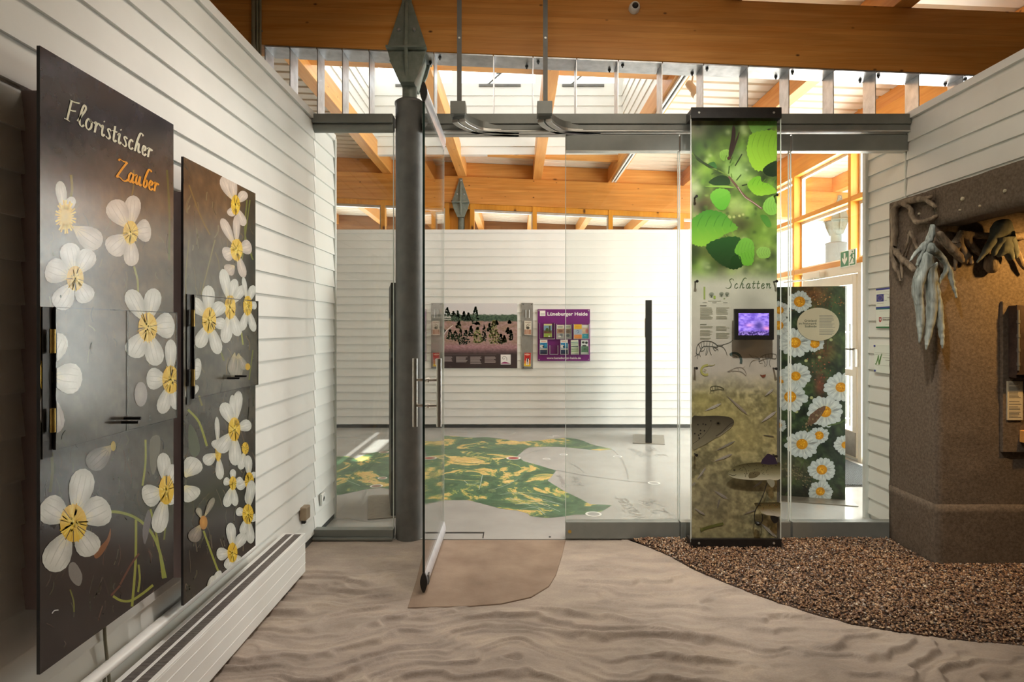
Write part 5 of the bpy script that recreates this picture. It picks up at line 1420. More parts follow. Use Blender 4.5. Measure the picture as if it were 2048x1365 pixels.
# fish
T = lambda pts: Z(pts, 3.9, 1370, 760)
for a, b, w, c in (((150, 245), (282, 185), 9, (206, 200, 190)), ((318, 118), (492, 276), 8, (176, 164, 150)), ((590, 335), (712, 245), 9, (206, 198, 196)), ((235, 556), (392, 476), 7, (168, 162, 152)), ((218, 640), (372, 578), 8, (196, 188, 180)), ((90, 785), (162, 682), 7, (196, 188, 180)),
                   ((222, 862), (332, 930), 9, (176, 168, 160)), ((68, 1000), (158, 1056), 7, (186, 178, 170)), ((588, 1118), (714, 1230), 10, (196, 192, 184)), ((528, 842), (604, 790), 7, (186, 180, 168)), ((620, 128), (690, 70), 8, (196, 188, 180)), ((600, 430), (700, 445), 4, (120, 112, 100)), ((450, 1052), (560, 1012), 5, (168, 160, 150)), ((250, 1010), (268, 930), 6, (150, 144, 136)), ((50, 830), (80, 800), 7, (180, 174, 160))):
    A, B = np.array(T([a])[0]), np.array(T([b])[0]); d = (B - A); n = np.array((-d[1], d[0])) / math.hypot(*d)
    pts = [A] + [A + d * t + n * w * .32 * h for t, h in ((.2, .5), (.5, .95), (.8, .9))] + [B] + [A + d * t - n * w * .32 * h for t, h in ((.8, .9), (.5, .95), (.2, .5))]
    pb_.fan(pts, c, np.array(c) * .84)
    pb_.stroke([A + d * .15 + n * .4, A + d * .9 + n * .4], .7, np.array(c) * .66, 2)
pb_.stroke(T([(120, 1172), (180, 1150), (240, 1135), (298, 1122)]), 5.5, (108, 112, 56), 4); pb_.poly(T([(112, 1150), (140, 1160), (128, 1190)]), (130, 128, 68))
def shade(y0, y1, top, mid, bot):
    def f(p):
        t = min(1, max(0, (p[1] - y0) / (y1 - y0)))
        return np.array(top) * (1 - 2 * t) + np.array(mid) * 2 * t if t < .5 else np.array(mid) * (2 - 2 * t) + np.array(bot) * (2 * t - 1)
    return f
def fish(pts, f):
    q = spline([np.array(p) for p in T(pts)], 3, True)
    c = sum(q) / len(q)
    pb_.fan(q, f(c), [f(p) for p in q], c)
fish([(50, 300), (130, 284), (250, 280), (340, 290), (374, 310), (381, 336), (358, 372), (300, 412), (180, 490), (110, 526), (50, 532)], shade(832, 896, (72, 66, 54), (118, 110, 92), (146, 140, 116)))
pb_.stroke(T([(240, 440), (290, 405), (345, 350), (378, 332)]), 1.6, (66, 60, 52), 4); pb_.stroke(T([(255, 445), (300, 415), (360, 366)]), 1.2, (176, 168, 146), 4)
pb_.ellipse(1370 + 258 / 3.9, 760 + 340 / 3.9, 5.6, 5.2, (40, 36, 32), (92, 84, 66)); pb_.ellipse(1370 + 258 / 3.9, 760 + 340 / 3.9, 2.2, 2.2, (12, 12, 12))
for x, y in ((120, 395), (150, 398), (105, 432), (120, 420), (75, 420), (100, 350), (140, 345), (200, 320), (110, 455), (160, 350)): pb_.ellipse(1370 + x / 3.9, 760 + y / 3.9, 1.6, 1.6, (34, 30, 28))
pb_.stroke(T([(60, 500), (140, 440), (200, 360), (210, 310)]), 1, (84, 76, 62), 4)
pb_.build('printed_picture', M['print_matt'], bn)
# the sheet behind the print, bars, side rims, standoffs
A0, A1 = P(BX0, BY0, YB), P(BX1, BY1, YB)
mb().box((A0.x, YB, A1.z), (A1.x, YB + .004, A0.z)).build('back_sheet', M['white'], bn)
fxa, fxb = (1381 - CX) * 4.20 / F, (1561.5 - CX) * 4.20 / F
mb().box((fxa, 4.196, .045), (fxb, 4.200, 3.05)).build('front_sheet', M['acrylic'], bn)
mb().box((fxa - .001, 4.195, .05), (fxa + .004, 4.201, 3.04)).box((fxb - .004, 4.195, .05), (fxb + .001, 4.201, 3.04)).build('sheet_edge', M['glass_edge'], bn)
zt0, zt1 = EYE - (237 - CY) * 4.19 / F, EYE - (215 - CY) * 4.19 / F
def bar(z0, z1, nm):
    b = mb().box((fxa, 4.184, z0), (fxb, 4.196, z1)).box((fxa, 4.20, z0), (fxb, 4.31, z1 - .01)).build(nm, M['black_metal'], bn, .002)
    for x in (fxa + .055, fxb - .055):
        mb().lathe((x, 4.184, (z0 + z1) / 2), [(.008, 0), (.007, -.004)], 12, axis='Y').build('screw', M['alu_light'], b)
bar(zt0, zt1, 'top_bar'); bar(.018, .075, 'bottom_bar')
mb().box((fxa + .02, 4.22, -.02), (fxb - .02, 4.30, .03)).build('foot_bar', M['black_metal'], bn)
for px, py in ((1393, 393), (1554, 390), (1394, 563), (1553, 563), (1393, 737), (1552, 738), (1393, 911), (1552, 913)):
    p = P(px, py, 4.196)
    mb().lathe((p.x, 4.196, p.z), [(.010, -.006), (.010, 0), (.006, .001), (.006, .044)], 12, axis='Y').build('standoff', M['black_metal'], bn)
# trout cut-outs printed on the front sheet
pf_ = Print(lambda x, y: P(x, y, 4.1952), (0, -1, 0), [(1381, 215), (1561.3, 215), (1561.3, 1095), (1381, 1095)])
pb_ = pf_
fish([(335, 728), (380, 682), (460, 656), (560, 645), (690, 648), (747, 655), (747, 772), (640, 783), (500, 781), (400, 770), (350, 752)], shade(924, 962, (58, 52, 30), (122, 120, 88), (206, 206, 186)))
pb_.poly(T([(590, 655), (630, 592), (652, 578), (700, 600), (716, 640), (716, 660)]), (52, 42, 62), 2)
pb_.poly(T([(636, 780), (690, 782), (700, 820), (680, 842), (656, 820)]), (150, 150, 132), 2)
pb_.poly(T([(500, 730), (540, 716), (588, 722), (560, 760), (500, 770)]), (104, 98, 72), 2)
pb_.ellipse(1370 + 385 / 3.9, 760 + 706 / 3.9, 2.6, 2.6, (26, 24, 20), (90, 84, 60)); pb_.stroke(T([(338, 735), (372, 748), (400, 742)]), 1, (50, 46, 34), 3); pb_.stroke(T([(450, 670), (478, 710), (470, 760)]), 1, (70, 66, 46), 3)
rs = random.Random(9)
for k in range(46): pb_.ellipse(1370 + rs.uniform(420, 742) / 3.9, 760 + rs.uniform(662, 742) / 3.9, .8, .8, (28, 26, 20), n=6)
pb_.build('trout_print', M['print_matt'], bn)
pf_ = Print(lambda x, y: P(x, y, 4.1952), (0, -1, 0), [(1381, 215), (1561.3, 215), (1561.3, 1095), (1381, 1095)]); pb_ = pf_
fish([(540, 968), (570, 960), (660, 958), (747, 964), (747, 1062), (680, 1060), (620, 1050), (575, 1015)], shade(1006, 1030, (62, 56, 34), (124, 112, 72), (206, 204, 192)))
pb_.poly(T([(666, 1062), (724, 1070), (726, 1105), (700, 1122), (676, 1100)]), (36, 34, 32), 2); pb_.ellipse(1370 + 585 / 3.9, 760 + 982 / 3.9, 2, 2, (24, 22, 18), (84, 76, 52))
for k in range(26): pb_.ellipse(1370 + rs.uniform(600, 742) / 3.9, 760 + rs.uniform(970, 1020) / 3.9, .7, .7, (150, 92, 50) if k % 3 else (28, 26, 20), n=6)
pb_.build('trout_print', M['print_matt'], bn)
cbl = mb().tube([P(*q, 4.192) for q in spline(T([(640, 802), (620, 870), (590, 945), (555, 1005), (541, 1060), (546, 1108), (572, 1128), (600, 1108), (604, 1060), (595, 1045)]), 5)], .0028, 6)
q = P(1370 + 570 / 3.9, 760 + 1122 / 3.9, 4.19); cbl.lathe((q.x, q.y, q.z - .012), [(.012, 0), (.022, .010), (.022, .018), (.010, .024)], 14)
cbl.build('cord_with_float', M['black'], bn)
# side frame strip behind
mb().box((A1.x - .012, YB + .004, .07), (A1.x + .02, YB + .06, 1.5)).build('side_profile', M['steel'], bn)
# small monitor on the banner
c = P(1507, 649, 4.17)
mo = thing('small_monitor', 'small black monitor with a violet picture mounted on the leaf banner', 'monitor', (c.x, 4.17, c.z))
k = 4.165 / F
w2, h2 = 39 * k, 31 * k
mb().box((c.x - w2, 4.150, c.z - h2), (c.x + w2, 4.182, c.z + h2)).box((c.x - .05, 4.180, c.z - .05), (c.x + .05, 4.196, c.z + .05)).build('housing', M['black'], mo, .004)
sx0, sx1, sy0, sy1 = 1477, 1538, 627, 671
ps = Print(lambda x, y: P(x, y, 4.1494), (0, -1, 0), [(sx0, sy0), (sx1, sy0), (sx1, sy1), (sx0, sy1)])
def scr(x, y):
    n = fbm(x / 7.0, y / 3.5, 71, 4)
    c = mixn((88, 70, 168), (150, 128, 214), (n - .3) / .4)
    b = (blob(x, y, 1500, 651, 9, 4) * .8)[..., None]; c = c * (1 - b) + np.array((196, 140, 200.)) * b
    b = (blob(x, y, 1518, 652, 9, 9) * .85)[..., None]; c = c * (1 - b) + np.array((52, 44, 110.)) * b
    b = (blob(x, y, 1534, 657, 8, 4) * .8)[..., None]; c = c * (1 - b) + np.array((206, 130, 170.)) * b
    d = np.clip((y - 661) / 4, 0, 1)[..., None]; c = c * (1 - d) + (mixn((40, 30, 80), (130, 110, 180), (fbm(x / 2.5, y / 1.5, 77, 3) - .35) / .3)) * d
    return c
ps.grid([(sx0, sy0), (sx1, sy0), (sx1, sy1), (sx0, sy1)], 60, 44, scr)
ps.build('screen', M['screen'], mo)
q = P(1494, 680.5, 4.15); mb().lathe((q.x, 4.166, q.z + .004), [(.014, -.004), (.016, 0)], 14).build('power_key', M['steel'], mo)

# =================================================================== INFORMATION STELES
def stele(base, yaw, label, w=.62, t=.085, h=1.92, pic=None):
    o = thing('information_stele', label, 'information stele', base)
    d = Vector((math.cos(yaw), math.sin(yaw), 0)); n = Vector((-d.y, d.x, 0)); B = Vector(base); U = Vector((0, 0, 1))
    q = lambda a, b, z: B + d * a + n * b + U * z
    mb().hexa([q(-w / 2, -t / 2, .008), q(w / 2, -t / 2, .008), q(w / 2, t / 2, .008), q(-w / 2, t / 2, .008)], [q(-w / 2, -t / 2, h), q(w / 2, -t / 2, h), q(w / 2, t / 2, h), q(-w / 2, t / 2, h)]).build('body', M['stele'], o, .003)
    mb().hexa([q(-w * .56, -.21, 0), q(w * .56, -.21, 0), q(w * .56, .21, 0), q(-w * .56, .21, 0)], [q(-w * .56, -.21, .008), q(w * .56, -.21, .008), q(w * .56, .21, .008), q(-w * .56, .21, .008)]).build('base_plate', M['plate'], o)
    return o, q
# seen edge-on in the middle of the hall and behind the column
b1 = Vector((1.835, 8.33, 0)); o1, q1 = stele(b1, math.atan2(b1.y, b1.x), 'dark information stele seen edge-on before the back wall, on a square plate')
def disc(o, q, a, z, side, t, r=.135):
    m = mb(); n = 24
    A = [q(a + r * math.cos(2 * math.pi * k / n), side * t / 2, z + r * math.sin(2 * math.pi * k / n)) for k in range(n)]
    B = [q(a + r * math.cos(2 * math.pi * k / n), side * (t / 2 + .010), z + r * math.sin(2 * math.pi * k / n)) for k in range(n)]
    m.add(A + B, [tuple(range(n)), tuple(reversed(range(n, 2 * n)))] + [(k, (k + 1) % n, n + (k + 1) % n, n + k) for k in range(n)])
    return m.build('text_disc', M['paper'], o)
disc(o1, q1, .0, 1.55, 1, .085, .13)
bx_, by_ = (788.5 - CX) * 5.22 / F - .012, 5.22
b2 = Vector((bx_, by_, 0)); o2, q2 = stele(b2, math.atan2(b2.y, b2.x) + .03, 'dark information stele seen edge-on, half hidden behind the round column', t=.05)
disc(o2, q2, -.15, 1.50, 1, .05, .13)
# daisy stele, nearly facing the camera
R3 = onZ(1690.5, 1002); R3.z = 0
yawd = math.atan2(5.37 - 5.60, R3.x - (1478 - CX) * 5.62 / F)
wd = .98
L3 = R3 - Vector((math.cos(yawd), math.sin(yawd), 0)) * wd
b3 = (R3 + L3) / 2
o3, q3 = stele(b3 + Vector((-math.sin(yawd), math.cos(yawd), 0)) * .03, yawd, 'information stele covered with a daisy meadow picture, behind the last glass panels', w=wd, t=.06, h=1.925)
nd = Vector((math.sin(yawd), -math.cos(yawd), 0))      # toward the camera
F3 = R3 + nd * .0004
def on_daisy(x, y):                                    # ray from the eye through a picture point, onto the stele's face
    r = Vector(((x - CX) / F, 1, -(y - CY) / F)); e = Vector((0, 0, EYE))
    return e + r * ((F3 - e).dot(nd) / r.dot(nd))
def toPx(p): return (CX + p.x * F / p.y, CY - (p.z - EYE) * F / p.y)
TLd, TRd, BRd, BLd = [toPx(p) for p in (L3 + Vector((0, 0, 1.925)), R3 + Vector((0, 0, 1.925)), R3 + Vector((0, 0, .0)), L3 + Vector((0, 0, .0)))]
pd = Print(on_daisy, nd, [TLd, TRd, BRd, BLd])
def daisy_ground(x, y):
    n = fbm(x / 14.0, y / 14.0, 81, 5); n2 = fbm(x / 4.0, y / 4.5, 83, 3)
    c = mixn((30, 42, 34), (72, 92, 56), (n - .3) / .4)
    for cx_, cy_, rx, ry, col, k in ((1625, 590, 40, 22, (126, 82, 46), .9), (1672, 625, 18, 60, (66, 92, 54), .8), (1650, 700, 22, 26, (132, 88, 52), .6), (1640, 770, 10, 24, (140, 76, 60), .8), (1580, 940, 40, 30, (110, 100, 74), .6), (1620, 740, 18, 20, (96, 98, 70), .5), (1605, 985, 60, 14, (34, 36, 36), .6), (1665, 900, 24, 60, (40, 46, 44), .6), (1540, 700, 20, 200, (50, 58, 50), .4)):
        b = (blob(x, y, cx_, cy_, rx, ry) * k)[..., None]; c = c * (1 - b) + np.array(col, float) * b
    return np.clip(c * (.62 + .76 * n2)[..., None], 0, 255)
pd.grid([TLd, TRd, BRd, BLd], 70, 140, daisy_ground)
rs = random.Random(21)
pd.hold = True; pd.layer += 1
for k in range(150):
    x, y = rs.gauss(1630, 30), rs.gauss(598, 18); pd.ellipse(x, y, rs.uniform(.8, 2), rs.uniform(.8, 2), rs.choice([(150, 96, 50), (108, 62, 36), (180, 130, 80), (90, 70, 40)]), n=5)
pd.hold = True; pd.layer += 1
for k in range(60):
    x, y = rs.gauss(1646, 12), rs.gauss(735, 34); pd.ellipse(x, y, rs.uniform(.8, 1.8), rs.uniform(.8, 1.8), rs.choice([(150, 80, 60), (120, 62, 44), (170, 110, 80)]), n=5)
pd.hold = False
for pts in ([(1660, 850), (1690, 842)], [(1668, 790), (1682, 760)], [(1590, 800), (1588, 840)], [(1640, 1000), (1650, 960), (1670, 930)], [(1560, 1010), (1600, 940), (1620, 880)], [(1655, 700), (1660, 640), (1672, 590)]): pd.stroke(pts, 1.8, (78, 98, 52), 4)
for cx_, cy_ in ((1612, 722), (1593, 824), (1623, 796), (1639, 715), (1662, 680)): pd.ellipse(cx_, cy_, 3.6, 3.2, (196, 196, 150), (150, 156, 100))
def daisy(zx, zy, r, yr=None, sq=.86, n=19, seed=0):
    cx_, cy_ = 1540 + zx / 2.626, 560 + zy / 2.626; r = r / 2.626; yr = (yr or r * 2.626 * .36) / 2.626
    rs = random.Random(seed + int(zx))
    L0 = pd.layer; pd.hold = True
    for k in range(n):
        pd.layer = L0 + 1 + k % 2
        a = 2 * math.pi * k / n + rs.uniform(-.08, .08); L = r * rs.uniform(.88, 1.06)
        petal(pd, cx_, cy_, cx_ + L * math.cos(a), cy_ + L * sq * math.sin(a), r * .34, (232, 238, 236), (202, 212, 214))
    pd.hold = False; pd.layer = L0 + 3
    pd.ellipse(cx_, cy_, yr, yr * .92, (238, 170, 36), (206, 138, 20))
    pd.layer += 1; pd.hold = True
    for k in range(16):
        a = rs.uniform(0, 6.28); q = rs.uniform(.1, .85) * yr; pd.ellipse(cx_ + q * math.cos(a), cy_ + q * math.sin(a) * .9, yr * .12, yr * .12, rs.choice([(250, 196, 60), (190, 124, 20)]), n=6)
    pd.hold = False
for a in ((45, 240, 66, 26), (50, 160, 56, 22), (235, 335, 52, 26), (60, 525, 62, 20), (135, 506, 84, 26), (20, 610, 60, 20), (155, 115, 66, 30), (132, 330, 88, 30), (106, 615, 92, 32), (372, 565, 92, 28), (290, 693, 100, 32), (258, 818, 54, 24), (168, 864, 90, 30), (395, 868, 62, 20), (272, 998, 76, 28), (264, 1112, 68, 24), (46, 765, 42, 16), (-20, 430, 70, 24), (-60, 760, 80, 26), (-40, 980, 70, 24)): daisy(*a)
pd.poly([(1620, 830), (1648, 812), (1650, 820), (1632, 845), (1616, 850)], (112, 84, 66), 2)
for k in range(40):
    t = rs.random(); x, y = 1608 + 34 * t + rs.gauss(0, 3), 858 - 38 * t + rs.gauss(0, 4); pd.ellipse(x, y, 1.6, 2.4, rs.choice([(132, 112, 82), (104, 82, 60), (150, 132, 100)]), n=5)
pd.hold = True; pd.layer += 1
for k in range(90):
    t = rs.random(); x, y = 1566 + 52 * t + rs.gauss(0, 4), 935 + 26 * t + rs.gauss(0, 7); pd.ellipse(x, y, 2.2, 1.4, rs.choice([(138, 128, 96), (112, 104, 78), (92, 84, 60)]), rot=.5, n=5)
pd.hold = False
pd.stroke([(1655, 852), (1680, 846), (1692, 838)], 3, (84, 106, 60), 3)
pd.build('printed_picture', M['print_matt'], o3)
dc = on_daisy(1635.5, 649)
dx_ = Vector((math.cos(yawd), math.sin(yawd), 0)); rr = (38.5 * dc.y / F)
m = mb(); n = 36
A = [dc + dx_ * rr * math.cos(2 * math.pi * k / n) + Vector((0, 0, rr * .86 * math.sin(2 * math.pi * k / n))) for k in range(n)]
m.add(A + [a + nd * .012 for a in A], [tuple(range(n)), tuple(reversed(range(n, 2 * n)))] + [(k, (k + 1) % n, n + (k + 1) % n, n + k) for k in range(n)])
dsk = m.build('text_disc', M['paper'], o3)
f0 = nd * .0122
for i, s_ in enumerate(('Grünland', 'im Naturpark', 'Südheide')):
    text('lettering', s_, dc + f0 + dx_ * (-.012) + Vector((0, 0, .024 - .026 * i)), dx_, (0, 0, 1), .027, M['text_dark'], dsk, align='RIGHT', bold=.012)
ms = mb()
rs = random.Random(3)
for blk, (z0, nn) in enumerate(((.075, 5), (.022, 6), (-.052, 5))):
    for k in range(nn):
        a0 = dc + f0 + dx_ * .010 + Vector((0, 0, z0 - k * .0105)); L = rs.uniform(.10, .13)
        ms.add([a0, a0 + dx_ * L, a0 + dx_ * L + Vector((0, 0, .004)), a0 + Vector((0, 0, .004))], [(0, 1, 2, 3)])
ms.build('small_print', M['text_grey'], dsk)

# =================================================================== BACK WALL POSTERS
YQ = YW - .012
H = lambda a, b: (840 + a / 5.689, 580 + b / 5.689)
def wall_print(name_root, label, cat, x0, y0, x1, y1, edge, thick=.012):
    A, B = P(x0, y0, YQ - thick), P(x1, y1, YQ - thick)
    o = thing(name_root, label, cat, ((A.x + B.x) / 2, YQ, B.z))
    mb().box((A.x, YQ - thick, B.z), (B.x, YQ + .004, A.z)).build('board', edge, o)
    pr = Print(lambda x, y: P(x, y, YQ - thick), (0, -1, 0), [(x0, y0), (x1, y0), (x1, y1), (x0, y1)])
    return o, pr
hp, pr = wall_print('heath_poster', 'wide landscape poster of a heath with trees on the back wall', 'poster', 862.5, 607, 1034.5, 737, M['white'])
def heath(x, y):
    v = (y - 580) * 5.689; n = fbm(x / 5.0, y / 2.6, 91, 4); n2 = fbm(x / 2.0, y / 1.6, 95, 3)
    sky = np.ones(x.shape + (3,)) * np.array((216, 213, 214.))
    wood_ = mixn((48, 68, 56), (86, 106, 84), (n2 - .3) / .4)
    heat = mixn((150, 124, 108), (168, 136, 134), (n - .3) / .4) * (.86 + .28 * n2)[..., None]
    pink = mixn((150, 112, 116), (176, 136, 142), (n2 - .3) / .4)
    dark = np.ones(x.shape + (3,)) * np.array((66, 54, 54.))
    c = sky
    for lo, hi, layer in ((278, 292, wood_), (352, 362, heat), (600, 650, pink), (655, 735, dark)):
        k = np.clip((v - lo - (n - .5) * 26) / (hi - lo), 0, 1)[..., None]; c = c * (1 - k) + layer * k
    return c
cr = [(862.5, 607), (1034.5, 607), (1034.5, 737), (862.5, 737)]
pr.grid(cr, 150, 112, heath)
rs = random.Random(31)
def tree(x, y0, y1, w, col, n=70):
    pr.layer += 1; pr.hold = True
    for k in range(n):
        t = rs.random(); ww = w * min(1, .16 + t * 1.15) * (1 if t < .93 else .7) * rs.uniform(.05, 1) * rs.choice([-1, 1])
        a, b = H(x + ww / 2, y0 + (y1 - y0) * t); g = rs.uniform(.7, 1.25)
        pr.ellipse(a, b, rs.uniform(.8, 1.9), rs.uniform(.8, 2.0), np.array(col) * g, n=6)
    pr.hold = False
for a in ((310, 205, 350, 90, (62, 78, 62)), (380, 250, 355, 110, (70, 88, 70)), (500, 250, 350, 60, (56, 72, 60)), (550, 262, 350, 70, (60, 78, 66)), (430, 240, 360, 60, (84, 104, 84))): tree(*a)
tree(632, 195, 390, 90, (84, 104, 82), 130)
for a in ((340, 455, 560, 80, (66, 84, 56)), (400, 470, 575, 90, (54, 72, 48)), (460, 440, 620, 60, (58, 74, 50)), (520, 460, 620, 90, (36, 50, 38)), (580, 410, 530, 60, (52, 66, 48)), (730, 400, 585, 60, (44, 58, 42)), (790, 380, 480, 50, (60, 78, 54)), (920, 500, 615, 70, (58, 70, 46)), (1000, 430, 500, 50, (70, 86, 60)), (1035, 460, 570, 50, (46, 60, 42)), (960, 520, 600, 50, (86, 92, 60)), (250, 420, 480, 80, (100, 100, 76)), (440, 360, 440, 70, (108, 108, 78)), (200, 400, 440, 60, (116, 108, 84)), (870, 350, 400, 40, (90, 104, 78)), (1020, 350, 380, 40, (60, 80, 60)), (650, 370, 395, 60, (60, 72, 56))): tree(*a)
tree(655, 425, 605, 110, (132, 138, 82), 110); tree(840, 350, 615, 130, (136, 138, 84), 170)
pr.stroke([H(265, 530), H(290, 480), H(330, 440), H(375, 405)], 1.4, (214, 206, 204), 4); pr.stroke([H(240, 560), H(262, 530)], 2.0, (190, 178, 176), 2)
for x0, w, n_, y0 in ((150, 80, 5, 762), (272, 98, 6, 762), (410, 135, 7, 762), (572, 130, 9, 762), (736, 132, 4, 762), (736, 132, 3, 805)):
    for k in range(n_):
        a, b = H(x0, y0 + k * 9.8), H(x0 + w * rs.uniform(.8, 1), y0 + k * 9.8 + 4.5); pr.rect(a[0], a[1], b[0], b[1], (170, 158, 156))
a, b = H(270, 738), H(870, 741); pr.rect(a[0], a[1], b[0], b[1], (120, 104, 104))
a, b = H(918, 738), H(1032, 850); pr.rect(a[0], a[1], b[0], b[1], (232, 230, 228))
pr.stroke([H(988, 806), H(985, 775), H(962, 758), H(940, 768), (H(940, 784)), H(955, 790), H(962, 780)], .7, (70, 66, 64), 5)
pr.poly([H(925, 834), H(960, 820), H(990, 826), H(1024, 836), H(1024, 841), H(925, 841)], (150, 60, 110), 2)
pr.build('printed_picture', M['print_matt'], hp)
p0 = P(*H(140, 325), YQ - .012); p1 = P(*H(352, 325), YQ - .012)
text('lettering', 'Naturpark Südheide', p0, (1, 0, 0), (0, 0, 1), .062, M['text_white'], hp, width=p1.x - p0.x, bold=.012)
rl = mb().box((p0.x + .16, YQ - .0135, p0.z - .022), (p1.x, YQ - .0125, p0.z - .017)); rl.build('rule', M['text_white'], hp)

st, pr = wall_print('leaflet_strip', 'narrow grey metal leaflet strip between poster and purple board', 'leaflet strip', 1043, 606, 1066, 738.5, M['strip_grey'])
for zx, zy in ((1175, 165), (1270, 165), (1175, 885), (1270, 885)):
    p = P(*H(zx, zy), YQ - .012); mb().lathe((p.x, p.y, p.z), [(.009, -.004), (.011, 0)], 10, axis='Y').build('screw', M['steel'], st)
for zx in (1203, 1240):
    a, b = P(*H(zx, 228), YQ - .02), P(*H(zx, 318), YQ - .02); mb().tube([a, b], .006, 8).build('wire_holder', M['alu_light'], st)
a, b = P(*H(1185, 505), YQ - .03), P(*H(1268, 518), YQ - .012); mb().box(a, b).build('ledge', M['strip_grey'], st)
a, b = P(*H(1180, 870), YQ - .03), P(*H(1262, 882), YQ - .012); mb().box(a, b).build('ledge', M['strip_grey'], st)

def leaflet(x0, y0, x1, y1, label, bands, tilt=0.0, back=.030, group=None, extra=()):
    """paper leaflet with a flat printed front; bands = [(from, to, colour)] of its height"""
    A, B = P(x0, y0, YQ - back), P(x1, y1, YQ - back)
    o = thing('leaflet', label, 'leaflet', ((A.x + B.x) / 2, YQ - back, B.z), group)
    tl = Matrix.Translation(((A.x + B.x) / 2, 0, (A.z + B.z) / 2)) @ Matrix.Rotation(tilt, 4, 'Y') @ Matrix.Translation((-(A.x + B.x) / 2, 0, -(A.z + B.z) / 2))
    q = [tl @ Vector(p) for p in ((A.x, YQ - back, B.z), (B.x, YQ - back, B.z), (B.x, YQ - back, A.z), (A.x, YQ - back, A.z))]
    mb().prism(q, (0, .006, 0)).build('sheet', M['text_white'], o)
    to = lambda x, y: tl @ P(x, y, YQ - back)
    pr = Print(to, (0, -1, 0), [(x0 - .5, y0 - .5), (x1 + .5, y0 - .5), (x1 + .5, y1 + .5), (x0 - .5, y1 + .5)])
    for a, b, c in bands: pr.rect(x0 + .3, y0 + (y1 - y0) * a, x1 - .3, y0 + (y1 - y0) * b, c)
    for kind, *r in extra:
        X = lambda u: x0 + (x1 - x0) * u
        Yv = lambda v: y0 + (y1 - y0) * v
        if kind == 'e': pr.ellipse(X(r[0]), Yv(r[1]), (x1 - x0) * r[2], (y1 - y0) * r[3], r[4], n=12)
        elif kind == 'r': pr.rect(X(r[0]), Yv(r[1]), X(r[2]), Yv(r[3]), r[4])
        elif kind == 's': pr.stroke([(X(a), Yv(b)) for a, b in r[0]], r[1], r[2], 3)
    pr.build('printed_front', M['print_matt'], o)
    return o
HH = lambda a, b, c, d: H(a, b) + H(c, d)
leaflet(*HH(1187, 355, 1267, 512), 'cream leaflet with a drawing, upper one on the narrow grey strip', [(0, 1, (214, 206, 188)), (.62, .97, (176, 132, 108))], .02, extra=[('s', [(.3, .55), (.35, .3), (.7, .2)], .9, (60, 56, 48)), ('s', [(.45, .6), (.5, .35), (.85, .3)], .8, (90, 86, 74)), ('s', [(.1, .1), (.9, .1)], .8, (110, 60, 50)), ('r', .5, .62, .56, .97, (220, 212, 196)), ('r', .25, .62, .30, .97, (220, 212, 196)), ('e', .5, .5, .25, .1, (80, 76, 66))])
leaflet(*HH(1184, 718, 1262, 872), 'red and yellow leaflet, lower one on the narrow grey strip', [(0, 1, (190, 44, 40)), (.80, 1, (232, 196, 60))], .03, extra=[('e', .45, .12, .4, .07, (226, 170, 150)), ('r', .34, .42, .47, .9, (240, 236, 226)), ('r', .56, .42, .70, .9, (240, 236, 226)), ('e', .5, .55, .08, .16, (40, 30, 28)), ('r', .1, .58, .3, .8, (230, 150, 60)), ('r', .74, .55, .9, .8, (230, 160, 70)), ('e', .62, .4, .07, .05, (40, 34, 30))])

pu, pr = wall_print('leaflet_board', 'square purple leaflet board on the back wall, headed Lüneburger Heide', 'leaflet board', 1075.5, 619, 1179.8, 722.3, M['purple'], .014)
G = lambda a, b: (1060 + a / 9.75, 600 + b / 9.75)
yl = YQ - .014
p0, p1 = P(*G(334, 307), yl), P(*G(1118, 307), yl)
text('lettering', 'Lüneburger Heide', p0, (1, 0, 0), (0, 0, 1), .074, M['text_white'], pu, width=p1.x - p0.x, bold=.022)
p0, p1 = P(*G(328, 1155), yl), P(*G(992, 1155), yl)
text('lettering', 'www.lueneburger-heide.de', p0, (1, 0, 0), (0, 0, 1), .046, M['text_white'], pu, width=p1.x - p0.x, bold=.016)
a, b = P(*G(192, 210), yl - .001), P(*G(300, 315), yl); mb().box(a, b).build('logo_square', M['text_white'], pu)
lg = mb()
for k in range(3):
    a, b = P(*G(205, 262 + k * 16), yl - .0015), P(*G(288, 268 + k * 16), yl - .001); lg.box(a, b)
lg.build('logo_lines', M['strip_grey'], pu)
for zx, zy in ((175, 212), (1142, 212), (178, 1168), (1142, 1165)):
    p = P(*G(zx, zy), yl); mb().lathe((p.x, p.y, p.z), [(.010, -.004), (.011, 0)], 12, axis='Y').build('screw', M['alu_light'], pu)
def pocket(zx0, zy0, zx1, zy1):
    a, b = P(*G(zx0, zy0), yl), P(*G(zx1, zy1), yl)
    m = mb().box((a.x, yl - .045, b.z), (a.x + .005, yl, a.z)).box((b.x - .005, yl - .045, b.z), (b.x, yl, a.z)).box((a.x, yl - .045, b.z), (b.x, yl, b.z + .005), 0)
    m.box((a.x, yl - .045, b.z), (b.x, yl - .043, b.z + (a.z - b.z) * 1.0), 1)
    m.build('pocket', [M['glass_edge'], M['acrylic']], pu)
for q in ((185, 455, 478, 765), (515, 470, 808, 765), (845, 470, 1148, 765), (188, 860, 342, 1068), (382, 890, 545, 1065), (590, 860, 745, 1066), (795, 900, 950, 1066), (984, 905, 1142, 1066)): pocket(*q)
GG = lambda a, b, c, d: G(a, b) + G(c, d)
LB = dict(back=.044, group='leaflets on the purple board')
SKY = (140, 176, 206)
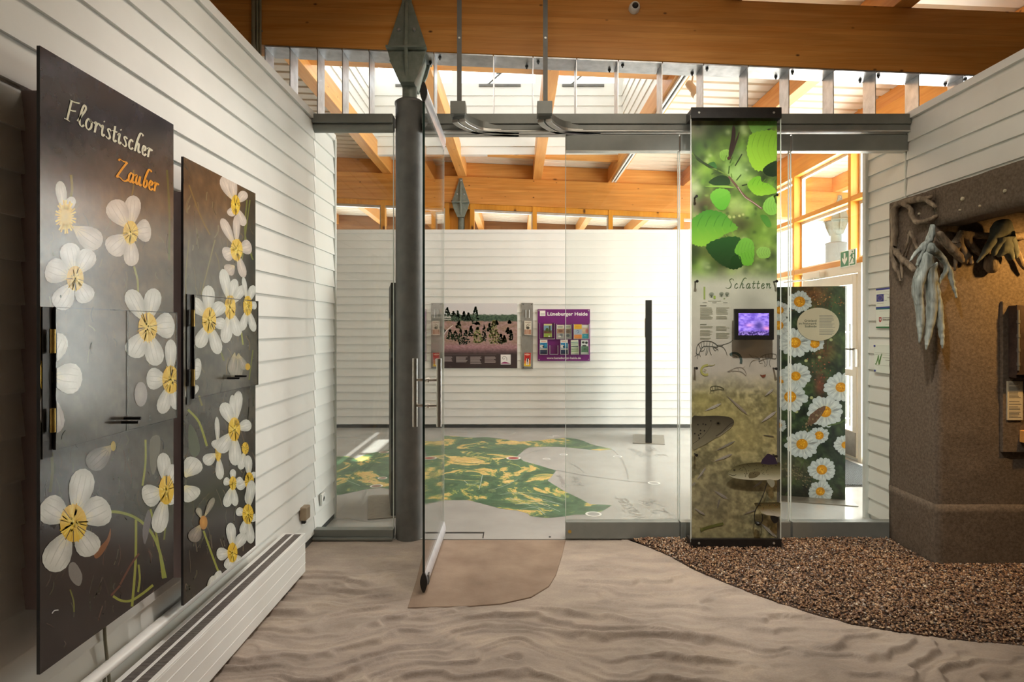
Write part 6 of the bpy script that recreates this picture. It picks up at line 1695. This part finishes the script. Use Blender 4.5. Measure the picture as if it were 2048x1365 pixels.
leaflet(*GG(270, 470, 428, 728), 'leaflet with a garden gate picture, top left on the purple board', [(0, 1, (150, 160, 120)), (0, .12, (226, 222, 150)), (.12, .5, SKY), (.5, .72, (126, 92, 66)), (.72, 1, (166, 190, 86))], extra=[('r', .62, .14, .82, .62, (76, 84, 52)), ('e', .4, .45, .2, .14, (90, 110, 60)), ('e', .66, .94, .12, .05, (236, 232, 224))], **LB)
leaflet(*GG(520, 490, 668, 755), 'pale leaflet with a brown picture, left of the top middle pair on the purple board', [(0, 1, (196, 174, 150)), (0, .28, (234, 226, 208)), (.28, .62, (176, 138, 112)), (.62, 1, (172, 170, 168))], extra=[('r', .1, .12, .8, .18, (130, 150, 130)), ('e', .5, .45, .3, .1, (140, 100, 84)), ('e', .6, .75, .2, .1, (120, 126, 134)), ('e', .4, .85, .2, .06, (226, 222, 216))], **LB)
leaflet(*GG(680, 490, 800, 755), 'pale leaflet with a grey picture, right of the top middle pair on the purple board', [(0, 1, (176, 164, 150)), (0, .28, (226, 222, 200)), (.28, .62, (150, 128, 110)), (.62, 1, (158, 160, 158))], extra=[('r', .1, .12, .85, .18, (130, 150, 130)), ('e', .5, .48, .32, .1, (116, 96, 84)), ('e', .5, .78, .3, .1, (104, 112, 122))], **LB)
leaflet(*GG(858, 480, 1012, 755), 'yellow and orange leaflet, left of the top right pair on the purple board', [(0, 1, (168, 184, 206)), (0, .34, (246, 190, 30)), (.34, .72, (176, 190, 214)), (.72, 1, (240, 148, 70))], extra=[('s', [(.3, .5), (.5, .42), (.6, .55), (.4, .62)], .9, (90, 110, 160)), ('r', .25, .14, .7, .19, (240, 160, 40))], **LB)
leaflet(*GG(1016, 490, 1140, 755), 'white and turquoise leaflet, right of the top right pair on the purple board', [(0, 1, (224, 206, 186)), (0, .2, (236, 232, 226)), (.2, .66, (216, 184, 160)), (.66, 1, (50, 164, 182))], extra=[('e', .75, .45, .22, .16, (206, 120, 116)), ('e', .3, .4, .2, .1, (226, 200, 160)), ('r', .3, .78, .7, .82, (120, 200, 210))], **LB)
sea = dict(bands=[(0, 1, (40, 132, 186)), (0, .22, (232, 226, 216)), (.62, .72, (214, 208, 198)), (.72, 1, (58, 66, 96))], extra=[('e', .25, .48, .25, .12, (236, 232, 226)), ('e', .45, .5, .12, .07, (60, 52, 50)), ('e', .8, .4, .2, .1, (64, 170, 214)), ('r', .15, .10, .8, .14, (220, 140, 120))])
leaflet(*GG(194, 780, 338, 1050), 'blue leaflet with a white shape, bottom left on the purple board', sea['bands'], extra=sea['extra'], **LB)
leaflet(*GG(594, 780, 738, 1050), 'second blue leaflet with a white shape, bottom middle, right of the empty pocket', sea['bands'], extra=sea['extra'], **LB)
leaflet(*GG(800, 785, 945, 1052), 'white leaflet with green and dark stripes, second from right in the lower row', [(0, 1, (216, 220, 196)), (.14, .2, (110, 150, 150)), (.26, .32, (120, 160, 130)), (.42, .5, (40, 84, 84)), (.56, .6, (110, 150, 120)), (.66, .7, (120, 160, 110)), (.78, .84, (130, 170, 110))], -.03, **LB)
leaflet(*GG(996, 785, 1136, 1052), 'leaflet with black blots over a green field, rightmost in the lower row', [(0, 1, (206, 210, 206)), (.45, .9, (92, 130, 106))], extra=[('e', .3, .18, .2, .08, (56, 64, 58)), ('e', .75, .2, .2, .09, (50, 58, 54)), ('e', .45, .42, .3, .06, (70, 80, 74)), ('e', .5, .65, .2, .1, (66, 104, 82)), ('r', .2, .92, .8, .95, (236, 236, 232))], **LB)

# =================================================================== EXIT SIGN over the entrance door
c = onX(1696, 517, XE - .03)
es = thing('exit_sign', 'green escape route sign with a down arrow and running figure above the entrance door', 'sign', c)
y0, y1 = F * (XE - .03) / (1711.5 - CX), F * (XE - .03) / (1680.5 - CX)
z0, z1 = c.z - .098, c.z + .098
mb().box((XE - .03, y0, z0), (XE - .018, y1, z1)).build('plate', M['sign_white'], es, .002)
ym = y0 + (y1 - y0) * .46
def sq(u, v, off=.0006): return Vector((XE - .03 - off, y1 + (y0 - y1) * u, z0 + (z1 - z0) * v))   # u runs left to right as seen
def flat(polys, name, mat, off=.0006):
    m = mb()
    for pl in polys:
        q = [sq(u, v, off) for u, v in pl]; m.add(q, [tuple(t) for t in tessellate_polygon([q])])
    m.build(name, mat, es)
flat([[(.03, .05), (.56, .05), (.56, .95), (.03, .95)]], 'green_field', M['sign_green'])
flat([[(.24, .86), (.35, .86), (.35, .48), (.46, .62), (.46, .44), (.295, .14), (.13, .44), (.13, .62), (.24, .48)]], 'arrow', M['sign_white'], .0012)
flat([[(.62, .05), (.97, .05), (.97, .95), (.90, .95), (.90, .13), (.62, .13)], [(.74, .86), (.79, .92), (.84, .86), (.79, .78)], [(.70, .74), (.82, .76), (.80, .48), (.72, .46)], [(.72, .72), (.62, .60), (.65, .55), (.75, .66)], [(.81, .74), (.90, .66), (.93, .70), (.83, .78)], [(.72, .50), (.66, .36), (.60, .20), (.65, .18), (.72, .34), (.78, .48)], [(.77, .50), (.84, .38), (.82, .20), (.87, .19), (.89, .40), (.81, .52)]], 'pictogram', M['sign_green'], .0006)

# =================================================================== SMALL SIGNS on the right wall, behind the glass
def rsign(x0, x1, ytop, ybot, label):
    X = XR - .016
    yb_, ya_ = F * X / (x0 - CX), F * X / (x1 - CX)
    A = onX(x0, ytop, X); B = onX(x0, ybot, X)
    o = thing('sponsor_sign', label, 'sign', (X, (ya_ + yb_) / 2, B.z))
    mb().box((X, ya_, B.z), (X + .008, yb_, A.z)).build('plate', M['sign_white'], o)
    def q(u, v, off=.0005): return Vector((X - off, yb_ + (ya_ - yb_) * u, B.z + (A.z - B.z) * v))
    def fl(polys, name, mat, off=.0005):
        m = mb()
        for pl in polys:
            pts = [q(u, v, off) for u, v in pl]; m.add(pts, [tuple(t) for t in tessellate_polygon([pts])])
        return m.build(name, mat, o)
    return o, fl, q
M['sign_blue'] = mottled('sign_blue', (58, 66, 150), (64, 72, 158), 6, 0.4)
M['sign_teal'] = mottled('sign_teal', (44, 110, 120), (52, 120, 128), 6, 0.4)
M['sign_red'] = mottled('sign_red', (170, 44, 50), (178, 52, 58), 6, 0.4)
M['sign_leaf'] = mottled('sign_leaf_green', (92, 140, 70), (100, 148, 76), 6, 0.4)
M['star'] = mottled('sign_yellow', (230, 200, 60), (236, 208, 70), 6, 0.4)
sg, fl_, q_ = rsign(1752, 1790, 578, 656.5, 'white sign with blue flag field and red crest, upper of two beside the cave')
R = lambda a, b, c, d: [(a, b), (c, b), (c, d), (a, d)]
fl_([R(0, .955, 1, 1), R(.03, .665, .42, .85)], 'blue_field', M['sign_blue'])
fl_([R(0, .50, 1, .535)], 'blue_line', M['sign_blue'], .0008); fl_([R(0, .465, 1, .50)], 'teal_line', M['sign_teal']); fl_([R(0, 0, 1, .035)], 'green_line', M['sign_green'])
fl_([[(.225 + .13 * math.cos(k * math.pi / 6) + .022 * math.cos(j * 2.094), .758 + .062 * math.sin(k * math.pi / 6) + .011 * math.sin(j * 2.094)) for j in range(3)] for k in range(12)], 'flag_stars', M['star'], .0009)
fl_([[(.53 + .20 * math.cos(a) * r, .765 + .085 * math.sin(a) * r) for r, a in ((1, k), (1, k + .45), (.93, k + .45), (.93, k))] for k in (0.6, 1.05, 1.5, 1.95, 2.4, 2.85, 3.3, 3.75, 4.2, 4.65)] + [R(.60, .755, .98, .765), R(.62, .735, .98, .745)], 'ring_logo', M['text_grey'])
fl_([[(.16, .27), (.30, .27), (.30, .18), (.23, .14), (.16, .18)]], 'crest', M['sign_red'])
fl_([[(.20, .25), (.26, .24), (.27, .20), (.22, .18), (.20, .21)]], 'crest_horse', M['sign_white'], .0009)
text('lettering', 'Niedersachsen', q_(.36, .185), (0, -1, 0), (0, 0, 1), .030, M['text_grey'], sg, width=.098, bold=.015)
fl_([R(.06, .90, .95, .903), R(.06, .62, .42, .628), R(.2, .42, .95, .424), R(.36, .255, .80, .265), R(.5, .09, .95, .094)], 'small_print', M['text_grey'])
sg, fl_, q_ = rsign(1748.5, 1790, 689, 745, 'clear white plate with a green brush N, lower of two signs beside the cave')
fl_([[(.03, .30), (.09, .33), (.20, .62), (.24, .62), (.23, .42), (.36, .68), (.40, .70), (.28, .30), (.22, .28), (.20, .46), (.10, .27)]], 'brush_letter_n', M['sign_leaf'])
fl_([R(.42, .54, .80, .555), R(.55, .46, 1, .475), R(.08, .27, 1, .277), R(.02, .70, 1, .706), R(.06, -.0, 1, .006), R(.05, .64, 1, .646)], 'small_print', M['text_grey'])
for u, v in ((.0, .94), (.02, .06), (.95, .06)):
    p = q_(u + .03, v, 0); mb().lathe((p.x, p.y, p.z), [(.008, -.006), (.008, 0)], 10, axis='X').build('screw', M['sign_blue'], sg)

# ribbed mat before the entrance door
fm = thing('door_mat', 'dark ribbed door mat on the floor before the entrance door', 'mat', (3.5, 6.9, 0))
mb().box((3.02, 5.85, .0), (3.85, 8.3, .010)).build('base', M['steel_dark'], fm)
rb = mb(); x = 3.03
while x < 3.84:
    rb.box((x, 5.86, .010), (x + .012, 8.29, .017)); x += .022
tag(rb.build('rib', M['mat'], fm), kind='stuff')

# =================================================================== CAVE BLOCK at the right
XC, YC0, YC1 = 2.730, 3.905, 4.392
cv = thing('cave_block', 'brown sprayed plaster cave front with a lintel, at the right wall', 'cave block', (3.2, YC1, 0))
def rough(mesh_obj, lv=3, strength=.02, size=.35):
    tx = bpy.data.textures.new('lump', 'CLOUDS'); tx.noise_scale = size; tx.noise_depth = 3
    s = mesh_obj.modifiers.new('subdivide', 'SUBSURF'); s.subdivision_type = 'SIMPLE'; s.levels = lv; s.render_levels = lv
    d = mesh_obj.modifiers.new('uneven', 'DISPLACE'); d.texture = tx; d.strength = strength; d.mid_level = .5; d.texture_coords = 'GLOBAL'
def gridbox(a, b, step=.06):
    m = MB(); bm = bmesh.new()
    bmesh.ops.create_cube(bm, size=1)
    bmesh.ops.scale(bm, vec=(abs(b[0] - a[0]), abs(b[1] - a[1]), abs(b[2] - a[2])), verts=bm.verts)
    bmesh.ops.translate(bm, vec=((a[0] + b[0]) / 2, (a[1] + b[1]) / 2, (a[2] + b[2]) / 2), verts=bm.verts)
    for ax in range(3):
        n = int(abs(b[ax] - a[ax]) / step)
        lo = min(a[ax], b[ax])
        for k in range(1, n + 1):
            co = [0, 0, 0]; co[ax] = lo + k * abs(b[ax] - a[ax]) / (n + 1); no = [0, 0, 0]; no[ax] = 1
            bmesh.ops.bisect_plane(bm, geom=bm.verts[:] + bm.edges[:] + bm.faces[:], plane_co=co, plane_no=no)
    bm.verts.index_update()
    m.v = [tuple(v.co) for v in bm.verts]; m.f = [tuple(v.index for v in f.verts) for f in bm.faces]; m.m = [0] * len(m.f); m.smooth = [True] * len(m.f)
    bm.free(); return m
def rough_part(a, b, name, step=.05, strength=.016, size=.12):
    o = gridbox(a, b, step).build(name, M['concrete'], cv)
    tx = bpy.data.textures.get('lump') or bpy.data.textures.new('lump', 'CLOUDS'); tx.noise_scale = size; tx.noise_depth = 3
    d = o.modifiers.new('uneven', 'DISPLACE'); d.texture = tx; d.strength = strength; d.mid_level = .5; d.texture_coords = 'GLOBAL'
    return o
rough_part((XC, YC0, .0), (4.6, YC1, 2.460), 'pillar')
rough_part((XC - .006, YC0 - .006, -.03), (4.55, YC1 - .005, .40), 'plinth', .06)
rough_part((XC, .8, 2.215), (XC + .17, YC0 + .01, 2.458), 'lintel')
rough_part((XC + .16, .8, 2.30), (4.6, YC0 + .01, 2.45), 'cave_roof', .15)
rough_part((4.45, .8, -.05), (4.6, YC0, 2.40), 'cave_wall', .15)
rough_part((XC + .05, .6, -.05), (4.6, .8, 2.45), 'cave_end', .15)
for q in ((1925, 398, .013), (2010, 382, .010), (1960, 412, .007), (1838, 428, .008), (1920, 420, .006)):
    p = onX(q[0], q[1], XC - .004)
    mb().lathe((p.x - .004, p.y, p.z), [(q[2] * .4, -.004), (q[2], 0), (q[2], .014)], 8, axis='X').build('pebble', M['paper'], cv)
# stone-framed service hatch, metal box and notice on the far side of the cave
Yc = YC0 - .012
def cp(px, py): return P(px, py, Yc)
a, b = cp(2003, 603), cp(2160, 905)
mb().box((a.x, Yc - .010, b.z), (b.x, Yc + .03, a.z)).build('hatch', M['concrete'], cv, .004)
a, b = cp(2014, 612), cp(2120, 755)
bx0 = thing('metal_box', 'dark speckled metal box with hinged lid on the cave wall', 'metal box', ((a.x + b.x) / 2, Yc, b.z))
mb().box((a.x, Yc - .07, b.z), (b.x, Yc - .008, a.z)).build('body', M['rust_box'], bx0, .004)
mb().box((a.x - .004, Yc - .082, b.z + .02), (b.x, Yc - .07, a.z + .004)).build('lid', M['rust_box'], bx0, .004)
h = mb().tube([(a.x + .004, Yc - .084, b.z + .05), (a.x + .004, Yc - .084, a.z - .03)], .007, 10)
for k in range(4): h.tube([(a.x + .004, Yc - .084, b.z + .08 + k * .09), (a.x + .004, Yc - .084, b.z + .10 + k * .09)], .010, 10)
h.build('hinge', M['steel'], bx0)
a, b = cp(2010.5, 763), cp(2041, 840)
nt_ = thing('cave_notice', 'small upright notice card with lines of print below the metal box', 'notice', ((a.x + b.x) / 2, Yc, b.z))
mb().box((a.x, Yc - .018, b.z), (b.x, Yc - .009, a.z)).build('card', M['paper'], nt_)
ms = mb(); rs = random.Random(12); z = a.z - .012
while z > b.z + .012:
    if rs.random() > .16: ms.box((a.x + .010, Yc - .0188, z), (a.x + .010 + (b.x - a.x - .02) * rs.uniform(.7, 1), Yc - .018, z + .0035))
    z -= .0085
ms.build('small_print', M['text_grey'], nt_)
a, b = cp(2036, 860), cp(2110, 884)
tag(mb().box((a.x, Yc - .06, b.z), (b.x, Yc - .010, a.z)).build('wooden_block', M['timber_x'], None, .004), 'small honey wooden block under the notice in the cave', 'block')

# roots
def root(name, label, mat, chains, loc):
    """chains: [(points, radii)] in world space, joined where they share their first point"""
    verts, edges, rad = [], [], []
    for pts, rs_ in chains:
        prev = None
        for i, p in enumerate(pts):
            hit = None
            if i == 0:
                for j, v in enumerate(verts):
                    if (Vector(v) - Vector(p)).length < 1e-4: hit = j
            if hit is None:
                verts.append(tuple(p)); rad.append(rs_[i]); hit = len(verts) - 1
            if prev is not None: edges.append((prev, hit))
            prev = hit
    L = Vector(loc)
    me = bpy.data.meshes.new(name); me.from_pydata([tuple(Vector(v) - L) for v in verts], edges, [])
    o = bpy.data.objects.new(name, me); COL.objects.link(o); o.location = L; WL[o.name] = L
    s = o.modifiers.new('skin', 'SKIN'); s.use_smooth_shade = True; s.branch_smoothing = .6
    for i, sv in enumerate(me.skin_vertices[0].data):
        sv.radius = (rad[i], rad[i] * .8); sv.use_root = (i == 0)
    u = o.modifiers.new('smooth', 'SUBSURF'); u.levels = 2; u.render_levels = 2
    tx = bpy.data.textures.new('bark', 'CLOUDS'); tx.noise_scale = .035; tx.noise_depth = 2
    d = o.modifiers.new('bark', 'DISPLACE'); d.texture = tx; d.strength = .012; d.mid_level = .5; d.texture_coords = 'LOCAL'
    me.materials.append(mat)
    tag(o, label, 'root')
    return o
RZ = lambda a, b: (1770 + a / 3.79, 360 + b / 3.79)
def onpil(a, b, off=.03): return onX(*RZ(a, b), XC - off)
def oncorner(a, b, y=3.86): return P(*RZ(a, b), y)
k = onpil(75, 195)
root('brown_root', 'brown forked root framing the upper corner of the cave block', M['root_brown'],
     [([onpil(75, 195), onpil(68, 290), onpil(75, 400), onpil(62, 480), onpil(58, 580), onpil(85, 680), onpil(120, 770)], [.030, .027, .027, .026, .022, .018, .008]),
      ([onpil(75, 195), onpil(150, 165), onpil(230, 150), onpil(310, 140), onpil(360, 128)], [.030, .03, .032, .022, .010]),
      ([onpil(310, 140), onpil(350, 175), onpil(392, 212)], [.022, .018, .010]),
      ([onpil(150, 165), onpil(195, 215), onpil(205, 275), onpil(240, 325), onpil(310, 315), onpil(360, 295), onpil(402, 268)], [.026, .020, .020, .024, .022, .020, .013]),
      ([onpil(62, 480), onpil(90, 560), onpil(140, 600), onpil(190, 650), onpil(228, 700)], [.024, .024, .026, .024, .020]),
      ([onpil(140, 600), onpil(125, 660), onpil(130, 750)], [.020, .012, .007])], k)
k = onpil(185, 385)
root('brown_root', 'thin brown forked twig on the face of the cave pillar', M['root_brown'],
     [([onpil(185, 385), onpil(215, 430), onpil(240, 510), onpil(262, 545)], [.018, .016, .014, .008]), ([onpil(185, 385), onpil(180, 450), onpil(150, 540), onpil(120, 610)], [.018, .010, .009, .008])], k)
k = oncorner(355, 345, 3.83)
C = lambda a, b: oncorner(a, b, 3.83)
root('grey_root', 'pale grey finger-like root hanging down the corner of the cave block', M['root_grey'],
     [([C(362, 332), C(354, 390), C(345, 450), C(325, 530), C(305, 620)], [.016, .028, .040, .054, .062]),
      ([C(305, 620), C(270, 700), C(245, 800), C(245, 880), C(262, 960), C(270, 1080), C(266, 1160), C(262, 1238)], [.062, .050, .042, .036, .031, .028, .020, .005]),
      ([C(305, 620), C(330, 720), C(348, 820), C(356, 920), C(350, 1050), C(328, 1180), C(312, 1292)], [.062, .052, .044, .040, .034, .024, .005]),
      ([C(330, 720), C(375, 820), C(402, 930), C(416, 1040), C(428, 1170), C(437, 1282)], [.050, .034, .031, .027, .020, .005]),
      ([C(325, 530), C(400, 560), C(462, 612), C(490, 690), C(515, 790), C(543, 894)], [.050, .032, .028, .024, .017, .005]),
      ([C(462, 612), C(466, 690), C(430, 745), C(402, 802)], [.026, .016, .013, .006]),
      ([C(345, 450), C(290, 500), C(235, 555), C(182, 624)], [.04, .024, .016, .006]),
      ([C(290, 500), C(270, 570), C(240, 655)], [.024, .018, .010])], k)
D = lambda a, b: oncorner(a, b, 3.84)
k = D(395, 390)
root('brown_root', 'straight brown root stub slanting behind the pale grey root', M['root_brown'], [([D(395, 390), D(450, 460), D(510, 530), D(570, 590), D(596, 632)], [.026, .030, .034, .030, .012])], k)
E_ = lambda a, b: oncorner(a, b, 3.78)
k = E_(900, 290)
root('grey_root', 'dark grey stump with short root fingers under the cave lintel', M['root_dark'],
     [([E_(890, 275), E_(888, 350), E_(895, 430), E_(905, 500), E_(905, 560)], [.054, .060, .064, .060, .050]),
      ([E_(888, 350), E_(835, 430), E_(770, 530), E_(695, 632)], [.040, .036, .026, .006]),
      ([E_(895, 430), E_(850, 500), E_(815, 580)], [.04, .032, .014]), ([E_(905, 500), E_(870, 560), E_(865, 590)], [.04, .03, .014]), ([E_(905, 500), E_(950, 550), E_(960, 612)], [.045, .036, .020]), ([E_(888, 350), E_(945, 420), E_(985, 540), E_(992, 600)], [.04, .036, .028, .014])], k)
Fq = lambda a, b: oncorner(a, b, 3.86)
k = Fq(500, 390)
root('brown_root', 'long brown root lying along the back under the cave lintel', M['root_brown'],
     [([Fq(520, 400), Fq(600, 415), Fq(700, 420), Fq(800, 425), Fq(960, 430), Fq(1100, 425)], [.05, .034, .030, .030, .034, .036]),
      ([Fq(600, 415), Fq(640, 480), Fq(690, 540), Fq(765, 590)], [.034, .030, .026, .010]), ([Fq(520, 400), Fq(560, 480), Fq(600, 560), Fq(620, 640)], [.05, .036, .030, .012]), ([Fq(600, 560), Fq(650, 590), Fq(655, 640)], [.02, .018, .010]), ([Fq(520, 400), Fq(540, 560), Fq(528, 690)], [.04, .018, .008])], k)
k = Fq(815, 590)
root('brown_root', 'short cut brown root block below the dark stump in the cave', M['root_brown'], [([Fq(830, 560), Fq(815, 620), Fq(800, 715)], [.05, .056, .050])], k)
k = Fq(985, 540)
root('brown_root', 'thin brown root right of the dark stump at the picture edge', M['root_brown'], [([Fq(960, 430), Fq(990, 540), Fq(1030, 620), Fq(1080, 700)], [.03, .024, .022, .014])], k)

# =================================================================== GRAVEL BED
edge_xy = GRAVEL_EDGE
ex = np.array([p[0] for p in edge_xy]); ey = np.array([p[1] for p in edge_xy])
gb = mb()
outline = [Vector((x, y, .004)) for x, y in edge_xy] + [Vector((4.44, 3.90, .004)), Vector((2.74, 3.90, .004)), Vector((2.74, 4.375, .004)), Vector((edge_xy[0][0], 4.375, .004))]
gb.prism(outline, (0, 0, -.03))
gb_o = gb.build('gravel_bed', mottled('dark_gravel_bed', (58, 44, 36), (82, 64, 52), 30, .8))
tag(gb_o, 'brown pebble gravel bed curving from the glass to the cave', 'gravel', kind='stuff')
rsn = np.random.RandomState(4)
N = 62000
px_ = rsn.uniform(edge_xy[0][0], 4.42, N); py_ = rsn.uniform(2.28, 4.375, N)
ed = np.interp(px_, ex, ey)
d = py_ - ed
ok = (d > -.012 + .02 * rsn.rand(N)) & ~((px_ > 2.70) & (py_ > 3.885)) & ~((px_ > 1.2) & (px_ < 1.88) & (py_ > 4.21) & (py_ < 4.31) & (rsn.rand(N) < .7))
px_, py_, d = px_[ok], py_[ok], d[ok]
n = len(px_)
octv = np.array([(1, 0, 0), (0, 1, 0), (-1, 0, 0), (0, -1, 0), (0, 0, 1), (0, 0, -1)], float)
octf = np.array([(0, 1, 4), (1, 2, 4), (2, 3, 4), (3, 0, 4), (1, 0, 5), (2, 1, 5), (3, 2, 5), (0, 3, 5)])
sz = rsn.uniform(.0045, .0098, n) * np.where(rsn.rand(n) < .06, 1.5, 1.0)
sx = sz * rsn.uniform(.8, 1.5, n); sy = sz * rsn.uniform(.7, 1.2, n); s3 = sz * rsn.uniform(.5, .9, n)
V = octv[None] * np.stack([sx, sy, s3], -1)[:, None, :] + rsn.normal(0, .12, (n, 6, 3)) * sz[:, None, None]
an = rsn.uniform(0, 6.283, n); ti = rsn.normal(0, .5, n)
ca, sa, ct, stn = np.cos(an)[:, None], np.sin(an)[:, None], np.cos(ti)[:, None], np.sin(ti)[:, None]
X_, Y_, Z_ = V[..., 0], V[..., 1], V[..., 2]
X_, Z_ = X_ * ct - Z_ * stn, X_ * stn + Z_ * ct
X_, Y_ = X_ * ca - Y_ * sa, X_ * sa + Y_ * ca
hump = .010 * fbm(px_ * 3, py_ * 3, 7, 3) + .012 * np.clip(d / .1, 0, 1)
V = np.stack([X_ + px_[:, None], Y_ + py_[:, None], Z_ + (hump + rsn.uniform(0, .006, n))[:, None]], -1).reshape(-1, 3)
Fi = (octf[None] + (np.arange(n) * 6)[:, None, None]).reshape(-1, 3)
me = bpy.data.meshes.new('pebbles')
me.vertices.add(len(V)); me.vertices.foreach_set('co', V.ravel())
me.loops.add(Fi.size); me.loops.foreach_set('vertex_index', Fi.ravel().astype(np.int32))
me.polygons.add(len(Fi)); me.polygons.foreach_set('loop_start', np.arange(0, Fi.size, 3, dtype=np.int32)); me.polygons.foreach_set('loop_total', np.full(len(Fi), 3, np.int32))
pal = lin_np(np.array([(128, 98, 74), (104, 78, 58), (150, 120, 92), (92, 72, 60), (168, 142, 114), (118, 92, 76), (140, 128, 118), (98, 66, 46), (186, 168, 146)]))
pc = pal[rsn.choice(len(pal), n, p=[.2, .2, .13, .16, .07, .12, .05, .05, .02])] * rsn.uniform(1.0, 1.5, (n, 1))
col = np.ones((len(V), 4), np.float32); col[:, :3] = np.repeat(pc, 6, 0)
at = me.color_attributes.new('Col', 'FLOAT_COLOR', 'POINT'); at.data.foreach_set('color', col.ravel())
me.polygons.foreach_set('use_smooth', np.ones(len(Fi), bool))
me.update(); me.validate()
me.materials.append(vcol_mat('wet_pebbles', .12, .8))
o = bpy.data.objects.new('pebbles', me); COL.objects.link(o); o.parent = gb_o
tag(o, kind='stuff')
